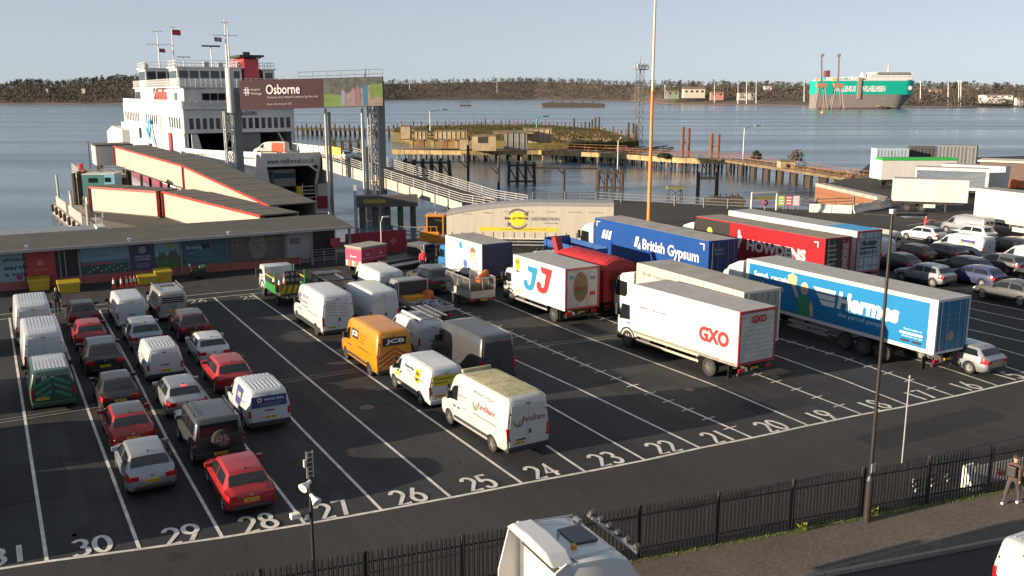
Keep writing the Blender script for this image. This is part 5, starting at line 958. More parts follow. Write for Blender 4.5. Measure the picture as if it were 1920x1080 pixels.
# British Gypsum
GB = mat('plaster_blue', (.002, .048, .22), rough=.45, var=.08, scale=1.6, bump=.6, stretch=(1, 2.2, .12), coat=.2)
t, bx = artic('long blue curtain-sided lorry with white British Gypsum lettering', 43.95, 48.2, .025, 14.2, 2.55, 1.1, 4.1, GB, TROOF, mat('plaster_blue_rear', (.012, .035, .12), rough=.5, var=.12), GB, WHITE, defl=.5)
letter(bx, 'British Gypsum', PWH, left_fn(2.55, 7.6, 2.2, 6.6, 1.05, .02), bold=.02); 
polyside(bx, 2.55, [(8.7, 2.5), (8.35, 2.5), (8.05, 3.3), (8.45, 3.3)], PWH, 'emblem', .02); polyside(bx, 2.55, [(8.25, 2.4), (7.85, 2.4), (7.95, 2.95)], PWH, 'emblem', .02)
for a in ((13.2, 2.55), (12.75, 2.55), (12.3, 2.55)): polyside(bx, 2.55, [(a[0], a[1]), (a[0]-.35, a[1]), (a[0]-.55, a[1]+.75), (a[0]-.25, a[1]+.65)], PWH, 'emblem', .02)
for y_, d in ((13.95, -1), (.45, 1)): polyside(bx, 2.55, [(y_, 3.85), (y_+d*.5, 3.85), (y_+d*.5, 3.78), (y_, 3.78)], PWH, 'corner_mark', .016); polyside(bx, 2.55, [(y_, 3.78), (y_+d*.08, 3.78), (y_+d*.08, 3.4), (y_, 3.4)], PWH, 'corner_mark', .016)
letter(bx, 'British', flat((.3, .33, .4)), rear_fn(-.75, 3.35, .75, .2, -.02)); letter(bx, 'Gypsum', flat((.3, .33, .4)), rear_fn(-.75, 3.05, .85, .2, -.02))
# Howdens
t, bx = artic('long red and black lorry with white HOWDENS lettering', 51.2, 44.6, .018, 13.7, 2.55, 1.1, 4.2, mat('kitchen_red', (.25, .003, .010), rough=.45, var=.08, scale=1.6, bump=.6, stretch=(1, 2.2, .12), coat=.2), mat('brown_roof', (.24, .205, .16), rough=.8, var=.2, dirt=.3), mat('black_rear', (.03, .028, .03), rough=.5), None, WHITE)
MB().box(-1.288, -1.27, 9.7, 13.72, 1.1, 4.1).build('black_panel', mat('black_curtain', (.02, .018, .018), rough=.5), bx)
letter(bx, 'HOWDENS', flat((.60, .56, .52)), left_fn(2.55, 7.7, 2.3, 6.0, .85, .02), bold=.05)
polyside(bx, 2.55, [(y_+.5, z_) for y_, z_ in ((8.2, 2.3), (8.0, 2.3), (7.95, 2.7), (7.75, 2.9), (7.8, 3.3), (7.95, 3.3), (8.0, 3.7), (8.15, 3.75), (8.25, 3.6), (8.2, 3.2), (8.5, 2.9), (8.7, 3.1), (8.6, 2.75), (8.3, 2.65))], flat((.60, .52, .5)), 'emblem', .02)
MB().lathe([(-.02, 0), (-.02, .32), (0, .32)], (-1.288, 12.0, 3.2), 'x', 14).build('emblem', flat((.5, .36, .05)), bx)
polyside(bx, 2.55, [(.6, 3.9), (1.0, 3.9), (1.0, 3.82), (.68, 3.82), (.68, 3.5), (.6, 3.5)], PWH, 'corner_mark', .018)
MB().box(.35, 1.1, -.02, -.006, 1.3, 4.0).build('rear_banner', flat((.24, .015, .03)), bx); letter(bx, 'HOWDENS', flat((.42, .38, .36)), lambda u, v: Vector((.98-v*.5, -.03, 1.45+u*2.3)), bold=.03)
for i in range(6): MB().box(-1.0, -.1-.12*(i % 2), -.02, -.006, 2.0+i*.32, 2.12+i*.32).build('small_print', flat((.28, .27, .26)), bx)
# container lorry
t, bx = artic('white container lorry with barred rear doors and Acclaim lettering', 55.9, 45.9, .03, 14.0, 2.5, 1.1, 4.2, TW, TROOFL, mat('container_door', (.30, .35, .42), rough=.55, var=.12), REDF, WHITE)
MB().box(-1.0, 1.25, .2, 3.3, 4.2, 4.206).build('roof_stripe', flat((.03, .28, .55)), bx); letter(bx, 'Acclaim', INK, rear_fn(-.85, 3.1, 1.6, .42, -.05), bold=.03, shear=.25); MB().box(-.85, .75, -.05, -.04, 2.85, 2.98).build('print_bar', INK, bx); letter(bx, '02380 813713', INK, rear_fn(-.9, 2.45, 1.7, .26, -.05))
for z_ in (1.6, 2.25, 3.6): MB().box(-1.1, 1.1, -.06, -.035, z_, z_+.05).build('door_bar', PGREY, bx)
# Isle of Wight trailer, sideways to the lanes, arched roof towards the front
P0, P1 = G(1149, 474), G(838, 470); hd = math.atan2(P1.x-P0.x, P1.y-P0.y); Lw = (P1-P0).length
W = 2.5; rt = Vector((math.cos(hd), -math.sin(hd), 0)); c0 = P0+rt*W/2
t = thing('curtain_trailer', 'long cream curtain-sided trailer with arched roof and yellow Isle of Wight emblem', 'trailer', (c0.x, c0.y, 0), hd)
def roofz(y_): k = y_/Lw; return 4.25-.95*max(0, (k-.42)/.58)**2.0
ys = [Lw*i/24 for i in range(25)]
bx = MB().prism([(0, 1.25)]+[(y_, roofz(y_)-.1) for y_ in ys]+[(Lw, 1.25)], -W/2, W/2, 'x').build('curtain_side', CURT, t)
b = MB()
for a, e in zip(ys, ys[1:]): b.prism([(a, roofz(a)-.1), (e, roofz(e)-.1), (e, roofz(e)+.22), (a, roofz(a)+.22)], -W/2-.05, W/2+.05, 'x')
b.build('roof', mat('roof_grey', (.24, .24, .25), rough=.6, var=.12), t, weld=True)
MB().box(-W/2-.02, -W/2, .0, Lw, 1.12, 1.25).build('lower_rail', mat('cream_frame', (.55, .52, .46), rough=.5, var=.1), t)
nb = 16
for i in range(nb): y_ = Lw*(i+.5)/nb; MB().box(-W/2-.03, -W/2-.008, y_-.025, y_+.025, 1.2, 1.75).build('buckle_strap', PGREY, t)
MB().box(-W/2-.012, -W/2, Lw*.33, Lw*.80, 1.85, 2.2).build('yellow_band', mat('yellow_band', (.55, .46, .03), rough=.6, var=.15), bx); letter(bx, 'www.isleofwightdistribution.co.uk', PGREY, left_fn(W, Lw*.68, 1.95, Lw*.28, .14, .02))
cy = Lw*.57; cz = 2.95
b = MB(); b.add([(-W/2-.016, cy-.75*math.cos(i*.27), cz+.62*math.sin(i*.27)) for i in range(23)], [tuple(range(23))]); b.build('emblem_disc', flat((.60, .55, .02)), bx, fix=False)
for q, (a0, a1) in enumerate(((38, 150), (218, 330))):
    b = MB()
    for i in range(10):
        u0, u1 = math.radians(a0+(a1-a0)*i/10), math.radians(a0+(a1-a0)*(i+1)/10); w_ = .05+.10*math.sin(math.pi*(i+.5)/10)
        b.add([(-W/2-.022, cy-.9*r_*math.cos(u), cz+.78*r_*math.sin(u)) for r_, u in ((1, u0), (1+w_*1.4, u0), (1+w_*1.4, u1), (1, u1))], [(0, 1, 2, 3)])
    u = math.radians(a0 if q == 0 else a0); b.add([(-W/2-.022, cy-.9*r_*math.cos(u+da), cz+.78*r_*math.sin(u+da)) for r_, da in ((.85, .05), (1.35, .05), (1.05, -.35))], [(0, 1, 2)])
    b.build('emblem_arrow', flat((.10, .09, .06)), bx, fix=False)
letter(bx, 'Isle of Wight', INK, left_fn(W, cy+1.15, cz-.12, 2.1, .32, .026), bold=.02); letter(bx, 'DISTRIBUTION', PGREY, left_fn(W, cy-1.2, cz-.12, 2.5, .30, .02), bold=.02); letter(bx, '& warehousing', PGREY, left_fn(W, cy-2.3, cz-.42, 1.3, .16, .02))
for i, s_ in enumerate(('Ferries', 'Pallets', "Pick'n Pack", 'Storage', 'Haulage', 'Warehousing', 'Contract Distribution')): letter(bx, s_, PGREY, left_fn(W, Lw*(.90-i*.125), 3.55-.25*max(0, 2-i)/2, Lw*(.055 if i < 5 else .085), .13, .02), bold=0)
for y_ in (2.2, 3.5, 4.8): axle(t, y_, W)
sideguard(t, 6.0, Lw-4, W, GALV); chassis(t, .1, Lw-.3, 1.1)
for s_ in (-1, 1): MB().box(s_*.75-.07, s_*.75+.07, Lw-3.4, Lw-3.2, 0, 1.1).build('landing_leg', CHASSIS, t)
# yellow yard tractor in front of it
fw = Vector((math.sin(hd), math.cos(hd), 0)); p = c0+fw*(Lw+.1)
t = thing('yard_tractor', 'yellow terminal tractor coupled in front of the cream trailer', 'tractor unit', (p.x, p.y, 0), hd)
YT = paint('tractor_yellow', (.50, .19, .005))
MB().box(-1.2, 1.2, -1.0, 2.6, .75, 1.15).build('frame', YT, t, bevel=.05); MB().box(-1.2, .1, .6, 2.4, 1.15, 1.7).build('bonnet', YT, t, bevel=.06)
b = MB(); [b.bar((x_, y_, 1.15), (x_, y_, 3.1), .12) for x_ in (-1.1, .35) for y_ in (.25, 1.7)]; b.build('cab_posts', YT, t, kind='stuff'); MB().box(-1.2, .45, .1, 1.85, 3.05, 3.25).build('cab_roof', YT, t, bevel=.05)
for k in (-1, 1): MB().box(-.375+k*.72-.01, -.375+k*.72+.01, .32, 1.63, 1.7, 3.05).build('cab_glass', GLASS, t)
MB().box(-1.04, .30, .2, .23, 1.4, 3.05).build('cab_glass', GLASS, t); MB().box(-1.04, .30, 1.72, 1.75, 1.7, 3.05).build('cab_glass', GLASS, t)
b = MB(); [b.tube((-1.15, .8+i*.55, 1.7), (-1.15, .8+i*.55, 2.15), .03, n=6) for i in range(4)]; b.tube((-1.15, .8, 2.15), (-1.15, 2.45, 2.15), .03, n=6); b.build('handrail', YT, t, kind='stuff'); MB().lathe([(0, .1), (.18, .08), (.22, 0)], (-.3, 1, 3.25), 'z', 10).build('beacon', flat((.6, .25, .02)), t)
for y_ in (-.4, 1.9):
    for k in (-1, 1): truck_wheel(t, k*1.0, y_, .5, .32, k)
# crimson baggage trailer
g = G(676, 508); t = thing('baggage_trailer', 'crimson box baggage trailer with grey lid and striped end', 'trailer', (g.x+.6, g.y+.2, 0), 1.2)
MB().box(-.95, .95, -1.35, 1.35, .45, 2.0).build('box', mat('baggage_frame', (.16, .15, .14), rough=.6), t, bevel=.03); MB().box(-1.0, 1.0, -1.4, 1.4, 2.0, 2.1).build('lid', mat('lid_grey', (.27, .26, .23), rough=.7, var=.15), t)
for k in (-.68, .68):
    MB().box(.95, .97, k-.58, k+.58, .75, 1.9).build('side_door', flat((.36, .02, .06)), t); b = MB(); b.prism([(k-.2, 1.4), (k, 1.55), (k+.2, 1.4), (k+.2, 1.35), (k, 1.48), (k-.2, 1.35)], .97, .976, 'x'); b.build('emblem', PWH, t); MB().box(.97, .975, k-.5, k+.5, 1.15, 1.17).build('trim_line', PWH, t)
MB().box(-.9, .9, -1.37, -1.35, .95, 1.85).build('end_panel', flat((.60, .02, .08)), t); letter(t, 'Red', PWH, lambda u, v: Vector((-.35+u*.7, -1.385, 1.2+v*.18)));
for i in range(5): MB().box(-.9+i*.4, -.72+i*.4, -1.375, -1.35, .5, .93).build('hazard_stripe', [PWH, flat((.65, .10, .02))][i % 2], t)
for y_ in (-.9, .9):
    for k in (-1, 1): wheel(t, k*.75, y_, .28, .18, STEELW, k)
# dark low platform truck with pale cab door
g = G(762, 505); t = thing('platform_truck', 'dark low platform truck with pale cab beside the crimson trailer', 'truck', (g.x, g.y+.6, 0), 1.25)
MB().box(-1.05, 1.05, -2.6, 1.2, .65, .95).build('deck', TRIM, t, bevel=.03); MB().box(-1.06, 1.06, -2.2, .8, .5, .72).build('side_stripe', PWH, t); cb = MB().prism([(1.25, .5), (3.0, .5), (3.0, 1.2), (2.6, 1.85), (1.25, 1.85)], -.95, .95, 'x').build('cab', paint('cab_black', (.03, .03, .032)), t, bevel=.06); MB().prism([(1.5, 1.15), (2.75, 1.15), (2.5, 1.75), (1.5, 1.75)], -.96, .96, 'x').build('cab_window', GLASS, cb); MB().box(.95, 1.0, 1.35, 1.5, .7, 1.85).build('door_edge', PWH, cb)
for y_ in (-1.6, 2.2):
    for k in (-1, 1): wheel(t, k*.85, y_, .36, .24, STEELW, k)
# ================================================================ FERRY
def rails(b, pts, h=1.1, n=3, sp=1.5, r=.03, closed=False):
    P = [Vector(p) for p in pts]
    for a, e in zip(P, P[1:]):
        L_ = (e-a).length; k = max(1, round(L_/sp))
        for i in range(k+1): q = a.lerp(e, i/k); b.tube(q, q+Vector((0, 0, h)), r*1.15, n=5)
        for j in range(n): o = Vector((0, 0, h*(j+1)/n)); b.tube(a+o, e+o, r, n=5)
    return b
SHIPW = mat('ship_white', (.58, .59, .60), rough=.45, var=.06, scale=.9, stretch=(1, 1, .12), dirt=.45, dirtc=(.30, .24, .18)); SHIPRED = paint('funnel_red', (.48, .02, .025)); DECK = mat('ship_deck', (.16, .17, .16), rough=.8, var=.2)
FX, FY = 27.5, 151.0; FWD = 17.3
fy = thing('ferry', 'large white double-ended car ferry with red funnel moored at the ramp', 'ferry', (FX, FY, 0))
hullp = [(0, 0), (1.2, -5), (4.2, -11), (7.2, -16.2), (17.0, -16.2), (17.3, -8), (17.3, 72), (0, 72)]
b = MB(); n = len(hullp)
low = [(0, 0), (1.2, -5), (4.2, -11), (7.2, -16.2)]
# side shell left, right, stern
shell = [(7.2, -16.2), (4.2, -11), (1.2, -5), (0, 0), (0, 72), (17.3, 72), (17.3, 0), (17.3, -8), (17.0, -16.2)]
def wall(b, path, z0, z1, th=.25):
    for a, e in zip(path, path[1:]):
        d = Vector((e[0]-a[0], e[1]-a[1])).normalized(); nn = Vector((-d.y, d.x))*th
        b.add([(a[0], a[1], z0), (e[0], e[1], z0), (e[0]+nn.x, e[1]+nn.y, z0), (a[0]+nn.x, a[1]+nn.y, z0), (a[0], a[1], z1), (e[0], e[1], z1), (e[0]+nn.x, e[1]+nn.y, z1), (a[0]+nn.x, a[1]+nn.y, z1)], [(0, 3, 2, 1), (4, 5, 6, 7), (0, 1, 5, 4), (1, 2, 6, 5), (2, 3, 7, 6), (3, 0, 4, 7)])
    return b
hull = wall(MB(), shell, -1.6, 3.4, -.25).build('hull', SHIPW, fy)
wall(MB(), shell, -2.9, -1.6, -.25).build('boot_topping', paint('boot_red', (.26, .02, .03)), hull)
wall(MB(), [(7.4, -16.3), (4.2, -11.1), (1.15, -5), (-.06, 0)], 3.42, 5.65, -.3).build('bow_bulwark', SHIPW, fy); wall(MB(), [(17.36, 0), (17.36, -8), (17.1, -16.3)], 3.42, 5.65, -.3).build('bow_bulwark', SHIPW, fy)
wall(MB(), [(-.02, 0), (-.02, 72), (17.32, 72), (17.32, 0)], 3.4, 7.8, -.25).build('side_plating', SHIPW, fy)
MB().prism(hullp, 4.6, 4.9, 'z').build('vehicle_deck', DECK, fy); MB().prism(hullp, -.7, -.5, 'z').build('lower_vehicle_deck', DECK, fy)
# bow frame with lettering
MB().box(7.3, 16.0, -16.5, -16.25, 3.55, 5.45).build('bow_header', SHIPW, fy); letter(fy, 'www.redfunnel.co.uk', mat('ink_navy', (.02, .03, .05)), plane_fn((8.1, -16.52, 3.95), (7.0, 0, 0), (0, 0, .75)), bold=.012)
b = MB().prism([(5.9, -2.8), (9.0, -2.8), (8.0, 3.55), (7.0, 5.4), (6.6, 5.4)], -16.6, -16.25, 'y'); b.build('bow_cheek', SHIPW, fy); MB().box(6.5, 7.6, -16.63, -16.6, .4, 1.7).build('bow_port', GLASS, fy, bevel=.2)
MB().prism([(15.2, -2.8), (17.3, -2.8), (17.2, .8), (15.4, .8)], -16.7, -16.25, 'y').build('bow_cheek', SHIPW, fy); MB().prism([(15.18, -2.9), (17.33, -2.9), (17.3, -1.0), (15.2, -1.0)], -16.74, -16.2, 'y').build('boot_topping', paint('boot_red', (.26, .02, .03)), fy)
b = MB().bar((15.8, -16.4, 3.6), (15.2, -16.4, .8), .35); b.bar((14.2, -16.4, 3.7), (15.6, -16.4, 2.6), .3); b.build('bow_strut', SHIPW, fy)
lad = MB(); [lad.bar((13.0+.0*i, -16.9, -2.2+i*.55), (15.0, -16.9, -2.2+i*.55), .08) for i in range(6)]; [lad.bar((x_, -16.9, -2.6), (x_, -16.9, 1.0), .1) for x_ in (13.0, 15.0)]; lad.build('bow_ladder', SHIPW, fy); MB().box(12.2, 12.9, -17.0, -16.3, -2.8, .6).build('fender_post', mat('fender_yellow', (.5, .38, .01), rough=.6), fy)
# lorry standing on the lower deck inside
lo_ = thing('lorry_aboard', 'pale box lorry with dark blue stripes standing inside the ferry bow', 'lorry', (FX+11.6, FY-14, -.5)); MB().box(-2.6, 1.3, 0, 9, .9, 3.4).build('cargo_box', mat('aboard_grey', (.34, .33, .31), rough=.6), lo_); MB().box(-2.62, 1.32, -.03, 0, 2.1, 2.9).build('stripe', flat((.03, .07, .17)), lo_); letter(lo_, 'DX', INK, plane_fn((-4.0, -1.2, 1.6), (1.6, 0, 0), (0, 0, 1.5)), bold=.05); MB().box(-4.2, -2.2, -1.15, 0, .9, 3.6).build('second_box', mat('aboard_dark', (.10, .10, .11), rough=.6), lo_)
for k in (-1, 1): wheel(lo_, k*1.0, 1.5, .5, .3, STEELW, k, 8)
# passenger deck
pd = MB().box(0, FWD, 0, 66.5, 7.82, 11.5).build('passenger_deck', SHIPW, fy, bevel=.12); 
b = MB(); b.box(-.08, FWD+.08, -.35, 66.8, 11.5, 11.66); b.build('deck_edge', SHIPW, fy)
WF = mat('window_frame_white', (.66, .66, .66), rough=.4)
for i in range(16):
    x_ = .85+i*1.005; w = MB().box(x_, x_+.66, -.03, .05, 8.45, 10.15).build('window', mat('ferry_glass', (.02, .018, .024), rough=.08, spec=.8), pd, bevel=.03); MB().box(x_-.05, x_+.71, -.015, .04, 8.38, 10.22).build('window_frame', WF, w)
for y0_, n_, st_ in ((2.5, 5, 2.1), (24, 6, 2.2), (45, 9, 2.25)):
    for i in range(n_): y_ = y0_+i*st_; MB().box(-.03, .05, y_, y_+1.15, 8.45, 10.15).build('window', MATS['ferry_glass'], pd)
letter(pd, 'RED FALCON', mat('ink_navy', (.02, .03, .05)), plane_fn((6.3, -.14, 10.55), (4.9, 0, 0), (0, 0, .55)), bold=.03)
# flank emblem, doors
AQ = flat((.01, .22, .42))
b = MB(); f = lambda u, v: Vector((-.33, 36.5-u*14.5, 3.9+v*6.0))
cur = [(0, .35), (.06, .62), (.16, .70), (.22, .45), (.28, .8), (.36, 1.0), (.46, .85), (.58, .45), (.75, .12), (1.0, .03), (.72, .06), (.55, .28), (.44, .68), (.38, .80), (.33, .62), (.27, .32), (.2, .25), (.12, .55), (.07, .5)]
b.add([f(u, v) for u, v in cur], [tuple(range(len(cur)))]); b.build('emblem', AQ, fy, fix=False)
for y_, z0, z1, w_ in ((43, 5.4, 7.4, 1.3), (31.5, 3.6, 4.9, 2.4), (10.0, 3.5, 7.6, 2.2)): MB().box(-.34, -.2, y_, y_+w_, z0, z1).build('shell_door', GLASS if y_ > 20 else SHIPRED, fy)
MB().tube((-.4, 18.5, 3.4), (-.4, 18.5, 10.6), .12).build('side_pipe', SHIPW, fy); MB().tube((-.4, 47.5, 3.4), (-.4, 47.5, 8), .12).build('side_pipe', SHIPW, fy)
# lifeboat-like sponson at the stern quarter
MB().prism([(60, 2.5), (86, 2.5), (86, 5.3), (76, 6.8), (60, 6.4)], -1.5, 10, 'x').build('stern_visor', SHIPW, fy, bevel=.1)
# upper vehicle deck gap at the front: ceiling beams, inner walls
MB().box(.3, FWD-.3, 40, 40.2, 4.9, 7.8).build('inner_bulkhead', mat('inner_grey', (.10, .10, .10), rough=.7), fy); b = MB(); [b.box(x_, x_+.3, -.02, .3, 4.9, 7.8) for x_ in (0.3, 16.7)]; b.build('portal_post', SHIPW, fy, kind='stuff')
MB().box(8.4, 11.8, .6, .9, 4.9, 7.7).build('stair_casing', mat('inner_grey2', (.16, .165, .17), rough=.7), fy)
b = MB(); b.prism([(1.0, 4.9), (2.6, 4.9), (1.9, 7.7), (1.0, 7.7)], -.4, -.1, 'y'); b.build('ramp_bracket', SHIPW, fy); MB().bar((14.5, -.3, 7.7), (15.8, -.3, 5.0), .25).build('ramp_arm', GALV, fy)
# promenade deck
stuff(rails(MB(), [(.05, 66, 11.66), (.05, .1, 11.66), (FWD-.05, .1, 11.66), (FWD-.05, 66, 11.66)], 1.15, 3, 1.1, .035).build('promenade_rail', SHIPW, fy))
MB().box(.06, .10, 1, 66, 11.7, 12.75).build('rail_screen', mat('mesh_screen', (.5, .49, .47), rough=.6), fy); MB().box(.2, FWD-.2, .14, .18, 11.7, 12.7).build('rail_screen', mat('mesh_screen', (.5, .49, .47), rough=.6), fy)
ub = MB().box(.9, FWD-.9, 3.2, 18, 11.66, 14.75).build('upper_house', SHIPW, fy, bevel=.1)
MB().box(3.6, 13.5, 3.1, 3.25, 12.6, 13.9).build('lounge_window', GLASS, ub); 
for i in range(8): MB().box(3.6+i*1.22, 3.66+i*1.22, 3.06, 3.2, 12.6, 13.9).build('window_bar', SHIPW, ub)
ub2 = MB().box(.6, FWD-.6, 30, 52, 11.66, 14.75).build('upper_house', SHIPW, fy, bevel=.1); MB().box(.5, .65, 45, 51, 12.6, 14.2).build('window', GLASS, ub2); MB().box(.85, 1.0, 8.5, 11.0, 12.2, 14.0).build('side_doorway', flat((.03, .12, .07)), ub)
MB().box(1.5, FWD-1.5, 18, 30, 11.66, 14.6).build('middle_house', SHIPW, fy); MB().box(.9, 2.5, 18.5, 29.5, 12.0, 14.2).build('red_locker', paint('locker_red', (.5, .05, .02)), fy)
b = MB(); [b.bar((.3+.0*i, 30-i*.45, 11.7+i*.24), (1.4, 30-i*.45, 11.7+i*.24), .3, .05) for i in range(13)]; b.bar((.3, 30, 11.8), (.3, 24.3, 14.8), .1, .3); b.bar((1.4, 30, 11.8), (1.4, 24.3, 14.8), .1, .3); b.build('stairway', SHIPW, fy)
MB().box(.3, FWD-.3, 2.6, 52.5, 14.75, 14.95).build('bridge_deck', SHIPW, fy)
stuff(rails(MB(), [(.4, 52, 14.95), (.4, 2.8, 14.95), (FWD-.4, 2.8, 14.95), (FWD-.4, 52, 14.95)], 1.25, 3, .8, .035).build('bridge_deck_rail', SHIPW, fy))
# wheelhouses
def wheelhouse(x0, x1, y0, y1, z0, z1, nf, ns):
    pr = [(y0+.35, z0), (y1-.35, z0), (y1, z0+1.1), (y1, z1), (y0, z1), (y0, z0+1.1)]
    w = MB().prism(pr, x0, x1, 'x').build('wheelhouse', SHIPW, fy, bevel=.06); dx = (x1-x0-.4)/nf
    for i in range(nf): MB().box(x0+.2+i*dx+.12, x0+.2+(i+1)*dx-.12, y0-.03, y0+.06, z0+1.25, z1-.45).build('window', GLASS, w)
    dy = (y1-y0-.4)/ns
    for i in range(ns):
        for xx in (x0, x1): MB().box(xx-.03, xx+.03, y0+.2+i*dy+.12, y0+.2+(i+1)*dy-.12, z0+1.25, z1-.45).build('window', GLASS, w)
    MB().box(x0-.3, x1+.3, y0-.4, y1+.4, z1, z1+.18).build('wheelhouse_roof', SHIPW, w)
    stuff(rails(MB(), [(x0, y1, z1+.18), (x0, y0, z1+.18), (x1, y0, z1+.18), (x1, y1, z1+.18)], 1.0, 2, 2.0, .035).build('roof_rail', SHIPW, w)); return w
wheelhouse(.4, FWD-.4, 36, 44, 14.95, 18.3, 9, 3); wheelhouse(1.0, 11.2, 8, 15, 14.95, 17.9, 6, 3); wheelhouse(15.0, 16.9, 9, 15, 14.95, 17.7, 1, 3)
fn = MB().box(11.8, 14.4, 9, 17, 14.95, 19.6).build('funnel', SHIPRED, fy, bevel=.25); MB().box(11.1, 15.1, 8.3, 17.8, 19.75, 20.1).build('funnel_cap', mat('soot', (.03, .045, .04), rough=.7), fn); b = MB(); [b.bar((12+i*.8, 9.2, 19.5), (11.6+i*1.05, 8.6, 19.8), .12) for i in range(4)]; b.lathe([(0, .7), (.7, .6)], (13.1, 12, 20.0), 'z', 12); b.build('exhaust', mat('soot', (.03, .045, .04), rough=.7), fn)
b = MB().tube((13.2+2.6, 17, 18.1), (13.2+2.6, 17, 20.8), .06); stuff(b.build('pole', SHIPW, fy))
def mastm(x_, y_, z0, z1, bars, name='mast'):
    b = MB().tube((x_, y_, z0), (x_, y_, z1), .16, .07); [b.bar((x_-w_, y_, z_), (x_+w_, y_, z_), .10) for z_, w_ in bars]; return b.build(name, SHIPW, fy)
mm = mastm(3.4, 38, 18.4, 25.6, ((22.8, 2.2), (25.2, .9))); mm2 = mastm(6.0, 38, 18.4, 26.2, ((26.0, .6),))
mastm(9.4, 10, 18.0, 25.8, ((23.2, 2.0), (25.2, .6)), 'foremast'); MB().tube((7.4, 12, 18), (7.4, 12, 21.4), .1).build('radar_post', SHIPW, fy); MB().box(5.9, 8.9, 11.9, 12.1, 21.4, 21.65).build('radar_scanner', TRIM, fy); MB().tube((2.9, 12, 18), (2.9, 12, 19.6), .08).build('radar_post', SHIPW, fy); MB().box(1.8, 4.0, 11.9, 12.1, 19.6, 19.8).build('radar_scanner', SHIPW, fy)
def flag(par, x_, y_, z_, w_, h_, m_):
    b = MB(); n_ = 6; b.add([(x_+w_*i/n_, y_+.12*math.sin(i*1.3), z_+h_*j-.1*i/n_) for i in range(n_+1) for j in (0, 1)], [(2*i, 2*i+2, 2*i+3, 2*i+1) for i in range(n_)]); return b.build('flag', m_, par, fix=False)
flag(fy, 6.0, 38, 24.6, 1.6, 1.0, PRED); flag(fy, 3.4, 38, 21.4, 1.2, .7, flat((.2, .05, .06))); flag(fy, 7.6, 10, 22.2, 1.2, .7, flat((.15, .12, .2)))
b = MB(); [b.box(x_, x_+.8, y_, y_+.8, 18.1, 18.9) for x_, y_ in ((5.5, 9), (8.4, 12), (11, 10))]; [b.lathe([(0, 0), (0, .5), (.8, .45), (1.1, 0)], (x_, y_, 18.4), 'z', 10) for x_, y_ in ((1.2, 40), (15.0, 40))]; stuff(b.build('roof_equipment', mat('equip_grey', (.30, .31, .32), rough=.6), fy))
# deck machinery at the bow shoulder
b = MB(); [b.tube((.6+i*.35, -2.5-i*.8, 3.4), (.6+i*.35, -2.5-i*.8, 6.0), .06, n=6) for i in range(7)]; [b.tube((.3, -2, 4.4+.7*j), (3.0, -7.8, 4.4+.7*j), .05, n=6) for j in range(3)]; stuff(b.build('mooring_rail', SHIPW, fy, (-1.6, -.4, -.6)))
# ================================================================ GANTRY WITH BILLBOARD
STL = mat('gantry_steel', (.38, .39, .38), rough=.5, var=.12, dirt=.3); GST = mat('gantry_grey', (.17, .18, .19), rough=.55, var=.12)
gl0, gr0 = PD(446, 330, 125), PD(709, 300, 125)
ga = thing('ramp_gantry', 'tall steel lifting gantry above the vehicle ramp, carrying the billboard', 'gantry', (0, 0, 0))
def lattice(b, c, w, z0, z1, step, r=.09):
    cs = [Vector((c.x+i*w/2, c.y+j*w/2, 0)) for i, j in ((-1, -1), (1, -1), (1, 1), (-1, 1))]
    for q in cs: b.bar(q+Vector((0, 0, z0)), q+Vector((0, 0, z1)), r*2)
    k = max(1, round((z1-z0)/step))
    for i in range(k):
        a, e = z0+(z1-z0)*i/k, z0+(z1-z0)*(i+1)/k
        for j in range(4):
            p, q = cs[j], cs[(j+1) % 4]; b.bar(p+Vector((0, 0, a)), q+Vector((0, 0, e) if (i+j) % 2 else (0, 0, a)), r); b.bar(q+Vector((0, 0, a)), p+Vector((0, 0, e)), r)
    return b
lc = Vector((gl0.x, gl0.y, 0)); rc = Vector((gr0.x, gr0.y, 0))
lattice(MB(), lc+Vector((-.75, .25, 0)), 1.0, -2.8, 11.6, 2.4).build('lattice_column', WPAINT, ga, kind='stuff'); MB().box(lc.x-.1, lc.x+.85, lc.y-.4, lc.y+.4, -2.8, 14.6).build('column', GST, ga); MB().tube((lc.x-.3, lc.y, 11.4), (lc.x-.3, lc.y, 17.2), .55, .55, 14).build('column_head', WPAINT, ga, smooth=40); MB().tube((lc.x-.2, lc.y, 17.2), (lc.x-.2, lc.y, 22.4), .12, .06).build('gantry_mast', WPAINT, ga)
lattice(MB(), rc+Vector((-.5, .2, 0)), 1.0, -2.8, 12.2, 2.4).build('lattice_column', STL, ga, kind='stuff'); MB().box(rc.x+.1, rc.x+1.0, rc.y-.4, rc.y+.4, -2.8, 14.2).build('column', GST, ga); 
for px in (614, 682):
    q = PD(px, 300, 124); MB().box(q.x-.14, q.x+.14, q.y-.14, q.y+.14, -2.8, 12).build('guide_post', WPAINT, ga); MB().box(q.x+.3, q.x+.6, q.y-.2, q.y+.2, -2.8, 11.5 if px < 650 else 7).build('guide_rail', GST, ga)
q = PD(690, 245, 124); MB().bar((q.x, q.y, 6.8), (rc.x, rc.y, 10.2), .35).build('brace', STL, ga)
MB().bar((lc.x, lc.y+.3, 14.2), (rc.x+.8, rc.y+.3, 14.9), .9, .8).build('top_beam', GST, ga); MB().bar((lc.x, lc.y+.3, 12.2), (rc.x+.8, rc.y+.3, 12.4), .7, .4).build('lower_beam', GST, ga)
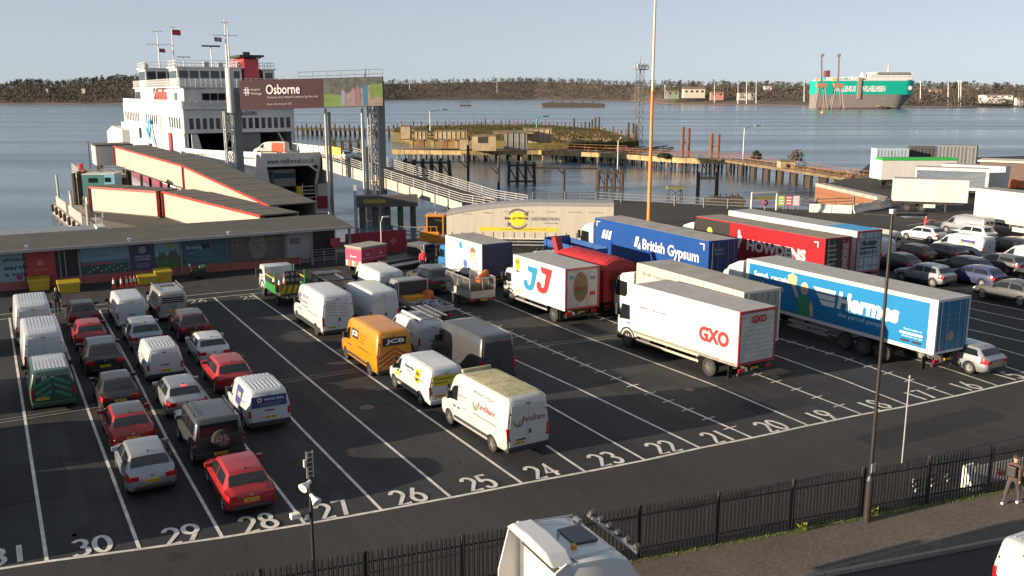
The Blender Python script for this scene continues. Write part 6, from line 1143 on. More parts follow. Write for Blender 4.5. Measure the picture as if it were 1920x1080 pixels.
b = rails(MB(), [PD(560, 152, 124.5), PD(718, 146, 124.5)], 1.15, 2, 2.0, .04); stuff(b.build('walkway_rail', GST, ga)); MB().tube(PD(686, 150, 124.5), PD(686, 124, 124.5), .04).build('flagstaff', GST, ga); b = MB(); p = PD(686, 126, 124.5); b.add([p, p+Vector((-.25, .1, -1.2)), p+Vector((.05, .1, -1.3))], [(0, 1, 2)]); b.build('flag', PRED, ga, fix=False)
A, B = PD(452, 206, 121.3), PD(720, 199, 121.3); U = Vector((0, 0, 3.75)); X = (B-A)
nrm = Vector((X.y, -X.x, 0)).normalized()
bb = MB().slab([A, B, B+U, A+U], .25).build('billboard', mat('maroon_board', (.050, .018, .028), rough=.6, var=.05), None); tag(bb, 'long maroon billboard reading Osborne, with a family photograph at its right end', 'billboard')
def bfn(u0, v0, w, h, off=.05):
    N_ = nrm if nrm.dot(Vector((0, 0, CH))-A) > 0 else -nrm
    o = A+N_*(.28+off)
    return lambda u, v: o+X*(u0+w*u)+U*(v0+h*v)
BW = flat((.72, .70, .70))
letter(bb, 'Osborne', BW, bfn(.185, .50, .235, .33), bold=.012); letter(bb, "Victoria and Albert's palace by the sea", flat((.45, .42, .43)), bfn(.19, .34, .355, .10), bold=0); letter(bb, 'Book early and save 10%', flat((.42, .4, .4)), bfn(.19, .12, .17, .08), bold=0); letter(bb, 'English', flat((.5, .48, .48)), bfn(.085, .62, .06, .09), bold=0); letter(bb, 'Heritage', flat((.5, .48, .48)), bfn(.085, .48, .07, .1), bold=0)
b = MB(); f = bfn(.03, .48, .045, .28)
for i in range(2):
    b.add([f(.28+i*.34, 0), f(.38+i*.34, 0), f(.38+i*.34, 1), f(.28+i*.34, 1)], [(0, 1, 2, 3)]); b.add([f(0, .28+i*.34), f(1, .28+i*.34), f(1, .38+i*.34), f(0, .38+i*.34)], [(0, 1, 2, 3)])
b.build('emblem', BW, bb, fix=False)
f = bfn(.585, .02, .41, .96, .01); ph = MB().add([f(0, 0), f(1, 0), f(1, 1), f(0, 1)], [(0, 1, 2, 3)]).build('photo_panel', mat('photo_path', (.20, .17, .14), var=.35, scale=1.2), bb, fix=False)
def pq(poly, m_, off): f = bfn(.585, .02, .41, .96, off); b = MB(); b.add([f(u, v) for u, v in poly], [tuple(range(len(poly)))]); b.build('photo_shape', m_, ph, fix=False)
pq([(0, 0), (.34, 0), (.30, .38), (0, .48)], mat('photo_lawn', (.12, .19, .05), var=.3, scale=1), .02); pq([(.78, .35), (1, .3), (1, .75), (.80, .78)], MATS['photo_lawn'], .02); pq([(0, .48), (.3, .40), (.8, .75), (1, .78), (1, 1), (0, 1)], mat('photo_trees', (.075, .085, .08), var=.5, scale=1.5), .015)
for u, c_, h_ in ((.33, (.20, .21, .32), .62), (.50, (.24, .16, .20), .66), (.58, (.20, .12, .16), .74), (.70, (.03, .14, .26), .80)): pq([(u-.03, .03), (u+.03, .03), (u+.04, h_*.55), (u+.03, h_-.1), (u, h_), (u-.03, h_-.1), (u-.04, h_*.55)], flat(c_), .03)
# ================================================================ COVERED GANGWAYS
CREAM = mat('gangway_cream', (.36, .315, .27), rough=.6, var=.05, scale=.4, dirt=.15, dirtc=(.4, .34, .26)); GRED = mat('gangway_red', (.38, .025, .016), rough=.5, var=.08); GROOF = mat('gangway_roof', (.085, .082, .07), rough=.85, var=.2, scale=.6, dirt=.3)
def gangway(name, label, pts, w, h, joints, sp=5.0, legs=True, zb=-2.8):
    """pts: roof edge on the left; body lies to the right (+X)"""
    t = thing(name, label, 'gangway', (0, 0, 0)); P = [Vector(p) for p in pts]
    for i, (a, e) in enumerate(zip(P, P[1:])):
        d = (e-a); d.z = 0; d.normalize(); s = Vector((-d.y, d.x, 0))
        if s.x < 0: s = -s
        dn = Vector((0, 0, -h)); 
        MB().add([a, e, e+dn, a+dn, a+s*.12, e+s*.12, e+s*.12+dn, a+s*.12+dn], [(0, 1, 2, 3), (7, 6, 5, 4), (0, 4, 5, 1), (1, 5, 6, 2), (2, 6, 7, 3), (3, 7, 4, 0)]).build('side_wall', CREAM, t)
        MB().add([a+s*w, e+s*w, e+s*w+dn, a+s*w+dn, a+s*(w-.12), e+s*(w-.12), e+s*(w-.12)+dn, a+s*(w-.12)+dn], [(0, 3, 2, 1), (4, 5, 6, 7), (0, 1, 5, 4), (1, 2, 6, 5), (2, 3, 7, 6), (3, 0, 4, 7)]).build('side_wall', CREAM, t)
        up = Vector((0, 0, .06)); MB().add([a+up-s*.1, e+up-s*.1, e+up+s*(w+.1), a+up+s*(w+.1)]+[q+Vector((0, 0, .12)) for q in (a+up-s*.1, e+up-s*.1, e+up+s*(w+.1), a+up+s*(w+.1))], [(0, 3, 2, 1), (4, 5, 6, 7), (0, 1, 5, 4), (1, 2, 6, 5), (2, 3, 7, 6), (3, 0, 4, 7)]).build('roof', GROOF, t)
        MB().add([a+dn, e+dn, e+dn+s*w, a+dn+s*w]+[q-Vector((0, 0, .2)) for q in (a+dn, e+dn, e+dn+s*w, a+dn+s*w)], [(0, 3, 2, 1), (4, 5, 6, 7), (0, 1, 5, 4), (1, 2, 6, 5), (2, 3, 7, 6), (3, 0, 4, 7)]).build('floor', CHASSIS, t)
        MB().bar(a+up-s*.14, e+up-s*.14, .14, .22).build('red_trim', GRED, t)
        L_ = (e-a).length; k = max(1, round(L_/sp))
        for j in range(1, k): q = a.lerp(e, j/k)+Vector((0, 0, .2)); MB().bar(q-s*.1, q+s*(w+.1), .14, .08).build('roof_joint', mat('joint_grey', (.26, .26, .25), rough=.7), t)
        for q in (a, e): MB().bar(q+up-s*.16+Vector((0, 0, .1)), q+dn-s*.16, .22, .2).build('red_post', GRED, t)
        if legs:
            for j in range(k+1):
                if j % 2 == 0:
                    q = a.lerp(e, (j+.5)/(k+1))
                    for ss in (.4, w-.4): c_ = q+s*ss; MB().tube((c_.x, c_.y, zb-.5), (c_.x, c_.y, q.z-h), .2).build('leg', DTIMBER, t)
    return t
gangway('covered_gangway', 'upper cream gangway with red trim sloping from the ferry to the terminal', [(17.8, 154.2, 5.95), (21.9, 122.3, 5.0), (23.6, 88.6, 3.35)], 4.6, 2.75, 3)
a, e, g2, h2 = G(168, 352, 3.0), G(296, 361, 3.05), G(306, 361, 3.05), G(492, 407, 3.3)
gangway('covered_gangway', 'lower cream gangway with red trim nearest the terminal roof', [a, e], 3.0, 2.7, 2, legs=False)
gangway('covered_gangway', 'short cream gangway section joining the lower gangway to the terminal', [g2, h2], 3.4, 2.7, 2, legs=False)
# cladding end at the ship side
q = G(190, 262, 6.0); t = thing('gangway_head', 'white ribbed boarding cabin at the ship end of the upper gangway', 'boarding cabin', (15.4, 157.0, 0)); b = MB().box(0, 5.2, 0, 5.5, 3.0, 6.0); b.build('cabin', WPAINT, t)
for i in range(5): MB().box(-.06, 0, .3+i*1.1, 1.2+i*1.1, 3.1, 5.9).build('panel', WPAINT, t)
MB().box(-.2, 5.4, -.2, 5.7, 6.0, 6.2).build('roof', GROOF, t); [MB().tube((x_, y_, -3.3), (x_, y_, 3.0), .3).build('leg', DTIMBER, t) for x_ in (.6, 4.6) for y_ in (.6, 4.9)]
# berth dolphin with deck, piles and small cabins
d0 = G(170, 300, 2.6); t = thing('berth_dolphin', 'dark timber mooring dolphin with railed deck left of the gangways', 'dolphin', (0, 0, 0))
c = Vector((13.2, 150.0, 0)); MB().box(c.x-1.5, c.x+4.8, c.y-5, c.y+6, 2.0, 2.45).build('deck', CONC, t); stuff(rails(MB(), [(c.x-1.4, c.y+6, 2.45), (c.x-1.4, c.y-4.9, 2.45), (c.x+4.7, c.y-4.9, 2.45)], 1.1, 3, 1.6, .04).build('deck_rail', STL, t))
for i in range(9): MB().tube((c.x-1.2+i*.72, c.y-4.6, -3.4), (c.x-1.2+i*.72, c.y-4.6, 2.0), .22).build('pile', DTIMBER, t)
for i in range(3): MB().tube((c.x-2.2+i*.7, c.y-5.6, -3.4), (c.x-2.2+i*.7, c.y-5.6, 3.0+.2*i), .3).build('fender_pile', [DTIMBER, DTIMBER, RSTEEL][i], t)
MB().box(c.x-1.2, c.x+4.6, c.y-3.5, c.y+5.5, -3, 2.0).build('core', mat('dolphin_dark', (.07, .062, .055), rough=.95, var=.3), t)
MB().tube((c.x+.3, c.y-3, 2.4), (c.x+.3, c.y-3, 7.2), .07).build('lamp_mast', TRIM, t); MB().tube((c.x-1.0, c.y-4, 2.4), (c.x-1.0, c.y-4, 4.2), .35).build('red_bollard', SHIPRED, t)
# low pontoon with tyres
p0, p1 = G(100, 384, -1.5), G(152, 424, -1.5); dd = (p1-p0); 
t = thing('pontoon', 'low floating pontoon with tyre fenders and white railings on the far left', 'pontoon', (0, 0, 0))
s_ = Vector((-dd.y, dd.x, 0)).normalized(); s_ = s_ if s_.x > 0 else -s_
p0 = p0-dd.normalized()*2; p1 = p1+dd.normalized()*1
MB().slab([p0, p1, p1+s_*9, p0+s_*9], .01).build('deck_skin', CONC, t); b = MB(); q = [p0, p1, p1+s_*9, p0+s_*9]; b.add([Vector((v.x, v.y, -3.4)) for v in q]+[Vector((v.x, v.y, -1.52)) for v in q], [(0, 3, 2, 1), (4, 5, 6, 7), (0, 1, 5, 4), (1, 2, 6, 5), (2, 3, 7, 6), (3, 0, 4, 7)]); b.build('hull', mat('pontoon_concrete', (.30, .28, .25), rough=.9, var=.25, dirt=.5), t)
for i in range(7):
    q = p0.lerp(p1, (i+.5)/7); ty = MB(); 
    for k in range(12):
        a0 = 2*math.pi*k/12; a1 = 2*math.pi*(k+1)/12; ex = dd.normalized()
        ty.tube(q+ex*.42*math.cos(a0)+Vector((0, 0, -.45+.42*math.sin(a0)))-s_*.16, q+ex*.42*math.cos(a1)+Vector((0, 0, -.45+.42*math.sin(a1)))-s_*.16, .16, n=6)
    ty.build('tyre_fender', RUBBER, t)
for u0, u1 in ((.12, .45), (.55, .92)): stuff(rails(MB(), [p0.lerp(p1, u0)+s_*.3, p0.lerp(p1, u1)+s_*.3], 1.3, 4, .8, .045).build('railing', WPAINT, t))
for u_, h_ in ((.06, 4.2), (.5, 3.0), (.52, 2.6), (.97, 2.6)): q = p0.lerp(p1, u_)+s_*.8; MB().tube((q.x, q.y, -1.5), (q.x, q.y, -1.5+h_), .16).build('mooring_post', STL, t)
q = p0.lerp(p1, .45)+s_*4.5; MB().cb((q.x, q.y, -.2), (2.2, 2.2, 1.9)).build('red_cage', mat('cage_red', (.32, .05, .06), rough=.6, var=.4), t); q = p0.lerp(p1, .2)+s_*3.5
b = MB(); 
for i in range(5):
    for k in range(10): a0 = math.pi*k/10; a1 = math.pi*(k+1)/10; b.tube(q+Vector((i*.5, 1.2*math.cos(a0), 1.3*math.sin(a0))), q+Vector((i*.5, 1.2*math.cos(a1), 1.3*math.sin(a1))), .05, n=5)
stuff(b.build('hose_hoops', STL, t))
for px0, px1, py0, py1, m_, lb in ((155, 196, 334, 352, mat('teal_box', (.02, .12, .11), rough=.5), 'dark teal cabin beside the lower gangway'), (190, 216, 333, 351, mat('sky_box', (.12, .30, .42), rough=.5), 'light blue cabin beside the lower gangway')):
    a_ = PD(px0, py1, 118); e_ = PD(px1, py1, 118); hz_ = (py1-py0+6)*118/1750; t2 = thing('work_cabin', lb, 'cabin', (0, 0, 0)); MB().slab([a_+Vector((0, 0, -1.2)), e_+Vector((0, 0, -1.2)), e_+Vector((0, 0, hz_)), a_+Vector((0, 0, hz_))], -2.2).build('walls', m_, t2); dv = (e_-a_); s2 = Vector((-dv.y, dv.x, 0)).normalized()*2.4; MB().slab([a_+Vector((0, 0, hz_+.02)), e_+Vector((0, 0, hz_+.02)), e_+s2+Vector((0, 0, hz_+.02)), a_+s2+Vector((0, 0, hz_+.02))], .1).build('roof', WPAINT, t2)
    nn = -s2.normalized()*.03; MB().slab([a_.lerp(e_, .3)+nn+Vector((0, 0, hz_*.4)), a_.lerp(e_, .7)+nn+Vector((0, 0, hz_*.4)), a_.lerp(e_, .7)+nn+Vector((0, 0, hz_*.75)), a_.lerp(e_, .3)+nn+Vector((0, 0, hz_*.75))], .02).build('window', GLASS, t2); c_ = (a_+e_)/2+s2/2; MB().box(c_.x-1.5, c_.x+1.5, c_.y-1.2, c_.y+1.2, -3.2, a_.z-1.2).build('footing', CONC, t2)
MB().prism([(10.5, 108), (24, 86), (26, 86), (26, 120), (20, 124), (12, 124)], -3.2, .25, 'z'); b = MB().prism([(11, 112), (20, 86.6), (26, 86.6), (26, 122), (13, 124)], -3.4, .2, 'z'); struct(b.build('pier_deck', mat('pier_tarmac', (.045, .043, .042), rough=.95, var=.2)))
# ================================================================ VEHICLE RAMP BRIDGE
GIR = mat('girder_cream', (.42, .39, .33), rough=.6, var=.08, scale=.5, dirt=.35, dirtc=(.3, .25, .19))
N0, N1, N2 = Vector((43.2, 132.6, 4.75)), G(790, 350, 2.2), G(866, 381, .75); N1 = Vector((N1.x, N1.y, 2.3)); 
t = thing('link_bridge', 'cream steel vehicle ramp bridge rising from the quay to the ferry upper deck', 'bridge', (0, 0, 0))
wv = Vector((5.6, 2.0, 0)); pts = [N0, N0.lerp(N2, .5), N2]
for sgn, o in ((0, Vector((0, 0, 0))), (1, wv)):
    b = MB(); a_, e_ = N0+o, N2+o; d_ = (e_-a_); d_.z = 0; s_ = Vector((-d_.y, d_.x, 0)).normalized()*.18
    g_ = MB().add([a_+Vector((0, 0, -1.7)), e_+Vector((0, 0, -1.0)), e_, a_, a_+s_+Vector((0, 0, -1.7)), e_+s_+Vector((0, 0, -1.0)), e_+s_, a_+s_], [(0, 1, 2, 3), (7, 6, 5, 4), (0, 4, 5, 1), (1, 5, 6, 2), (2, 6, 7, 3), (3, 7, 4, 0)]).build('girder', GIR, t)
    for i in range(1, 12): q = a_.lerp(e_, i/12); MB().bar(q+Vector((0, 0, .0))-s_*.6, q+Vector((0, 0, -1.5))-s_*.6, .1).build('stiffener', STL, g_)
    stuff(rails(MB(), [a_, e_, e_+d_.normalized()*6+Vector((.0, 0, -.2))], 1.15, 4, 2.4, .045).build('railing', STL, t))
MB().slab([N0+Vector((0, 0, -.25)), N2+Vector((0, 0, -.25)), N2+wv+Vector((0, 0, -.25)), N0+wv+Vector((0, 0, -.25))], .12).build('roadway', CHASSIS, t)
c_ = G(728, 428, SEA); pc = MB().box(-3.8, 3.8, -.9, .9, -.1, 1.3).build('pier_cap', mat('pier_steel', (.09, .09, .085), rough=.7, var=.2), t, (c_.x+.3, c_.y+.8, 0), -.35)
for i in range(5): MB().tube((-3.2+i*1.6, 0, -3.6), (-3.2+i*1.6, 0, -.1), .38, n=12).build('pier_column', mat('pier_steel', (.09, .09, .085), rough=.7, var=.2), pc)
MB().box(-3.0, -.2, -.97, -.9, .4, .9).build('yellow_sign', flat((.36, .27, .05)), pc)
MB().box(-4.2, -3.8, .2, .7, -3, 2.6).build('fender', WPAINT, pc)
# deck of approach on the quay
# vehicles on the ramp
q = Vector((FX+12.3, FY-12.6, 4.9))
t, s = vehicle('midvan', 'white and orange van driving onto the ferry upper deck', 'van', q.x, q.y, mat('van_pinkwhite', (.62, .55, .52), rough=.4), h=-.95, rear_glass=False, W=1.95, L=5.0); t.location.z = 4.92
b = MB(); s.patch(b, .01, .42, 2.4, 5.95, -1, .012, 6, 6); b.build('side_sign', flat((.55, .09, .03)), t, weld=True)
q = N0.lerp(N2, .03)+wv*.5; t, s = vehicle('hatch', 'white car driving up the ramp bridge towards the ferry', 'car', q.x+.6, q.y-1.6, WHITE, h=-.35); t.location.z = q.z-.40
# ramp side screens on the far side
a_ = PD(548, 285, 139.5); e_ = PD(640, 291, 136); t = thing('ramp_screen', 'white panelled wind screen along the far side of the upper ramp', 'screen', (0, 0, 0))
for i in range(9): q0, q1 = a_.lerp(e_, i/9+.008), a_.lerp(e_, (i+1)/9-.008); MB().slab([q0, q1, q1+Vector((0, 0, 1.35-.04*i)), q0+Vector((0, 0, 1.35-.04*i))], .06).build('panel', WPAINT, t)
a_ = PD(611, 288, 133); e_ = PD(640, 291, 132); t = MB().slab([a_, e_, e_+Vector((0, 0, 1.0)), a_+Vector((0, 0, 1.2))], .15).build('yellow_board', mat('board_yellow', (.65, .48, .01), rough=.5), None); tag(t, 'yellow barrier board at the top of the vehicle ramp', 'barrier'); MB().bar(a_.lerp(e_, .5), a_.lerp(e_, .5)+Vector((0, 0, -1.2)), .12).build('post', STL, t)
# ================================================================ FAR SHORE
HOR = 540-F*math.tan(PITCH)
def far(px, py, dep): return PD(px, py, dep)
def lerp_tab(tab, x):
    for (a, p), (e, q) in zip(tab, tab[1:]):
        if a <= x <= e: return p+(q-p)*(x-a)/(e-a)
    return tab[0][1] if x < tab[0][0] else tab[-1][1]
TOP = [(-200, 160), (0, 156), (40, 148), (75, 146), (100, 152), (170, 144), (250, 139), (330, 150), (520, 156), (560, 151), (600, 152), (660, 147), (760, 148), (830, 147), (1000, 144), (1150, 149), (1300, 151), (1450, 151), (1530, 155), (1750, 153), (1800, 152), (1920, 157), (2150, 158)]
SHD = [(-200, 1300), (0, 1330), (260, 1340), (560, 1700), (760, 2050), (1000, 2150), (1180, 1800), (1260, 1330), (1500, 1150), (1720, 1080), (1820, 1060), (2150, 1060)]
rg = random.Random(11)
cols = list(range(-190, 2120, 14)); b = MB(); nv = 7; DEEP = 330
def hill(px, k):                       # k 0 shore .. 1 ridge
    d0 = lerp_tab(SHD, px); d = d0+DEEP*k; tree = 12.5
    zr = CH+(HOR-lerp_tab(TOP, px))/F*(d0+DEEP)-tree
    z = -2.9+(zr+2.9)*(k**1.25) if k > 0 else -3.2
    q = PD(px, HOR, d); return Vector((q.x, q.y, z))
vs = [hill(px, j/(nv-1)) for px in cols for j in range(nv)]+[]
b.add(vs, [(i*nv+j, (i+1)*nv+j, (i+1)*nv+j+1, i*nv+j+1) for i in range(len(cols)-1) for j in range(nv-1)])
struct(b.build('hills', mat('heath', (.085, .068, .05), rough=.95, var=.35, scale=.02), fix=False))
b = MB(); sh = [hill(px, 0) for px in cols]; b.add([Vector((p.x, p.y, -2.7)) for p in sh]+[Vector((p.x, p.y, -1.6))+(Vector((p.x, p.y, 0)).normalized()*26) for p in sh], [(i, i+1, len(sh)+i+1, len(sh)+i) for i in range(len(sh)-1)]); struct(b.build('shore', mat('mud_shore', (.24, .15, .11), rough=.9, var=.3, scale=.02), fix=False))
# the woods: leafless crowns
def woodmat(name, c1, c2, c3):
    m = bpy.data.materials.new(name); m.use_nodes = True; nt = m.node_tree; n = nt.nodes; L = nt.links.new; bs = n['Principled BSDF']; bs.inputs['Roughness'].default_value = 1; bs.inputs['Specular IOR Level'].default_value = .05
    tc = n.new('ShaderNodeTexCoord'); z = n.new('ShaderNodeTexNoise'); z.inputs['Scale'].default_value = .018; z.inputs['Detail'].default_value = 9; z.inputs['Roughness'].default_value = .75; L(tc.outputs['Object'], z.inputs['Vector'])
    cr = n.new('ShaderNodeValToRGB'); e = cr.color_ramp.elements; e[0].position = .36; e[0].color = (*c1, 1); e[1].position = .66; e[1].color = (*c3, 1); k = e.new(.5); k.color = (*c2, 1); L(z.outputs[0], cr.inputs[0]); L(cr.outputs[0], bs.inputs['Base Color'])
    z2 = n.new('ShaderNodeTexNoise'); z2.inputs['Scale'].default_value = .35; z2.inputs['Detail'].default_value = 6; L(tc.outputs['Object'], z2.inputs['Vector']); bp = n.new('ShaderNodeBump'); bp.inputs['Strength'].default_value = .5; bp.inputs['Distance'].default_value = 1; L(z2.outputs[0], bp.inputs['Height']); L(bp.outputs[0], bs.inputs['Normal']); return m
bb_, ee = MB(), MB()
def twigs(b, c, r, h, k, rnd):                          # a bare crown: many small twig-sized faces
    for _ in range(k):
        v = Vector((rnd.gauss(0, .5)*r, rnd.gauss(0, .5)*r, h*(.12+.88*rnd.random()**.75))); v.x *= 1.15-.55*v.z/h; v.y *= 1.15-.55*v.z/h
        q = c+v; s = rnd.uniform(.5, 1.35); a1 = rnd.uniform(0, 6.28); w = Vector((math.cos(a1), math.sin(a1), rnd.uniform(-.3, .3)))*s*.8; b.add([q-w, q+w, q+Vector((rnd.uniform(-.6, .6), rnd.uniform(-.6, .6), s*rnd.uniform(.9, 1.8)))], [(0, 1, 2)])
for i in range(5200):
    px = rg.uniform(-180, 2100); k = rg.random()**.8
    if 1180 < px < 1560 and k < .25: continue
    twigs(bb_, hill(px, k), rg.uniform(3.5, 6.5), rg.uniform(7, 12.5), 38, rg)
for i in range(420):
    px = rg.choice([rg.uniform(-180, 300), rg.uniform(-180, 2100), rg.uniform(900, 2100)]); p = hill(px, rg.uniform(.88, 1)); twigs(ee, p, rg.uniform(3, 5.5), rg.uniform(9, 14), 60, rg)
stuff(bb_.build('bare_woodland', woodmat('bare_wood', (.066, .06, .054), (.085, .076, .066), (.108, .094, .08)), fix=False)); stuff(ee.build('evergreen_woodland', woodmat('evergreen', (.035, .042, .034), (.048, .056, .042), (.065, .07, .05)), fix=False))
# white houses and sheds along the far bank
def house(px, py, wpx, hpx, dep, c, label, roofc=(.2, .12, .09)):
    w = wpx*dep/F; h = hpx*dep/F; p = PD(px, py, dep); t = thing('far_building', label, 'building', (p.x, p.y, p.z), YAW, 'buildings on the far bank')
    MB().box(-w/2, w/2, 0, w*.5, -6, h).build('walls', flat(c), t); MB().prism([(-.6, h), (w*.5+.6, h), (w*.25, h+h*.45)], -w/2-.4, w/2+.4, 'x').build('roof', flat(roofc), t)
    nn = max(2, int(w/7)); [MB().box(-w/2+w*(i+.3)/nn, -w/2+w*(i+.7)/nn, -.15, 0, h*.3, h*.7).build('window', GLASS, t) for i in range(nn)]
for a in [(1302, 176, 40, 9, 1360, (.5, .47, .4), 'cream gabled shed on the far bank left of the red barge'), (1262, 178, 22, 6, 1380, (.2, .24, .2), 'low green shed beside the cream gabled shed'), (1345, 180, 24, 6, 1340, (.42, .2, .16), 'brick block right of the cream gabled shed'), (1400, 180, 30, 5, 1330, (.55, .52, .5), 'long pale shed near the red barge'), (1440, 166, 13, 4, 1400, (.6, .58, .55), 'white house on the slope above the red barge'), (1755, 174, 20, 5, 1250, (.45, .3, .2), 'tan building right of the car carrier'), (1873, 184, 52, 5, 1090, (.72, .7, .68), 'long white shed at the right end of the far bank'), (1912, 188, 14, 4, 1085, (.6, .6, .62), 'small grey shed at the right picture edge of the far bank'),
          (88, 169, 4, 2, 1500, (.7, .7, .68), 'tiny white house left of the ferry'), (156, 170, 6, 3, 1480, (.7, .7, .68), 'white house in the woods left of the ferry'), (590, 155, 9, 3, 1800, (.7, .6, .55), 'pale house above the billboard')]: house(*a)
for i, (px, y0, y1, dep) in enumerate([(1384, 189, 152, 1250), (1400, 189, 150, 1250), (1418, 189, 152, 1250), (1340, 187, 155, 1300), (1726, 190, 152, 1150), (1778, 192, 153, 1120), (1798, 192, 152, 1110), (1802, 195, 150, 1100), (1508, 185, 152, 1200), (1247, 180, 158, 1350), (768, 165, 133, 1900), (932, 170, 130, 2000)]):
    a, e = PD(px, y0, dep), PD(px, y1, dep); b = MB().tube(a-Vector((0, 0, 4)), e, .5, .3, 6); t = b.build('light_mast', GALV); tag(t, ['thin mast left of the red barge, first of three', 'thin mast left of the red barge, second of three', 'thin mast left of the red barge, third of three', 'thin mast among the far sheds', 'thin mast just right of the car carrier bow', 'thin mast right of the tan building', 'left one of two close masts at the far jetty end', 'right one of two close masts at the far jetty end', 'thin mast behind the car carrier stern', 'thin mast by the low green shed', 'faint mast on the skyline right of the billboard', 'faint mast on the skyline left of the lattice tower'][i], 'mast', 'masts on the far bank'); MB().cb(e, (3, 3, .5)).build('lamp_head', GALV, t)
# ---------------------------------------------------------------- car carrier ship
dS = 985; o0 = PD(1530, 204, dS); o0.z = SEA; kS = dS/F
sx_ = Vector((math.cos(YAW), -math.sin(YAW), 0))
t = thing('car_carrier', 'green and grey car carrier ship with white upper works across the water', 'ship', (o0.x, o0.y, SEA), YAW)
def sz(py): return (204-py)*kS
def sxp(px): return (px-1530)*kS
Ls = sxp(1720)
def hullring(z0, z1, xs0, xs1, m, name, W_=26, flare=0):
    n = 10; pl0 = [(sxp(xs0), 0), (sxp(xs1)-12, 0)]+[(sxp(xs1)-12+12*math.sin(a), W_/2-W_/2*math.cos(a)) for a in [math.pi*i/n for i in range(1, n)]]+[(sxp(xs1)-12, W_), (sxp(xs0), W_)]
    pl1 = [(x+(flare*max(0, (x-sxp(xs1)+14)/14)), y) for x, y in pl0]; k = len(pl0); b = MB(); b.add([(x, y, z0) for x, y in pl0]+[(x, y, z1) for x, y in pl1], [tuple(range(k))[::-1], tuple(range(k, 2*k))]+[(i, (i+1) % k, k+(i+1) % k, k+i) for i in range(k)]); return b.build(name, m, t, smooth=30)
SG = mat('ship_green', (.004, .36, .28), rough=.45, var=.05, scale=.05); SGY = mat('ship_grey', (.19, .18, .18), rough=.6, var=.12, scale=.06, dirt=.25, dirtc=(.25, .14, .09)); 
hullring(-1, sz(178), 1531, 1693, SGY, 'lower_hull', flare=sxp(1715)-sxp(1693)); up = hullring(sz(178)+.01, sz(153), 1530, 1716, SG, 'upper_hull', flare=1.5); hullring(-.5, 1.0, 1532, 1691, paint('boot_red', (.26, .02, .03)), 'boot_topping', W_=26.2)
hullring(sz(153)+.01, sz(151), 1534, 1714, SHIPW, 'top_deck', W_=25); MB().box(sxp(1549), sxp(1720)-20, 3, 22, sz(151), sz(146)).build('deck_house', SHIPW, t); MB().box(sxp(1596), sxp(1706), 1.5, 23, sz(151), sz(145.5)).build('accommodation', SHIPW, t); br = MB().box(sxp(1628), sxp(1704), 1, 24, sz(145.5), sz(140)).build('bridge_house', SHIPW, t); MB().box(sxp(1636), sxp(1706), -1.5, 26, sz(140), sz(137)).build('bridge', SHIPW, t); MB().box(sxp(1640), sxp(1700), -1.7, -1.5, sz(139.4), sz(137.8)).build('bridge_window', GLASS, br)
MB().box(sxp(1549), sxp(1557), 8, 16, sz(151), sz(134)).build('funnel', mat('ship_funnel', (.14, .05, .07), rough=.6), t); MB().box(sxp(1546), sxp(1560), 6, 18, sz(151), sz(146)).build('funnel_base', SG, t)
b = MB().lathe([(0, 2.6), (3, 2.6), (4.5, 1.4), (5, 0)], (sxp(1619), 10, sz(146)), 'z', 12); b.build('radome', SHIPW, t); b = MB().tube((sxp(1668), 12, sz(138)), (sxp(1668), 12, sz(121)), .9, .5, 6); [b.bar((sxp(1663)+i, 12, sz(125+i*2)), (sxp(1673)-i, 12, sz(125+i*2)), .5) for i in range(3)]; b.build('mast', mat('mast_buff', (.5, .42, .3), rough=.6), t)
for i in range(14): MB().box(sxp(1562+i*5.2), sxp(1565+i*5.2), 2.5, 3.1, sz(150.5), sz(147.5)).build('deck_locker', [SHIPW, SG, flat((.5, .4, .38))][i % 3], t)
MB().box(sxp(1605), sxp(1611), -1.2, .2, sz(186), sz(147)).build('side_ramp_tower', mat('ramp_brown', (.30, .20, .15), rough=.7), t)
letter(up, 'WALLENIUS', PWH, lambda u, v: Vector((sxp(1560)+u*sxp(1530+42), -.15, sz(173)+v*(sz(162)-sz(173)))), bold=.05); letter(up, 'WILHELMSEN', PWH, lambda u, v: Vector((sxp(1612)+u*sxp(1530+45), -.15, sz(173)+v*(sz(162)-sz(173)))), bold=.05); MB().lathe([(0, 0), (0, 2.2)], (sxp(1703), -.05, sz(166)), 'y', 12).build('emblem', PWH, up)
MB().box(sxp(1642), sxp(1662), -.1, .1, sz(188), sz(182)).build('side_hatch', PGREY, t)
for i, px in enumerate((1541, 1572)):                                   # harbour cranes
    p = PD(px, 188, dS-58); c = thing('harbour_crane', ['left harbour crane in front of the car carrier stern', 'right harbour crane in front of the car carrier stern'][i], 'crane', (p.x, p.y, 0), YAW, 'harbour cranes')
    hh = lambda y_: CH+(HOR-y_)*(dS-58)/F
    for a in (-1, 1):
        for e in (-1, 1): MB().bar((a*6, e*4+4, -2), (a*2.5, e*2+4, hh(163)), .9).build('leg', mat('crane_grey', (.20, .17, .16), rough=.7, var=.2), c)
    MB().box(-4.5, 4.5, 1, 7, hh(164), hh(157)).build('machine_house', mat('crane_rust', (.34, .17, .10), rough=.7), c); MB().bar((0, 4, hh(157)), (-1.2 if i else -2, 4, hh(104)), 1.5, 1.3).build('jib', mat('crane_lilac', (.17, .15, .18), rough=.6), c); MB().box(-2.8, .4, 3, 5, hh(108), hh(103)).build('jib_head', mat('crane_grey', (.20, .17, .16), rough=.7, var=.2), c); MB().box(-6, -4, 2, 6, hh(153), hh(147)).build('counterweight', mat('crane_amber', (.55, .35, .08), rough=.6), c)
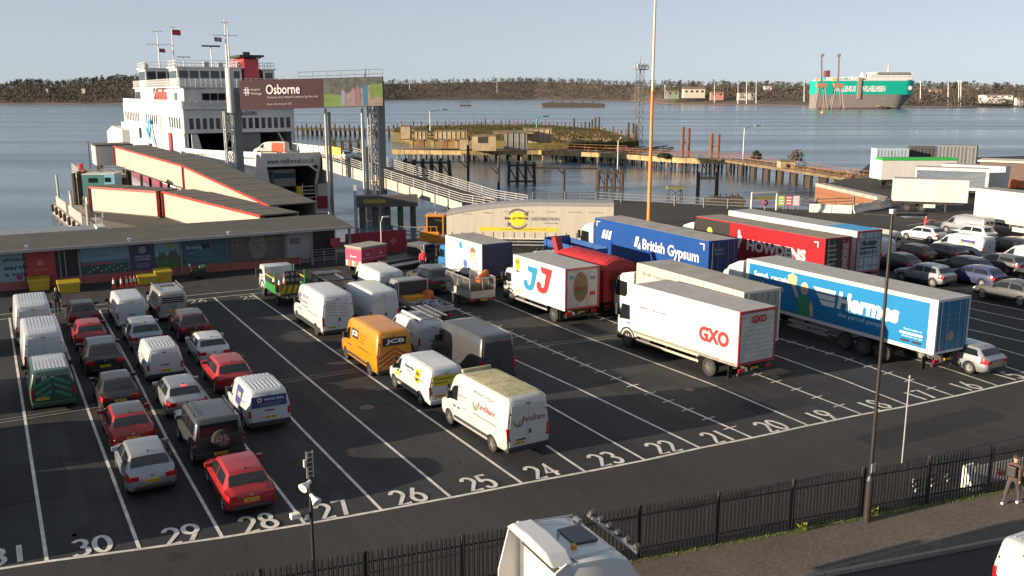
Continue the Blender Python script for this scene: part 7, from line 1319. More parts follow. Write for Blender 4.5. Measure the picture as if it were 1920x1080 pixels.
# berth in front of the ship
def farjetty(pa, pb, zt, n, label, m, wd=8, cap=None):
    a, e = G(*pa, zt), G(*pb, zt); t = thing('far_jetty', label, 'jetty', (0, 0, 0)); d = (e-a).normalized(); s = Vector((-d.y, d.x, 0))
    b = MB().slab([a, e, e+s*wd, a+s*wd], .8).build('deck', m, t)
    for i in range(n): q = a.lerp(e, (i+.5)/n); MB().tube((q.x, q.y, -3.5), (q.x, q.y, zt), .55, n=6).build('pile', DTIMBER if i % 4 else LTIMBER, t)
    return t, a, e
farjetty((1490, 192), (1662, 200), -.2, 40, 'long piled quay along the car carrier', mat('berth_brown', (.20, .16, .11), rough=.9, var=.3))
farjetty((1250, 186), (1432, 189), .2, 40, 'timber jetty left of the red barge', mat('berth_dark', (.10, .085, .07), rough=.9, var=.3)); farjetty((1695, 193), (1807, 196), -.4, 24, 'dark jetty right of the car carrier bow', mat('berth_dark', (.10, .085, .07), rough=.9, var=.3))
p = G(1432, 194, SEA); kk = 16.84*F/(194-HOR)/F; t = thing('work_barge', 'red work barge with a blue crane by the far jetty', 'barge', (p.x, p.y, SEA), YAW); w = 41*kk; MB().prism([(0, 0), (w*.85, 0), (w, 2), (w, 8.2), (0, 8.2)], 0, 12, 'y').build('hull', paint('barge_red', (.48, .07, .03)), t); MB().box(w*.72, w*.8, -.2, 0, 3, 7).build('orange_mark', flat((.6, .25, .02)), t); BC = paint('crane_blue', (.06, .16, .36)); lattice(MB(), Vector((w*.86, 5, 0)), 3.0, 8.2, 25, 4, .35).build('crane_tower', BC, t, kind='stuff'); MB().box(w*.82, w*.95, 3, 7, 25, 27).build('crane_head', BC, t); MB().box(w*.60, w*.98, 2, 9, 8.2, 10.5).build('crane_base', BC, t)
p = G(1542, 212, SEA); t = thing('buoy', 'small orange buoy in front of the car carrier', 'buoy', (p.x, p.y, SEA)); MB().lathe([(0, 1.5), (1.0, 1.6), (1.4, .8)], (0, 0, 0), 'z', 10).build('float', flat((.6, .3, .05)), t); MB().tube((0, 0, 1.2), (0, 0, 7.5), .25, .15, 6).build('staff', flat((.45, .2, .1)), t)
p, e = G(1018, 201, SEA), G(1135, 201, SEA); t = thing('hulk', 'dark laid-up hulk low in the water below the far woods', 'hulk', (p.x, p.y, SEA), YAW); w = (e-p).length; MB().prism([(0, 0), (w, 0), (w-1, 4.2), (w*.5, 5.2), (w*.12, 5.6), (-2, 4.4)], 0, 12, 'y').build('hull', mat('hulk_dark', (.07, .055, .05), rough=.9, var=.3), t); [MB().box(w*(.15+.16*i), w*(.17+.16*i), 2, 4, 5, 7).build('bollard', DTIMBER, t) for i in range(5)]
p = G(862, 199, SEA); t = thing('moored_barge', 'small square barge with a frame on the open water', 'barge', (p.x, p.y, SEA), YAW); MB().box(0, 14, 0, 8, 0, 1.6).build('hull', DTIMBER, t); b = MB(); [b.bar((x_, 1, 1.6), (x_, 1, 6), .35) for x_ in (.5, 5, 9, 13.5)]; b.bar((0, 1, 6), (14, 1, 6), .5); b.bar((0, 1, 4), (14, 1, 4), .4); b.build('frame', DTIMBER, t, kind='stuff')
# ================================================================ GRASSY ISLAND AND OLD JETTY
out = [(735, 247), (738, 240), (800, 236), (900, 233), (1000, 233), (1070, 237), (1130, 243), (1170, 253), (1198, 264), (1150, 268), (1080, 268), (1000, 266), (900, 262), (800, 254)]
P = [G(x, y, .6) for x, y in out]; n = len(P); c = sum(P, Vector())/n
b = MB(); rings = []
for k in (1.0, .93, .8, .6, .35): rings.append([c.lerp(p, k)+Vector((0, 0, (.35*(1-k)**.5)+rg.uniform(-.18, .18)*(k < 1))) for p in P])
base = [Vector((p.x, p.y, -3.5)) for p in P]; allv = base+[q for r_ in rings for q in r_]+[c+Vector((0, 0, .4))]; m_ = len(rings)
fs = [(j*n+i, j*n+(i+1) % n, (j+1)*n+(i+1) % n, (j+1)*n+i) for j in range(m_) for i in range(n)]+[(m_*n+i, m_*n+(i+1) % n, (m_+1)*n) for i in range(n)]
b.add(allv, fs)
gm = woodmat('rough_grass', (.05, .052, .018), (.092, .076, .03), (.14, .098, .055)); struct(b.build('grass_island', gm, smooth=50))
b = MB()
for i in range(5200):
    a, e = rg.random(), rg.random()**.5; k = a*n; j = int(k); p = c.lerp(P[j].lerp(P[(j+1) % n], k-j), e); r_ = rg.uniform(.15, .5)*(1.8 if rg.random() < .08 else 1); w = Vector((rg.uniform(-1, 1), rg.uniform(-1, 1), 0))*r_; q = Vector((p.x, p.y, .55+.3*(1-e))); b.add([q-w, q+w, q+Vector((rg.uniform(-.3, .3), rg.uniform(-.3, .3), r_*rg.uniform(.5, 1.3)))], [(0, 1, 2)])
stuff(b.build('rough_tussocks', woodmat('tussock', (.055, .06, .02), (.105, .088, .038), (.16, .115, .062)), fix=False))
b = MB()
for i in range(150): p = c.lerp(P[rg.choice((9, 10, 11, 12, 13, 0))], rg.uniform(.75, 1.0)); b.bar(Vector((p.x, p.y, .6)), Vector((p.x+rg.uniform(-2.5, 2.5), p.y+rg.uniform(-1, 1), rg.uniform(.6, 1.5))), rg.uniform(.15, .5), rg.uniform(.1, .4))
stuff(b.build('rubble', mat('rubble', (.22, .17, .11), rough=.95, var=.5, scale=1)))
t = thing('island_fence', 'weathered post row along the far edge of the grassy island', 'fence', (0, 0, 0), 0)
for i in range(60):
    px = 745+i*7.5; y = lerp_tab([(738, 240), (800, 236), (900, 233), (1000, 233), (1070, 237), (1130, 243), (1170, 253), (1198, 264)], px); p = G(px, y, .6); hgt = rg.uniform(.8, 2.6); MB().tube((p.x, p.y, -2), (p.x, p.y, .6+hgt), .28, .22, 6).build('post', [DTIMBER, RSTEEL][i % 2], t)
for i, (px, yb, yt) in enumerate([(1076, 242, 222), (1097, 241, 228), (1110, 240, 224), (1116, 240, 220), (1123, 240, 219), (1178, 250, 229), (1187, 252, 231), (1192, 253, 234)]):
    p = G(px, yb, .4); o = MB().tube((p.x, p.y, -3), (p.x, p.y, ZH(p, yt)), .45, .35, 8).build('mooring_pile', DTIMBER); tag(o, ['thick lone timber pile on the skyline of the grassy island', 'short pile right of the thick lone pile on the island', 'left pile of the middle trio on the grassy island', 'middle pile of the trio on the grassy island', 'right pile of the trio on the grassy island', 'left pile of the group beside the lattice mast', 'middle pile of the group beside the lattice mast', 'right pile of the group beside the lattice mast'][i], 'pile', 'tall piles on the grassy island')
# lattice light tower
p = G(1197, 252, .3); t = thing('lattice_tower', 'tall thin lattice mast with a lamp platform at the tip of the island', 'tower', (p.x, p.y, 0)); ht = ZH(p, 118); lattice(MB(), Vector((0, 0, 0)), 1.9, -2.8, ht, 2.6, .065).build('lattice', mat('tower_steel', (.16, .15, .15), rough=.6), t, kind='stuff'); MB().box(-2, 2, -2, 2, ht-2.2, ht-1.9).build('platform', MATS['tower_steel'], t); MB().tube((0, 0, ht), (0, 0, ht+2.2), .1).build('spike', MATS['tower_steel'], t)
stuff(rails(MB(), [(-2, -2, ht-1.9), (2, -2, ht-1.9), (2, 2, ht-1.9)], 1.1, 2, 2, .08).build('platform_rail', MATS['tower_steel'], t)); [MB().cb((x_, -1, ht-.8), (.7, .5, .7)).build('lamp', LAMPC, t) for x_ in (-1.6, 0, 1.6)]
# far timber pier left of the island
a, e = G(553, 240, .2), G(752, 243, .2); t = thing('timber_pier', 'long thin timber pier on dark piles behind the gantry', 'pier', (0, 0, 0)); d = (e-a).normalized(); s = Vector((-d.y, d.x, 0)); MB().slab([a, e, e+s*5, a+s*5], -.9).build('deck', DTIMBER, t)
for i in range(22):
    q = a.lerp(e, (i+.5)/22); MB().tube((q.x, q.y, -3.5), (q.x, q.y, 1.2+(i % 3)*.4), .32, n=6).build('pile', DTIMBER, t); q2 = q+s*4.5; MB().tube((q2.x, q2.y, -3.5), (q2.x, q2.y, .2), .32, n=6).build('pile', DTIMBER, t)
# old concrete jetty running to the right
JM = mat('jetty_concrete', (.40, .29, .14), rough=.9, var=.45, scale=.6, bump=.4, dirt=.6, dirtc=(.13, .085, .05)); JD = mat('jetty_deck', (.16, .12, .075), rough=.95, var=.45, scale=.5, dirt=.5, dirtc=(.06, .07, .025)); OCR = mat('ochre_concrete', (.36, .31, .21), rough=.9, var=.25, scale=.5, dirt=.6, dirtc=(.28, .13, .05))
t = thing('old_jetty', 'long derelict concrete jetty with rusty railing leading right from the island', 'jetty', (0, 0, 0))
JP = [G(735, 282, -.5), G(880, 284, -.5), G(1010, 283, -.45), G(1130, 288, -.4), G(1260, 297, -.4), G(1400, 302, -.4), G(1500, 316, -.4), G(1650, 338, -.4)]
for i, (a, e) in enumerate(zip(JP, JP[1:])):
    d = (e-a).normalized(); s = Vector((-d.y, d.x, 0)); s = s if s.dot(Vector((0, 1, 0))) > 0 else -s
    w = 12 if i < 3 else 6.0
    MB().slab([a-Vector((0, 0, .05)), e-Vector((0, 0, .05)), e+s*w-Vector((0, 0, .05)), a+s*w-Vector((0, 0, .05))], -.5).build('deck', JD, t)
    L_ = (e-a).length; k = max(2, round(L_/3.2))
    for j in range(k): MB().bar(a.lerp(e, j/k+.004)+Vector((0, 0, -.35))-s*.1, a.lerp(e, (j+1)/k-.004)+Vector((0, 0, -.35))-s*.1, .35, 1.0+.15*rg.random()).build('edge_beam', JM, t)
    kp = max(2, round(L_/(2.9 if i < 5 else 5.5)))
    for j in range(kp):
        q = a.lerp(e, (j+.5)/kp); big = i >= 5
        MB().tube((q.x, q.y, -4), (q.x, q.y, -.7), .55 if big else .22, n=10).build('pile', OCR if big else [LTIMBER, DTIMBER][j % 2], t)
        for w_ in (w*.5, w*.9): q2 = q+s*w_; MB().tube((q2.x, q2.y, -4), (q2.x, q2.y, -.6), .5 if big else .22, n=8).build('pile', DTIMBER, t)
        if not big: MB().bar(q+Vector((0, 0, -.8)), q+(e-a)/kp*.5+Vector((0, 0, -2.9)), .18).build('brace', DTIMBER, t)
    if i >= 2: stuff(rails(MB(), [a+s*.3, e+s*.3], 1.3, 2, 2.2, .05).build('railing', RSTEEL, t)); stuff(rails(MB(), [a+s*(w-.3), e+s*(w-.3)], 1.3, 2, 3.0, .05).build('railing', RSTEEL, t))
# scrub and scrap on the jetty deck
b = MB()
for i in range(420):
    k = rg.randrange(2, 7); a, e = JP[k], JP[k+1]; d = (e-a).normalized(); s = Vector((-d.y, d.x, 0)); s = s if s.y > 0 else -s
    q = a.lerp(e, rg.random())+s*rg.uniform(0, 4.5); r_ = rg.uniform(.08, .35)
    for _ in range(3): v = Vector((rg.uniform(-1, 1), rg.uniform(-1, 1), rg.uniform(.3, 1.2)))*r_; b.add([q, q+v, q+v.cross(Vector((0, 0, 1)))*.9+Vector((0, 0, r_*.7))], [(0, 1, 2)])
stuff(b.build('scrub', mat('dry_scrub', (.14, .10, .05), rough=1, var=.6, scale=1), fix=False))
# ruined concrete works on the left part
def block(px0, px1, y0, y1, dep, th, m, label, name='concrete_block', ribs=0):
    a, e = PD(px0, y1, dep), PD(px1, y1, dep); h = (y1-y0)*dep/F; t = thing(name, label, 'concrete ruin', (0, 0, 0), 0, 'ruined concrete works on the old jetty'); dv = (e-a); s = Vector((-dv.y, dv.x, 0)).normalized()*th
    q = [a, e, e+s, a+s]; MB().add([v for v in q]+[v+Vector((0, 0, h)) for v in q], [(0, 3, 2, 1), (4, 5, 6, 7), (0, 1, 5, 4), (1, 2, 6, 5), (2, 3, 7, 6), (3, 0, 4, 7)]).build('mass', m, t)
    MB().add([v+Vector((0, 0, h+.01))+((v-(a+e+s)/2)*.04) for v in q]+[v+Vector((0, 0, h+.3))+((v-(a+e+s)/2)*.04) for v in q], [(0, 3, 2, 1), (4, 5, 6, 7), (0, 1, 5, 4), (1, 2, 6, 5), (2, 3, 7, 6), (3, 0, 4, 7)]).build('capping', JD, t)
    for i in range(ribs): u = (i+.5)/ribs; o = a.lerp(e, u)-s.normalized()*.06; MB().bar(o, o+Vector((0, 0, h)), .18, .12).build('rib', m, t)
    return a, e, h
block(752, 769, 238, 263, 240, 4, OCR, 'ochre block with rusty top at the left end of the old jetty'); block(778, 801, 247, 262, 240, 3, OCR, 'ochre wall panel second from the left end of the jetty', ribs=3); block(815, 875, 247, 263, 240, 3, OCR, 'long ochre wall panel in the middle of the ruined works', ribs=7); block(752, 880, 262.5, 265, 240, 5, JM, 'thin ledge under the ochre wall panels')
for i, px in enumerate((768, 786, 808, 830, 852)): block(px, px+6+3*(i % 2), 265, 277, 239, 2.5, [JM, RSTEEL][i % 2], ['first rusty stub', 'second rusty stub', 'third rusty stub', 'fourth rusty stub', 'fifth rusty stub'][i]+' under the ledge of the ruined works, counted from the left')
block(862, 878, 262, 281, 238, 3, OCR, 'pale buttress at the right end of the ochre panels'); block(885, 930, 256, 283, 232, 4, OCR, 'ochre pillar block with a dark opening beside the buttress'); block(896, 914, 257, 268, 231.5, .5, mat('void_dark', (.03, .035, .04), rough=.9), 'dark opening in the ochre pillar block', 'concrete_opening'); block(945, 988, 250, 281, 222, 9, mat('grey_ruin', (.20, .195, .185), rough=.9, var=.2), 'big grey concrete cube on the jetty', ribs=4); block(982, 1034, 243, 268, 245, 4, OCR, 'pale panelled wall at the foot of the grassy mound', ribs=5); block(925, 1000, 248.5, 250.5, 238, 6, JM, 'flat slab behind the grey cube')
# dark timber dolphins standing in the water
def dolphin(px, yw, w, ytop, label, n=4):
    p = G(px, yw, SEA); zt = ZH(p, ytop); t = thing('timber_dolphin', label, 'dolphin', (p.x, p.y, 0), YAW)
    for i in range(n):
        for j in range(2): x_ = -w/2+w*i/(n-1); MB().tube((x_, j*3.0, -4), (x_*.92, j*3.0, zt+(rg.uniform(-.3, .3))), .28, n=7).build('pile', DTIMBER, t)
    for z_ in (SEA+.5, zt-.5): MB().bar((-w/2-.2, -.1, z_), (w/2+.2, -.1, z_), .3, .35).build('waling', DTIMBER, t)
    for i in range(n-1): x0, x1 = -w/2+w*i/(n-1), -w/2+w*(i+1)/(n-1); MB().bar((x0, 0, zt-.5), (x1, 0, SEA+.4), .22).build('brace', DTIMBER, t)
    return t
dolphin(1144, 357, 4.4, 318, 'dark braced timber dolphin in the middle of the basin'); dolphin(978, 345, 5.0, 305, 'dark timber dolphin left of the basin, close to the cream trailer roof'); dolphin(800, 334, 9.5, 300, 'long low dark timber jetty stump behind the ramp bridge', 6); dolphin(640, 283, 10, 262, 'dark timber stage behind the gantry posts', 5)
for px, yw, yt, lb in ((878, 345, 272, 'single dark post right of the ramp bridge'), (935, 358, 295, 'single dark post near the left timber dolphin'), (1057, 358, 318, 'single dark post with side strut in the basin')):
    p = G(px, yw, SEA); o = MB().tube((p.x, p.y, -4), (p.x, p.y, ZH(p, yt)), .25, n=8).build('mooring_post', DTIMBER); tag(o, lb, 'post', 'single mooring posts'); MB().bar((p.x, p.y, 0), (p.x-1.6, p.y, 1.4), .15).build('strut', DTIMBER, o)
a, e = G(985, 314, -.9), G(1120, 316, -.9); t = thing('walkway_beam', 'pale footbridge beam linking the two timber dolphins', 'footbridge', (0, 0, 0)); MB().bar(a, e, 1.0, .35).build('beam', JM, t)
p, q = G(1308, 370, SEA), G(1343, 370, SEA); t = thing('berthing_frame', 'H-shaped timber frame of two posts in the basin', 'frame', (0, 0, 0)); [MB().tube((v.x, v.y, -4), (v.x, v.y, ZH(v, 322)), .3, n=8).build('post', DTIMBER, t) for v in (p, q)]; z_ = ZH(p, 334); MB().bar((p.x, p.y, z_), (q.x, q.y, z_), .35, .4).build('crossbeam', LTIMBER, t)
for (xa, xb, yb, yt, lb) in ((1279, 1290, 287, 238, 'left pair of tall rusty posts behind the old jetty'), (1333, 1346, 289, 250, 'right pair of tall rusty posts behind the old jetty')):
    p, q = G(xa, yb, -.5), G(xb, yb, -.5); t = thing('twin_posts', lb, 'posts', (0, 0, 0)); [MB().tube((v.x, v.y, -4), (v.x, v.y, ZH(v, yt+2*i)), .42, n=8).build('post', mat('red_timber', (.16, .075, .05), rough=.9, var=.4), t) for i, v in enumerate((p, q))]; z_ = ZH(p, (yb+yt)/2+5); MB().bar((p.x, p.y, z_), (q.x, q.y, z_), .2).build('crossbar', RSTEEL, t)
def lamp(px, yb, yt, zb, label, arm=1.6, m=GALV):
    p = G(px, yb, zb); zt = ZH(p, yt); t = thing('street_lamp', label, 'lamp post', (p.x, p.y, zb)); k = depth_of(p)/120; MB().tube((0, 0, 0), (0, 0, zt-zb-.5), .09*k, .06*k).build('post', m, t); MB().tube((0, 0, zt-zb-.5), (arm*k, -.3, zt-zb), .05*k).build('arm', m, t); MB().cb((arm*k+.35*k, -.35, zt-zb), (.9*k, .3*k, .15*k)).build('lamp_head', m, t); return t
def depth_of(p): return (Vector(p)-Vector((0, 0, CH))).dot(_f)
lamp(1393, 300, 236, -.4, 'curved grey lamp post on the old jetty'); lamp(807, 248, 206, .5, 'thin grey lamp post at the back of the grassy island'); lamp(1006, 268, 218, .3, 'lamp post with green lantern on the grassy island', .8, mat('lantern_green', (.03, .3, .2), rough=.5)); lamp(1158, 318, 258, -.4, 'thin post with small lamp on the old jetty', .3)
# small lattice beacon near the quay, wreck, collapsed planks
p = G(1264, 390, -1.5); t = thing('beacon_frame', 'small black lattice beacon frame at the quay edge', 'beacon', (p.x, p.y, 0), YAW); zt = ZH(p, 354); b = MB(); [b.bar((a*1.05, e*.8, -2.8), (a*.85, e*.6, zt), .12) for a in (-1, 1) for e in (-1, 1)]; [b.bar((-1.05, -.8, z0), (.95, -.7, z0+1.4), .08) for z0 in (-1.5, -.1)]; [b.bar((1.05, -.8, z0), (-.95, -.7, z0+1.4), .08) for z0 in (-1.5, -.1)]; b.build('frame', TRIM, t, kind='stuff'); MB().box(-1.1, 1.1, -.9, .9, zt, zt+.35).build('top', mat('olive_top', (.15, .15, .05), rough=.8), t)
p = G(1360, 386, SEA); t = thing('wreck', 'dark wrecked timber hull lying by the quay', 'wreck', (p.x, p.y, SEA), YAW); MB().prism([(-3.4, .2), (-2.2, -.4), (2.6, -.4), (3.1, .8), (2.5, 1.4), (.5, 1.1), (-1.8, 1.3), (-2.4, .9)], 0, 2.6, 'y').build('hull', DTIMBER, t, bevel=.1); [MB().tube((-1.6+i*.9, .5, .9), (-1.7+i*.9, .5, 1.8), .12).build('rib', DTIMBER, t) for i in range(5)]; MB().bar((1.6, 1, .5), (.6, 1.2, 5.0), .16).build('leaning_plank', mat('red_timber', (.16, .075, .05), rough=.9, var=.4), t)
t = thing('collapsed_planks', 'tangle of collapsed deck planks between island and old jetty', 'planks', (0, 0, 0))
for i in range(20): a = G(1170+rg.uniform(-10, 60), 286+rg.uniform(-6, 4), -.5); dv = Vector((rg.uniform(6, 14), rg.uniform(2, 9), rg.uniform(.2, .9))); MB().bar(a, a+dv, .4, .2).build('plank', DTIMBER, t)
# bushes on the jetty
def bush(px, yb, w, h, label, m):
    p = G(px, yb, -.3); t = thing('bush', label, 'bush', (p.x, p.y, -.3)); b = MB(); r2 = random.Random(px)
    for i in range(260):
        v = Vector((r2.gauss(0, 1), r2.gauss(0, 1), abs(r2.gauss(0, 1)))); v = v.normalized()*r2.random()**.4; q = Vector((v.x*w, v.y*w*.6, v.z*h)); s = r2.uniform(.12, .32); a = Vector((r2.uniform(-1, 1), r2.uniform(-1, 1), r2.uniform(-1, 1)))*s; e = Vector((r2.uniform(-1, 1), r2.uniform(-1, 1), r2.uniform(-1, 1)))*s; b.add([q-a, q+e, q+a, q-e], [(0, 1, 2, 3)])
    b.build('crown', m, t, fix=False); tr = MB(); [tr.tube((0, 0, 0), (r2.uniform(-w, w)*.5, r2.uniform(-w, w)*.3, h*.7), .07, .02, 5) for _ in range(6)]; tr.build('trunk', DTIMBER, t)
bush(1418, 299, 1.6, 2.0, 'dark evergreen bush on the old jetty beside the lamp post', mat('bush_green', (.03, .045, .02), rough=1, var=.5)); bush(1492, 302, 2.2, 2.8, 'bare brown bush on the old jetty further right', mat('bush_brown', (.13, .09, .06), rough=1, var=.4)); bush(1245, 296, 2.0, 1.2, 'low dark bush on the old jetty left of the rusty posts', mat('bush_green', (.03, .045, .02), rough=1, var=.5))
p = PD(1478, 297, 176); t = thing('pump_hut', 'small ochre concrete hut on the old jetty', 'hut', (p.x, p.y, -.4), YAW); MB().box(-1.4, 1.4, 0, 2.5, 0, 1.7).build('walls', OCR, t); MB().box(-1.6, 1.6, -.2, 2.7, 1.7, 1.9).build('roof', JD, t); MB().box(-.3, .4, -.05, 0, .1, 1.3).build('door', GLASS, t)
b = MB(); 
for i in range(110):
    k = rg.random(); a, e = JP[6], JP[7]; d = (e-a).normalized(); s = Vector((-d.y, d.x, 0)); s = s if s.y > 0 else -s; q = a.lerp(e, k)+s*rg.uniform(.5, 5); b.bar(q+Vector((0, 0, rg.uniform(0, .6))), q+Vector((rg.uniform(-2, 2), rg.uniform(-1, 1), rg.uniform(.1, 1.1))), .12)
stuff(b.build('scrap_metal', mat('scrap_rust', (.30, .17, .09), rough=.9, var=.6, scale=2)))
# ================================================================ QUAY EDGE: RAILINGS, SHEET PILES, BARRIERS
QR = mat('quay_rail', (.13, .135, .14), rough=.6, var=.15)
def qrail(pxs, label, h=1.15): t = thing('quay_railing', label, 'railing', (0, 0, 0)); stuff(rails(MB(), [G(*p) for p in pxs], h, 3, 2.6, .05).build('rails', QR, t)); [MB().box(g.x-.09, g.x+.09, g.y-.09, g.y+.09, 0, h+.12).build('post', QR, t) for g in [G(*p) for p in pxs]]
qrail([(1120, 377), (1165, 380), (1215, 383), (1265, 386), (1320, 389), (1365, 391), (1408, 393)], 'dark quay railing behind the blue and red lorries'); qrail([(1000, 378), (1060, 378), (1118, 377)], 'dark quay railing above the cream trailer roof'); qrail([(672, 452), (735, 446), (800, 449), (840, 406)], 'dark quay railing left of the yellow tractor'); qrail([(1455, 388), (1530, 391), (1600, 388)], 'thin railing behind the concrete barriers')
a, e = G(1546, 346, -.1), G(1664, 372, -.1); t = thing('sheet_pile_wall', 'rusty corrugated sheet pile wall of the right-hand quay', 'quay wall', (0, 0, 0)); d = (e-a).normalized(); s = Vector((d.y, -d.x, 0)); k = int((e-a).length/.9)
s = s if s.dot(-Vector((a.x, a.y, 0))) > 0 else -s
for i in range(k): q = a+d*(i*.9)+s*.9; MB().prism([(0, 0), (.22, .3), (.6, .3), (.82, 0)], -4, -.35, 'z').build('sheet_pile', RSTEEL, t, (q.x, q.y, 0)).rotation_euler.z = math.atan2(d.y, d.x)+(0 if Vector((-d.y, d.x, 0)).dot(s) > 0 else math.pi); 
MB().bar(a+s*.75+Vector((0, 0, .0)), e+s*.75+Vector((0, 0, .0)), 1.5, .5).build('coping', CONC, t)
BARM = mat('barrier_pale', (.58, .56, .52), rough=.85, var=.12, dirt=.35)
bp_ = [G(1517, 397), G(1560, 398.5), G(1598, 400), G(1625, 394), G(1650, 391), G(1668, 387)]
for i, (a, e) in enumerate(zip(bp_, bp_[1:])):
    d = e-a; L_ = d.length-.08; t = MB().prism([(-.35, 0), (.35, 0), (.30, .2), (.12, .45), (.10, .95), (-.10, .95), (-.12, .45), (-.30, .2)], 0, L_, 'y').build('concrete_barrier', BARM, None, (a.x, a.y, 0), -math.atan2(d.x, d.y)); tag(t, ['bright concrete barrier at the left end of the row', 'bright concrete barrier second from the left of the row', 'grey concrete barrier in the middle of the row', 'grey concrete barrier fourth from the left', 'grey concrete barrier at the right end of the row by the white trailer'][i], 'barrier', 'concrete barriers at the quay edge'); MB().box(-.06, .06, L_*.3, L_*.7, .95, 1.0).build('lifting_bar', GALV, t)
g0, g1 = G(1408, 396), G(1455, 394); t = thing('height_gate', 'white portal frame with yellow bar near the quay edge', 'gate', (0, 0, 0)); [MB().tube((v.x, v.y, 0), (v.x, v.y, 2.2), .1).build('post', WPAINT, t) for v in (g0, g1)]; MB().bar(Vector((g0.x, g0.y, 2.2)), Vector((g1.x, g1.y, 2.2)), .2).build('top_bar', WPAINT, t); MB().bar(Vector((g0.x, g0.y, 1.55)).lerp(Vector((g1.x, g1.y, 1.55)), .1), Vector((g0.x, g0.y, 1.5)).lerp(Vector((g1.x, g1.y, 1.5)), .9), .1, .28).build('yellow_bar', YB, t)
p = G(1434, 394); o = MB().lathe([(-.12, .22), (-.12, .36), (.12, .36), (.12, .22)], (0, 0, .9), 'y', 18).build('lifebuoy', flat((.5, .03, .05)), None, (p.x, p.y, 0), -YAW); tag(o, 'red lifebuoy under the yellow bar', 'lifebuoy'); MB().tube((0, .1, 0), (0, .1, .6), .05).build('stand', GALV, o)
for i, (px, c_, lb) in enumerate(((1464, (.28, .42, .08), 'green notice board in the row by the quay'), (1478, (.45, .08, .16), 'crimson notice board in the row by the quay'), (1492, (.55, .42, .50), 'pale pink notice board in the row by the quay'))):
    p = G(px, 394); t = thing('notice_board', lb, 'sign', (p.x, p.y, 0), YAW, 'notice boards by the quay'); MB().box(-.38, .38, -.02, .02, .55, 1.75).build('board', flat(c_), t); [MB().tube((k*.3, .04, 0), (k*.3, .04, 1.7), .03, n=6).build('post', GALV, t) for k in (-1, 1)]; [MB().box(-.28, .28, -.028, -.02, .75+j*.35, .9+j*.35).build('print', flat((.6, .6, .58)), t) for j in range(3)]
# crimson hoarding beside the terminal
a, e = G(648, 480), G(762, 470); t = thing('hoarding', 'crimson panelled hoarding behind the baggage trailer', 'hoarding', (0, 0, 0)); HM = mat('hoarding_red', (.24, .018, .03), rough=.6, var=.1)
for i in range(4): q0, q1 = a.lerp(e, i/4+.004), a.lerp(e, (i+1)/4-.004); o = MB().slab([q0, q1, q1+Vector((0, 0, 1.95)), q0+Vector((0, 0, 1.95))], .08).build('panel', HM, t)
p = a.lerp(e, .78)+Vector((0, 0, 1.0)); dv = (e-a).normalized(); b = MB(); nn = Vector((dv.y, -dv.x, 0))*.1; nn = nn if nn.y < 0 else -nn; b.add([p+nn+dv*.35, p+nn+Vector((0, 0, .35)), p+nn-dv*.35, p+nn-Vector((0, 0, .35))], [(0, 1, 2, 3)]); b.build('emblem', flat((.40, .12, .13)), t, fix=False)
lamp(716, 497, 406, 0, 'white slender lamp post in front of the crimson hoarding', .12, WPAINT)
g = G(1348 if False else 820, 462)
# ================================================================ RIGHT-HAND YARD
def boxtrailer(label, pa, pb, h0, h1, th, sidem, roofm, group=None, name='box_trailer', wheels=True, ztop=None):
    """near long side between two ground points"""
    a, e = G(*pa), G(*pb); d = (e-a); L_ = d.length; hd_ = math.atan2(d.x, d.y); s = Vector((math.cos(hd_), -math.sin(hd_), 0)); away = 1 if s.dot(a) > 0 else -1
    t = thing(name, label, 'trailer' if wheels else 'container', (a.x, a.y, 0), hd_, group); X0, X1 = (0, th*away) if away > 0 else (th*away, 0)
    bx = MB().box(X0, X1, 0, L_, h0, h1).build('box', sidem, t, bevel=.03); MB().box(X0+.02, X1-.02, .02, L_-.02, h1, h1+.06).build('roof', roofm, bx)
    if wheels:
        for y_ in wheels:
            for x_ in (.16*away, (th-.16)*away): wheel(t, x_, y_, .5, .3, STEELW, -1 if x_ < (X0+X1)/2 else 1, 8)
        MB().box(X0+.5, X1-.5, .2, L_-.3, h0-.3, h0).build('chassis_rail', CHASSIS, t); [MB().box(x_-.08, x_+.08, L_-2.4, L_-2.2, 0, h0).build('landing_leg', CHASSIS, t) for x_ in (.5*away, (th-.5)*away)]
        MB().box(X0 if away > 0 else X1-.05, X0+.05 if away > 0 else X1, L_*.42, L_*.58, .55, .98).build('side_locker', WPAINT, t)
    return t, bx, L_, away
t, bx, L_, aw = boxtrailer('white box trailer with two axles standing on its legs near the quay', (1672, 396), (1812, 401), 1.25, 3.9, 2.5, TW, TROOFL, wheels=(1.6, 3.3))
t, bx, L_, aw = boxtrailer('big white curtain trailer at the right edge with buckle straps', (1822, 432), (2010, 462), 1.2, 4.35, 2.5, mat('bright_curtain', (.55, .535, .49), rough=.55, var=.04), TROOF, wheels=(8.5, 9.8, 11.1))
for i in range(16): MB().box(-.03, .0, .4+i*.8, .46+i*.8, .75, 1.5).build('buckle_strap', PGREY, t); MB().box(-.02, .0, .4+i*.8, 1.0+i*.8, 1.42, 1.48).build('strap_pocket', flat((.45, .15, .14)), t)
for i in range(5): MB().box(-.012, .0, 2.2+.2*i, 4.2+.1*i, 2.2+i*.22, 2.24+i*.22).build('small_print', PGREY, t)
t, bx, L_, aw = boxtrailer('white tipper trailer with bright green sheet edge behind the box trailer', (1650, 352), (1790, 352), 1.2, 4.3, 2.5, TW, mat('sheet_green', (.02, .32, .05), rough=.6), wheels=(1.4, 2.8, 4.2)); MB().box(-.1 if aw > 0 else -2.6, 2.6 if aw > 0 else .1, -.05, L_+.05, 4.05, 4.42).build('green_sheet', MATS['sheet_green'], t, bevel=.1)
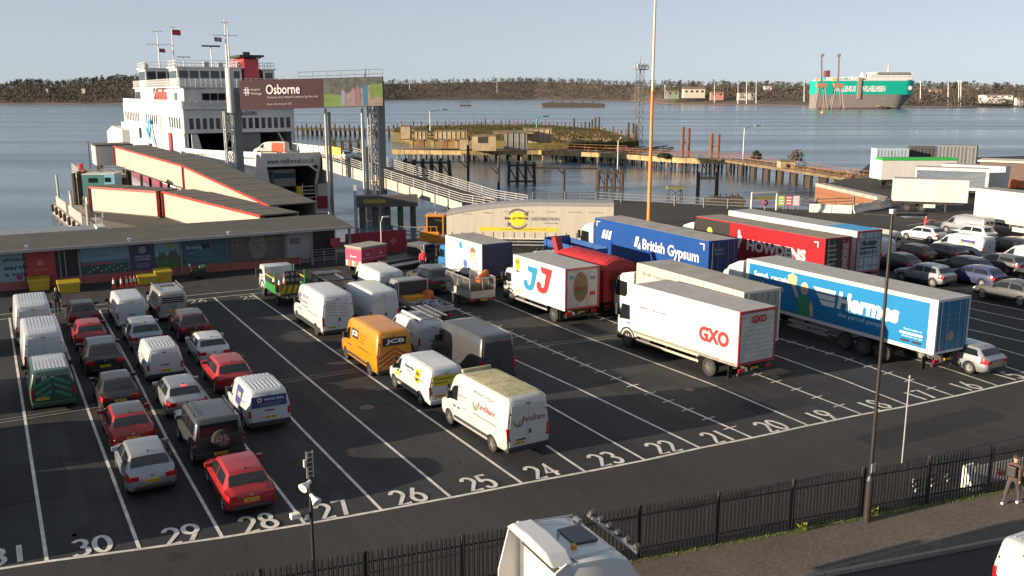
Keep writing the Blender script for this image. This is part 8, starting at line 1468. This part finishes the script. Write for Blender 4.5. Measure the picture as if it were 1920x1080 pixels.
t, bx, L_, aw = boxtrailer('long white and light blue trailer behind the white box trailer', (1712, 370), (1850, 376), 1.2, 4.1, 2.5, TW, TROOFL, wheels=(1.4, 2.8)); MB().box(-.02, 0, .2, L_-.4, 1.6, 3.75).build('blue_band', flat((.006, .15, .32)), t)
t, bx, L_, aw = boxtrailer('second white trailer with dark rear behind the blue-banded one', (1760, 362), (1880, 370), 1.2, 4.1, 2.5, TW, TROOFL, wheels=(1.4, 2.8)); 
CG = mat('container_grey', (.13, .145, .16), rough=.6, var=.15, dirt=.3); CD = mat('container_dark', (.06, .062, .065), rough=.6, var=.2, dirt=.3); CP = mat('container_pale', (.36, .44, .52), rough=.6, var=.1)
for pa, pb, h1, m_, lb in (((1640, 337), (1700, 337), 5.0, CP, 'pale blue grey container at the left of the container row'), ((1702, 334), (1752, 335), 5.2, CD, 'dark container in the middle of the row'), ((1755, 335), (1826, 338), 5.5, CG, 'tall grey container with lit corner at the right of the row')):
    t, bx, L_, aw = boxtrailer(lb, pa, pb, .15, h1, 2.5, m_, m_, 'containers at the back of the yard', 'shipping_container', False)
    for i in range(int(L_/.55)): MB().box(-.05, .0, .15+i*.55, .42+i*.55, .35, h1-.2).build('corrugation', m_, bx)
a, e = G(1842, 342), G(2050, 352); t = thing('yard_shed', 'low dark shed with pale roof edge and grey doors at the right edge', 'shed', (a.x, a.y, 0), math.atan2((e-a).x, (e-a).y)); L_ = (e-a).length; MB().box(0, 5, 0, L_, 0, 3.6).build('walls', mat('shed_brown', (.11, .075, .065), rough=.8, var=.2), t); MB().box(-.3, 5.3, -.3, L_, 3.6, 3.85).build('roof', mat('shed_roof', (.55, .5, .42), rough=.7), t); [MB().box(-.05, 0, 2+i*3.2, 4.2+i*3.2, .1, 2.9).build('door', CG, t) for i in range(5)]
p = G(1900, 352); t = thing('orange_crates', 'stack of orange barriers by the right-hand shed', 'barriers', (p.x, p.y, 0), .8); [MB().box(-1.5+i*1.05, -.6+i*1.05, -.3, .3, 0, 1.1+.2*(i % 2)).build('barrier', mat('barrier_orange', (.55, .16, .04), rough=.6), t, bevel=.05) for i in range(5)]
# ================================================================ FOREGROUND
PAL = mat('palisade_paint', (.022, .021, .022), rough=.5, metal=.2, var=.25, scale=3, dirt=.2, dirtc=(.06, .045, .035))
fence = thing('palisade_fence', 'black steel palisade fence along the pavement in the foreground', 'fence', (0, 0, 0))
X0_, X1_ = 2.5, 44.0; stp = .135; ang = math.atan2(FD.y, FD.x); FH = 1.80; FZ = .13
pale = MB().add([(-.035, 0, .06), (0, -.018, .06), (.035, 0, .06), (-.035, 0, FH-.2), (0, -.018, FH-.2), (.035, 0, FH-.2), (-.032, 0, FH-.12), (-.012, 0, FH), (0, -.01, FH-.08), (.012, 0, FH-.02), (.032, 0, FH-.12)],
    [(0, 1, 4, 3), (1, 2, 5, 4), (3, 4, 8, 6), (4, 5, 10, 8), (6, 8, 7), (8, 10, 9)]).mesh('pale', fix=False)
pale.materials.append(PAL); sol = MB(); k = 0; cnt = 0; rgf = random.Random(2)
x = X0_
while x < X1_:
    p = fl(x); cnt += 1
    if 3.0 < x < 36.5:
        o = obj('pale', pale, PAL, fence); o.location = (p.x, p.y, FZ+rgf.uniform(-.008, .008)); o.rotation_euler = (0, rgf.uniform(-.012, .012), ang)
    x += stp*FD.x if False else stp
for i in range(16):
    xa = X0_+i*2.75; xb = xa+2.72; a, e = fl(xa), fl(xb)
    for z in (.34, 1.42): MB().bar((a.x, a.y+.045, FZ+z), (e.x, e.y+.045, FZ+z), .05, .05).build('rail', PAL, fence)
    MB().box(a.x-.05, a.x+.05, a.y+.06, a.y+.16, 0, FZ+1.73).build('post', PAL, fence)
# weeds along the fence foot
b = MB()
for i in range(2600):
    x = rgf.uniform(6, 40); p = fl(x); q = Vector((p.x, p.y-rgf.random()**2*.30+.1, .13)); r_ = rgf.uniform(.03, .10)*(2.0 if rgf.random() < .05 else 1); d = Vector((rgf.uniform(-.5, .5), rgf.uniform(-.5, .5), 1))*r_; w = Vector((rgf.uniform(-.02, .02), rgf.uniform(-.02, .02), 0)); b.add([q-w, q+w, q+d], [(0, 1, 2)])
stuff(b.build('grass_tufts', mat('weed_green', (.07, .10, .015), rough=.9, var=.5, scale=2), fix=False))
b = MB(); n_ = 50; mv = []
for i in range(n_+1): x = 5+i*.7; p = fl(x); mv += [(p.x, p.y+.12, .1345), (p.x, p.y-.10-.16*rgf.random(), .1345)]
b.add(mv, [(2*i, 2*i+1, 2*i+3, 2*i+2) for i in range(n_)]); stuff(b.build('moss_strip', mat('moss', (.085, .085, .03), rough=1, var=.5, scale=6), fix=False))
for px, py in ((1636, 967), (1502, 995), (1865, 919)):
    p = G(px, py, .13); t = thing('weed', ['leafy yellow-green weed at the foot of the tall lamp post', 'small weed at the fence foot left of the lamp post', 'weed patch at the fence foot near the pedestrian'][(1636, 1502, 1865).index(px)], 'weed', (p.x, p.y, .13), 0, 'weeds at the fence'); b = MB()
    for i in range(46): a = rgf.uniform(0, 6.28); r_ = rgf.uniform(.05, .24); z = rgf.uniform(.02, .28); q = Vector((r_*math.cos(a), r_*math.sin(a)*.6, z)); w = Vector((-math.sin(a), math.cos(a), .3))*rgf.uniform(.02, .05); b.add([q*.5, q+w, q*1.2, q-w], [(0, 1, 2, 3)])
    b.build('leaves', mat('weed_bright', (.18, .20, .02), rough=.8, var=.3), t, fix=False)
# tall street lamp
p = G(1625, 977, .13); t = thing('street_lamp', 'tall dark street lamp standing on the pavement by the fence', 'lamp post', (p.x, p.y, .13)); zt = ZH(p, 408)
LPM = mat('lamp_dark', (.035, .03, .03), rough=.45, metal=.3, var=.15)
MB().tube((0, 0, 0), (0, 0, 1.5), .13, .125, 14).build('base', LPM, t, smooth=40); MB().tube((0, 0, 1.5), (0, 0, zt), .066, .045, 12).build('post', LPM, t, smooth=40); MB().lathe([(1.45, .135), (1.6, .09)], (0, 0, 0), 'z', 14).build('shoulder', LPM, t)
d_ = Vector((math.cos(.25), -math.sin(.25), 0)); MB().bar((0, 0, zt-.02), Vector((0, 0, zt-.06))+d_*1.15, .34, .09).build('lamp_head', LPM, t, bevel=.03); MB().bar(Vector((0, 0, zt-.12))+d_*.35, Vector((0, 0, zt-.13))+d_*1.05, .24, .02).build('lamp_glass', LAMPC, t); MB().box(-.07, .07, -.07, .07, zt, zt+.13).build('photocell', WPAINT, t)
MB().box(-.095, .095, -.1, -.08, 1.75, 2.05).build('sticker', flat((.35, .30, .28)), t)
# thin pale pole
p = G(1691, 868, 0); zt = ZH(p, 706); t = thing('marker_pole', 'thin pale pole standing just behind the fence', 'pole', (p.x, p.y, 0)); MB().tube((0, 0, 0), (0, 0, zt), .03, .028, 8).build('pole', GALV, t); MB().tube((0, 0, zt), (0, 0, zt+.06), .035, .0, 8).build('cap', WPAINT, t)
# camera pole
p = G(590, 1096, 0); zt = ZH(p, 848); t = thing('camera_pole', 'slim dark pole with loudspeakers and cameras behind the fence', 'camera pole', (p.x, p.y, 0)); CW = mat('speaker_white', (.66, .65, .62), rough=.5)
MB().tube((0, 0, 0), (0, 0, zt), .05, .045, 10).build('pole', LPM, t, smooth=40)
b = MB(); [b.bar((x_, -.05, zt-.75), (x_, -.05, zt+.05), .025) for x_ in (-.08, .1)]; [b.bar((-.08, -.05, zt-.7+i*.14), (.1, -.05, zt-.7+i*.14), .02) for i in range(6)]; b.build('bracket_frame', STL, t, kind='stuff'); MB().box(-.16, -.08, -.09, .04, zt-.42, zt-.2).build('junction_box', STL, t, bevel=.01)
def horn(x_, z_, dx, name='loudspeaker'):
    a = Vector((0, -.05, z_)); d = Vector((dx, -.35, -.22)).normalized(); b = MB().tube(a, a+d*.12, .05, .06, 12).tube(a+d*.12, a+d*.34, .06, .15, 14); b.build(name, CW, t, smooth=50)
horn(0, zt-.85, -.6); horn(0, zt-1.25, .12)
MB().bar((0, 0, zt-1.85), (-.34, -.05, zt-1.85), .04).build('camera_arm', LPM, t); MB().box(-.62, -.34, -.14, .06, zt-1.88, zt-1.72).build('camera', CW, t, bevel=.03); MB().box(-.2, -.1, -.1, .0, zt-1.98, zt-1.85).build('lamp', LAMPC, t)
# tall mast behind the lorries; warm sunlight put into its lower colour
p = G(1216, 420); t = thing('tall_mast', 'very tall slim mast with sunlit orange put into its lower colour, rising out of the picture behind the lorries', 'mast', (p.x, p.y, 0)); z1 = ZH(p, 170); MB().tube((0, 0, 0), (0, 0, z1), .22, .15, 14).build('lower_mast', mat('mast_sunlit_tone', (.62, .20, .04), rough=.5, var=.1), t, smooth=40); MB().tube((0, 0, z1), (0, 0, 30), .148, .09, 14).build('upper_mast', mat('mast_pale', (.62, .42, .30), rough=.5), t, smooth=40); MB().lathe([(0, .5), (.25, .5), (.25, .3)], (0, 0, 0), 'z', 14).build('foot', CONC, t)
# white advertising board behind the fence
p, q = G(1826, 913, 0), G(1965, 886, 0); t = thing('banner_board', 'white banner with red lettering leaning behind the fence', 'banner', (0, 0, 0)); o = MB().slab([p, q, q+Vector((0, 0, .82)), p+Vector((0, 0, .82))], .03).build('sheet', PWH, t); d_ = (q-p).normalized(); n2 = Vector((d_.y, -d_.x, 0))*.04; n2 = n2 if n2.y < 0 else -n2
letter(t, 'Red Funnel', PRED, lambda u, v: p+n2+d_*(1.0+u*1.4)+Vector((0, 0, .25+v*.32)), bold=.02); [MB().tube(p.lerp(q, k)+Vector((0, 0, 0)), p.lerp(q, k)+Vector((0, 0, .9)), .03).build('stake', GALV, t) for k in (.02, .5, .98)]
p = G(1822, 912, 0); o = MB().prism([(-.45, 0), (.1, 0), (.05, .85), (-.05, .85)], -.25, .25, 'x').build('stone_block', mat('block_white', (.70, .68, .64), rough=.8), None, (p.x-.15, p.y+.1, 0)); tag(o, 'white wedge-shaped block at the left end of the banner', 'block')
b = MB(); [b.tube((p.x-2.2+i*.3, p.y+.7+.3*(i % 3), 0.02), (p.x-2.2+i*.3+.16, p.y+.75+.3*(i % 3), .06), .04, n=6) for i in range(8)]; stuff(b.build('litter', flat((.4, .38, .38))))
# white tractor unit passing on the street, heading right
t = thing('tractor_unit', 'white lorry tractor unit on the street with roof lamps, seen from above and behind', 'tractor unit', (9.6, 17.25, 0), math.radians(93))
TWH = paint('tractor_white', (.50, .51, .53)); W = 2.42
pr = [(1.0, .95), (1.5, .55), (3.05, .5), (3.2, .7), (3.22, 1.7), (2.98, 2.85), (2.55, 3.5), (2.1, 3.66), (1.25, 3.72), (1.0, 3.68)]
cb = MB().prism(pr, -W/2, W/2, 'x').build('cab', TWH, t, bevel=.10, smooth=35)
MB().box(-.42, .42, 1.55, 2.2, 3.66, 3.75).build('roof_hatch', GLASS, cb, bevel=.02); MB().tube((-.0, 1.35, 3.74), (.0, 1.35, 3.9), .03).build('aerial', ALLOY, cb)
for s_ in (-1, 1):
    b = MB().prism([(.35, 1.0), (1.04, .95), (1.04, 3.72), (.9, 3.76), (.62, 3.6), (.35, 2.6)], s_*(W/2-.05), s_*(W/2+.0), 'x'); b.build('side_fairing', TWH, cb)
    MB().prism([(1.55, 1.65), (3.0, 1.6), (2.86, 2.45), (1.6, 2.5)], s_*(W/2-.005), s_*(W/2+.01), 'x').build('side_window', GLASS, cb); MB().tube((s_*(W/2-.2), 1.1, 3.78), (s_*(W/2-.25), 2.3, 3.72), .025).build('grab_rail', ALLOY, cb)
    MB().box(s_*(W/2+.03), s_*(W/2+.27), 2.85, 3.05, 1.75, 2.65).build('mirror', TWH, cb, bevel=.04)
b = MB().prism([(-W/2+.04, 3.70), (W/2-.04, 3.70), (W/2-.35, 3.92), (0, 3.98), (-W/2+.35, 3.92)], .55, 1.1, 'y'); b.build('air_dam', TWH, cb, bevel=.05)
MB().box(-W/2+.2, W/2-.2, .93, .98, 1.3, 3.5).build('rear_panel', mat('cream_panel', (.68, .65, .58), rough=.5), cb); MB().box(-W/2+.12, -W/2+.3, .90, .99, 1.2, 3.4).build('rear_pipe', ALLOY, cb); MB().box(-.9, .9, .86, .93, 3.30, 3.48).build('rear_slot', TRIM, cb)
MB().bar((-W/2+.1, 2.85, 3.55), (W/2-.1, 2.85, 3.55), .07).build('lamp_bar', ALLOY, cb)
for i in range(6): MB().lathe([(-.09, 0), (-.08, .07), (.04, .095), (.05, .09), (.04, 0)], (-W/2+.2+i*.4, 2.92, 3.62), 'y', 12).build('roof_lamp', STEELW, cb, smooth=40)
b = MB(); b.add([(W/2+.006, 1.85+.50*math.cos(a_*.4), 2.78+.34*math.sin(a_*.4)) for a_ in range(16)], [tuple(range(16))]); b.build('roof_window', GLASS, cb, fix=False)
for s_ in (-1, 1):
    for y_ in (1.5, 3.02): MB().box(s_*(W/2-.01), s_*(W/2+.006), y_-.008, y_+.008, .8, 2.6).build('door_seam', TRIM, cb)
    MB().box(s_*(W/2-.01), s_*(W/2+.006), 1.02, 3.0, 2.62, 2.636).build('roof_seam', TRIM, cb)
MB().box(-W/2+.05, W/2-.05, 1.16, 1.175, 3.70, 3.728).build('roof_seam', TRIM, cb); MB().box(.5, .62, 1.4, 1.5, 3.7, 3.82).build('beacon', flat((.5, .25, .02)), cb); MB().box(-.85, -.6, 2.25, 2.35, 3.6, 3.74).build('air_horn', ALLOY, cb); MB().prism([(3.2, 1.75), (3.24, 1.75), (3.0, 2.8), (2.96, 2.8)], -W/2+.12, W/2-.12, 'x').build('windscreen', GLASS, cb)
chassis(t, -2.6, 3.0, .95, .85)
for y_ in (-1.2, 2.35): axle(t, y_, W, .5)
MB().box(-.5, .5, -1.3, -.3, .98, 1.12).build('fifth_wheel', CHASSIS, t); MB().box(-W/2, W/2, 2.95, 3.28, .35, .75).build('front_bumper', TWH, t, bevel=.05); MB().box(-1.1, -.6, .0, .9, .5, 1.0).build('fuel_tank', ALLOY, t, bevel=.1)
# white van cut by the lower right corner
t, s = vehicle('midvan', 'white van with green sign cut off by the lower right corner', 'van', 23.5, 13.35, WHITE, h=math.radians(93), rear_glass=False, W=1.92, H=2.05)
MB().box(-.05, .72, -.034, -.022, .75, 1.15).build('rear_sign', flat((.03, .22, .08)), t); letter(t, 'Snap', PWH, rear_fn(.02, .85, .55, .2, -.04))
# ================================================================ PEOPLE
def person(name, label, loc, h, jacket, trousers, skin, hair, pose='stand', group=None, sc_=1.0):
    t = thing(name, label, 'person', loc, h, group)
    J = {'pel': (0, 0, .95), 'waist': (0, .01, 1.08), 'chest': (0, .02, 1.30), 'neck': (0, .03, 1.47), 'chin': (0, .05, 1.55), 'head': (0, .05, 1.66), 'top': (0, .04, 1.75)}
    st = .26 if pose == 'walk' else .0
    for s_, k in ((-1, 'l'), (1, 'r')):
        f_ = st*s_
        J.update({k+'hip': (s_*.10, 0, .90), k+'knee': (s_*.11, f_*.7+.03, .50), k+'ank': (s_*.11, f_-.04 if f_ <= 0 else f_, .09), k+'toe': (s_*.12, f_+.14, .04), k+'sho': (s_*.18, .02, 1.40), k+'elb': (s_*.26, -f_*.5-.02, 1.14), k+'wri': (s_*.24, -f_*.7+.12, .92), k+'han': (s_*.235, -f_*.75+.15, .84)})
    if pose == 'phone': J.update({'relb': (.24, .10, 1.12), 'rwri': (.12, .28, 1.25), 'rhan': (.08, .33, 1.28), 'lelb': (-.24, .10, 1.12), 'lwri': (-.12, .28, 1.22), 'lhan': (-.06, .33, 1.26)})
    E_ = [('pel', 'waist'), ('waist', 'chest'), ('chest', 'neck'), ('neck', 'chin'), ('chin', 'head'), ('head', 'top')]
    for k in 'lr': E_ += [('pel', k+'hip'), (k+'hip', k+'knee'), (k+'knee', k+'ank'), (k+'ank', k+'toe'), ('chest', k+'sho'), (k+'sho', k+'elb'), (k+'elb', k+'wri'), (k+'wri', k+'han')]
    R_ = dict(pel=(.15, .12), waist=(.14, .11), chest=(.17, .12), neck=(.06, .06), chin=(.075, .085), head=(.085, .10), top=(.055, .065), hip=(.095, .10), knee=(.068, .07), ank=(.048, .05), toe=(.045, .035), sho=(.075, .075), elb=(.055, .055), wri=(.04, .04), han=(.04, .03))
    names = list(J); me = bpy.data.meshes.new('body'); me.from_pydata([Vector(J[k])*sc_ for k in names], [(names.index(a), names.index(e)) for a, e in E_], [])
    o = bpy.data.objects.new('body', me); col.objects.link(o); o.modifiers.new('s', 'SKIN'); sk = me.skin_vertices[0].data
    for i, k in enumerate(names):
        r_ = R_[k] if k in R_ else R_[k[1:]]; sk[i].radius = (r_[0]*sc_, r_[1]*sc_); sk[i].use_root = (k == 'pel')
    o.modifiers.new('d', 'SUBSURF').levels = 2; dg = bpy.context.evaluated_depsgraph_get(); nm = bpy.data.meshes.new_from_object(o.evaluated_get(dg)); bpy.data.objects.remove(o)
    for m_ in (jacket, trousers, skin, TRIM): nm.materials.append(m_)
    for p in nm.polygons:
        c = p.center/sc_; p.material_index = 3 if c.z < .10 else (1 if c.z < .90 else (2 if c.z > 1.50 or (c.z < .90+.0) else 0))
        if .80 < c.z < .915 and abs(c.x) > .19: p.material_index = 2
        if pose == 'phone' and c.y > .28: p.material_index = 2
    nm.shade_smooth(); body = bpy.data.objects.new('body', nm); col.objects.link(body); body.parent = t
    hr = MB().lathe([(.03, .0), (.03, .098), (-.03, .103), (-.10, .088), (-.13, .06)], (0, 0, 0), 'z', 12); hr.v = [(x, y-.012+(.03 if z < -.05 else 0)*-1, z) for x, y, z in hr.v]; hr.add([(0, 0, .095)], []); k0 = len(hr.v)-1
    hb = MB(); 
    for i in range(7):
        for j in range(12):
            a = j*math.pi/6; e = math.pi/2-i*.27; hb.v.append((.10*math.cos(a)*math.cos(e), .112*math.sin(a)*math.cos(e)-.015-(.02 if i > 4 else 0), .11*math.sin(e)))
    hb.f = [(i*12+j, i*12+(j+1) % 12, (i+1)*12+(j+1) % 12, (i+1)*12+j) for i in range(6) for j in range(12) if not (i >= 3 and math.sin((j+.5)*math.pi/6) > .25)]
    q = hb.build('hair', hair, t, (0, .05*sc_, 1.675*sc_), smooth=60)
    fc = MB(); fc.add([(-.014, .135, 1.655), (.014, .135, 1.655), (0, .168, 1.64), (0, .14, 1.685)], [(0, 1, 2), (0, 2, 3), (1, 3, 2)]); fc.build('nose', skin, t)
    for s_ in (-1, 1): MB().cb((s_*.035, .138, 1.685), (.022, .012, .010)).build('eye', INK, t); MB().cb((s_*.092, .045, 1.665), (.015, .04, .05)).build('ear', skin, t, bevel=.005); 
    MB().cb((0, .136, 1.605), (.04, .01, .008)).build('mouth', flat((.35, .12, .10)), t)
    for k in 'lr':                                      # fingers
        hp = Vector(J[k+'han'])*sc_; wp = Vector(J[k+'wri'])*sc_; d = (hp-wp).normalized(); sd2 = Vector((0, 1, 0)) if pose != 'phone' else Vector((0, 0, 1))
        for i in range(4): a = hp+d*.02+sd2*(-.027+i*.018); MB().tube(a, a+d*(.045-.006*abs(i-1.5))+Vector((0, .01, 0)), .0085, .007, 6).build('finger', skin, t)
        a = hp-d*.02+sd2*.035; MB().tube(a, a+(d*.6+sd2*.5)*.05, .0095, .008, 6).build('thumb', skin, t)
    return t
SKN = mat('skin', (.42, .25, .18), rough=.6); HRD = mat('hair_dark', (.03, .022, .018), rough=.7); HIV = mat('hi_vis_red', (.85, .05, .06), rough=.6); NVT = mat('navy_cloth', (.02, .022, .035), rough=.9); BRJ = mat('brown_jacket', (.075, .045, .040), rough=.9, var=.3); GRT = mat('grey_trousers', (.05, .045, .05), rough=.9)
p = G(1897, 947, .13); t = person('person', 'pedestrian in a brown jacket walking on the pavement at the right edge', (p.x+.1, p.y+.1, .13), math.radians(85), BRJ, GRT, SKN, HRD, 'walk'); MB().box(-.16, .16, -.26, -.10, 1.02, 1.42).build('backpack', TRIM, t, bevel=.05)
[MB().box(s_*.12-.05, s_*.12+.05, (.26*s_)-.12, (.26*s_)+.18, .0, .085).build('shoe', mat('pale_shoes', (.6, .5, .48), rough=.6), t, bevel=.03) for s_ in (-1, 1)]
p = G(1733, 436, 0); person('person', 'worker in a red high-visibility jacket standing in the right-hand yard', (p.x, p.y, 0), math.radians(150), HIV, mat('hi_vis_trousers', (.55, .05, .05), rough=.7), SKN, HRD, 'phone')
p = G(793, 508, 0); person('person', 'worker in a red jacket beside the cab of the dark platform truck', (p.x, p.y, .0), math.radians(200), HIV, NVT, SKN, HRD, 'stand')
p = G(109, 588, 0); person('person', 'person in dark clothing standing between the white van and the dark red car', (p.x, p.y, 0), math.radians(190), NVT, NVT, SKN, HRD, 'stand')
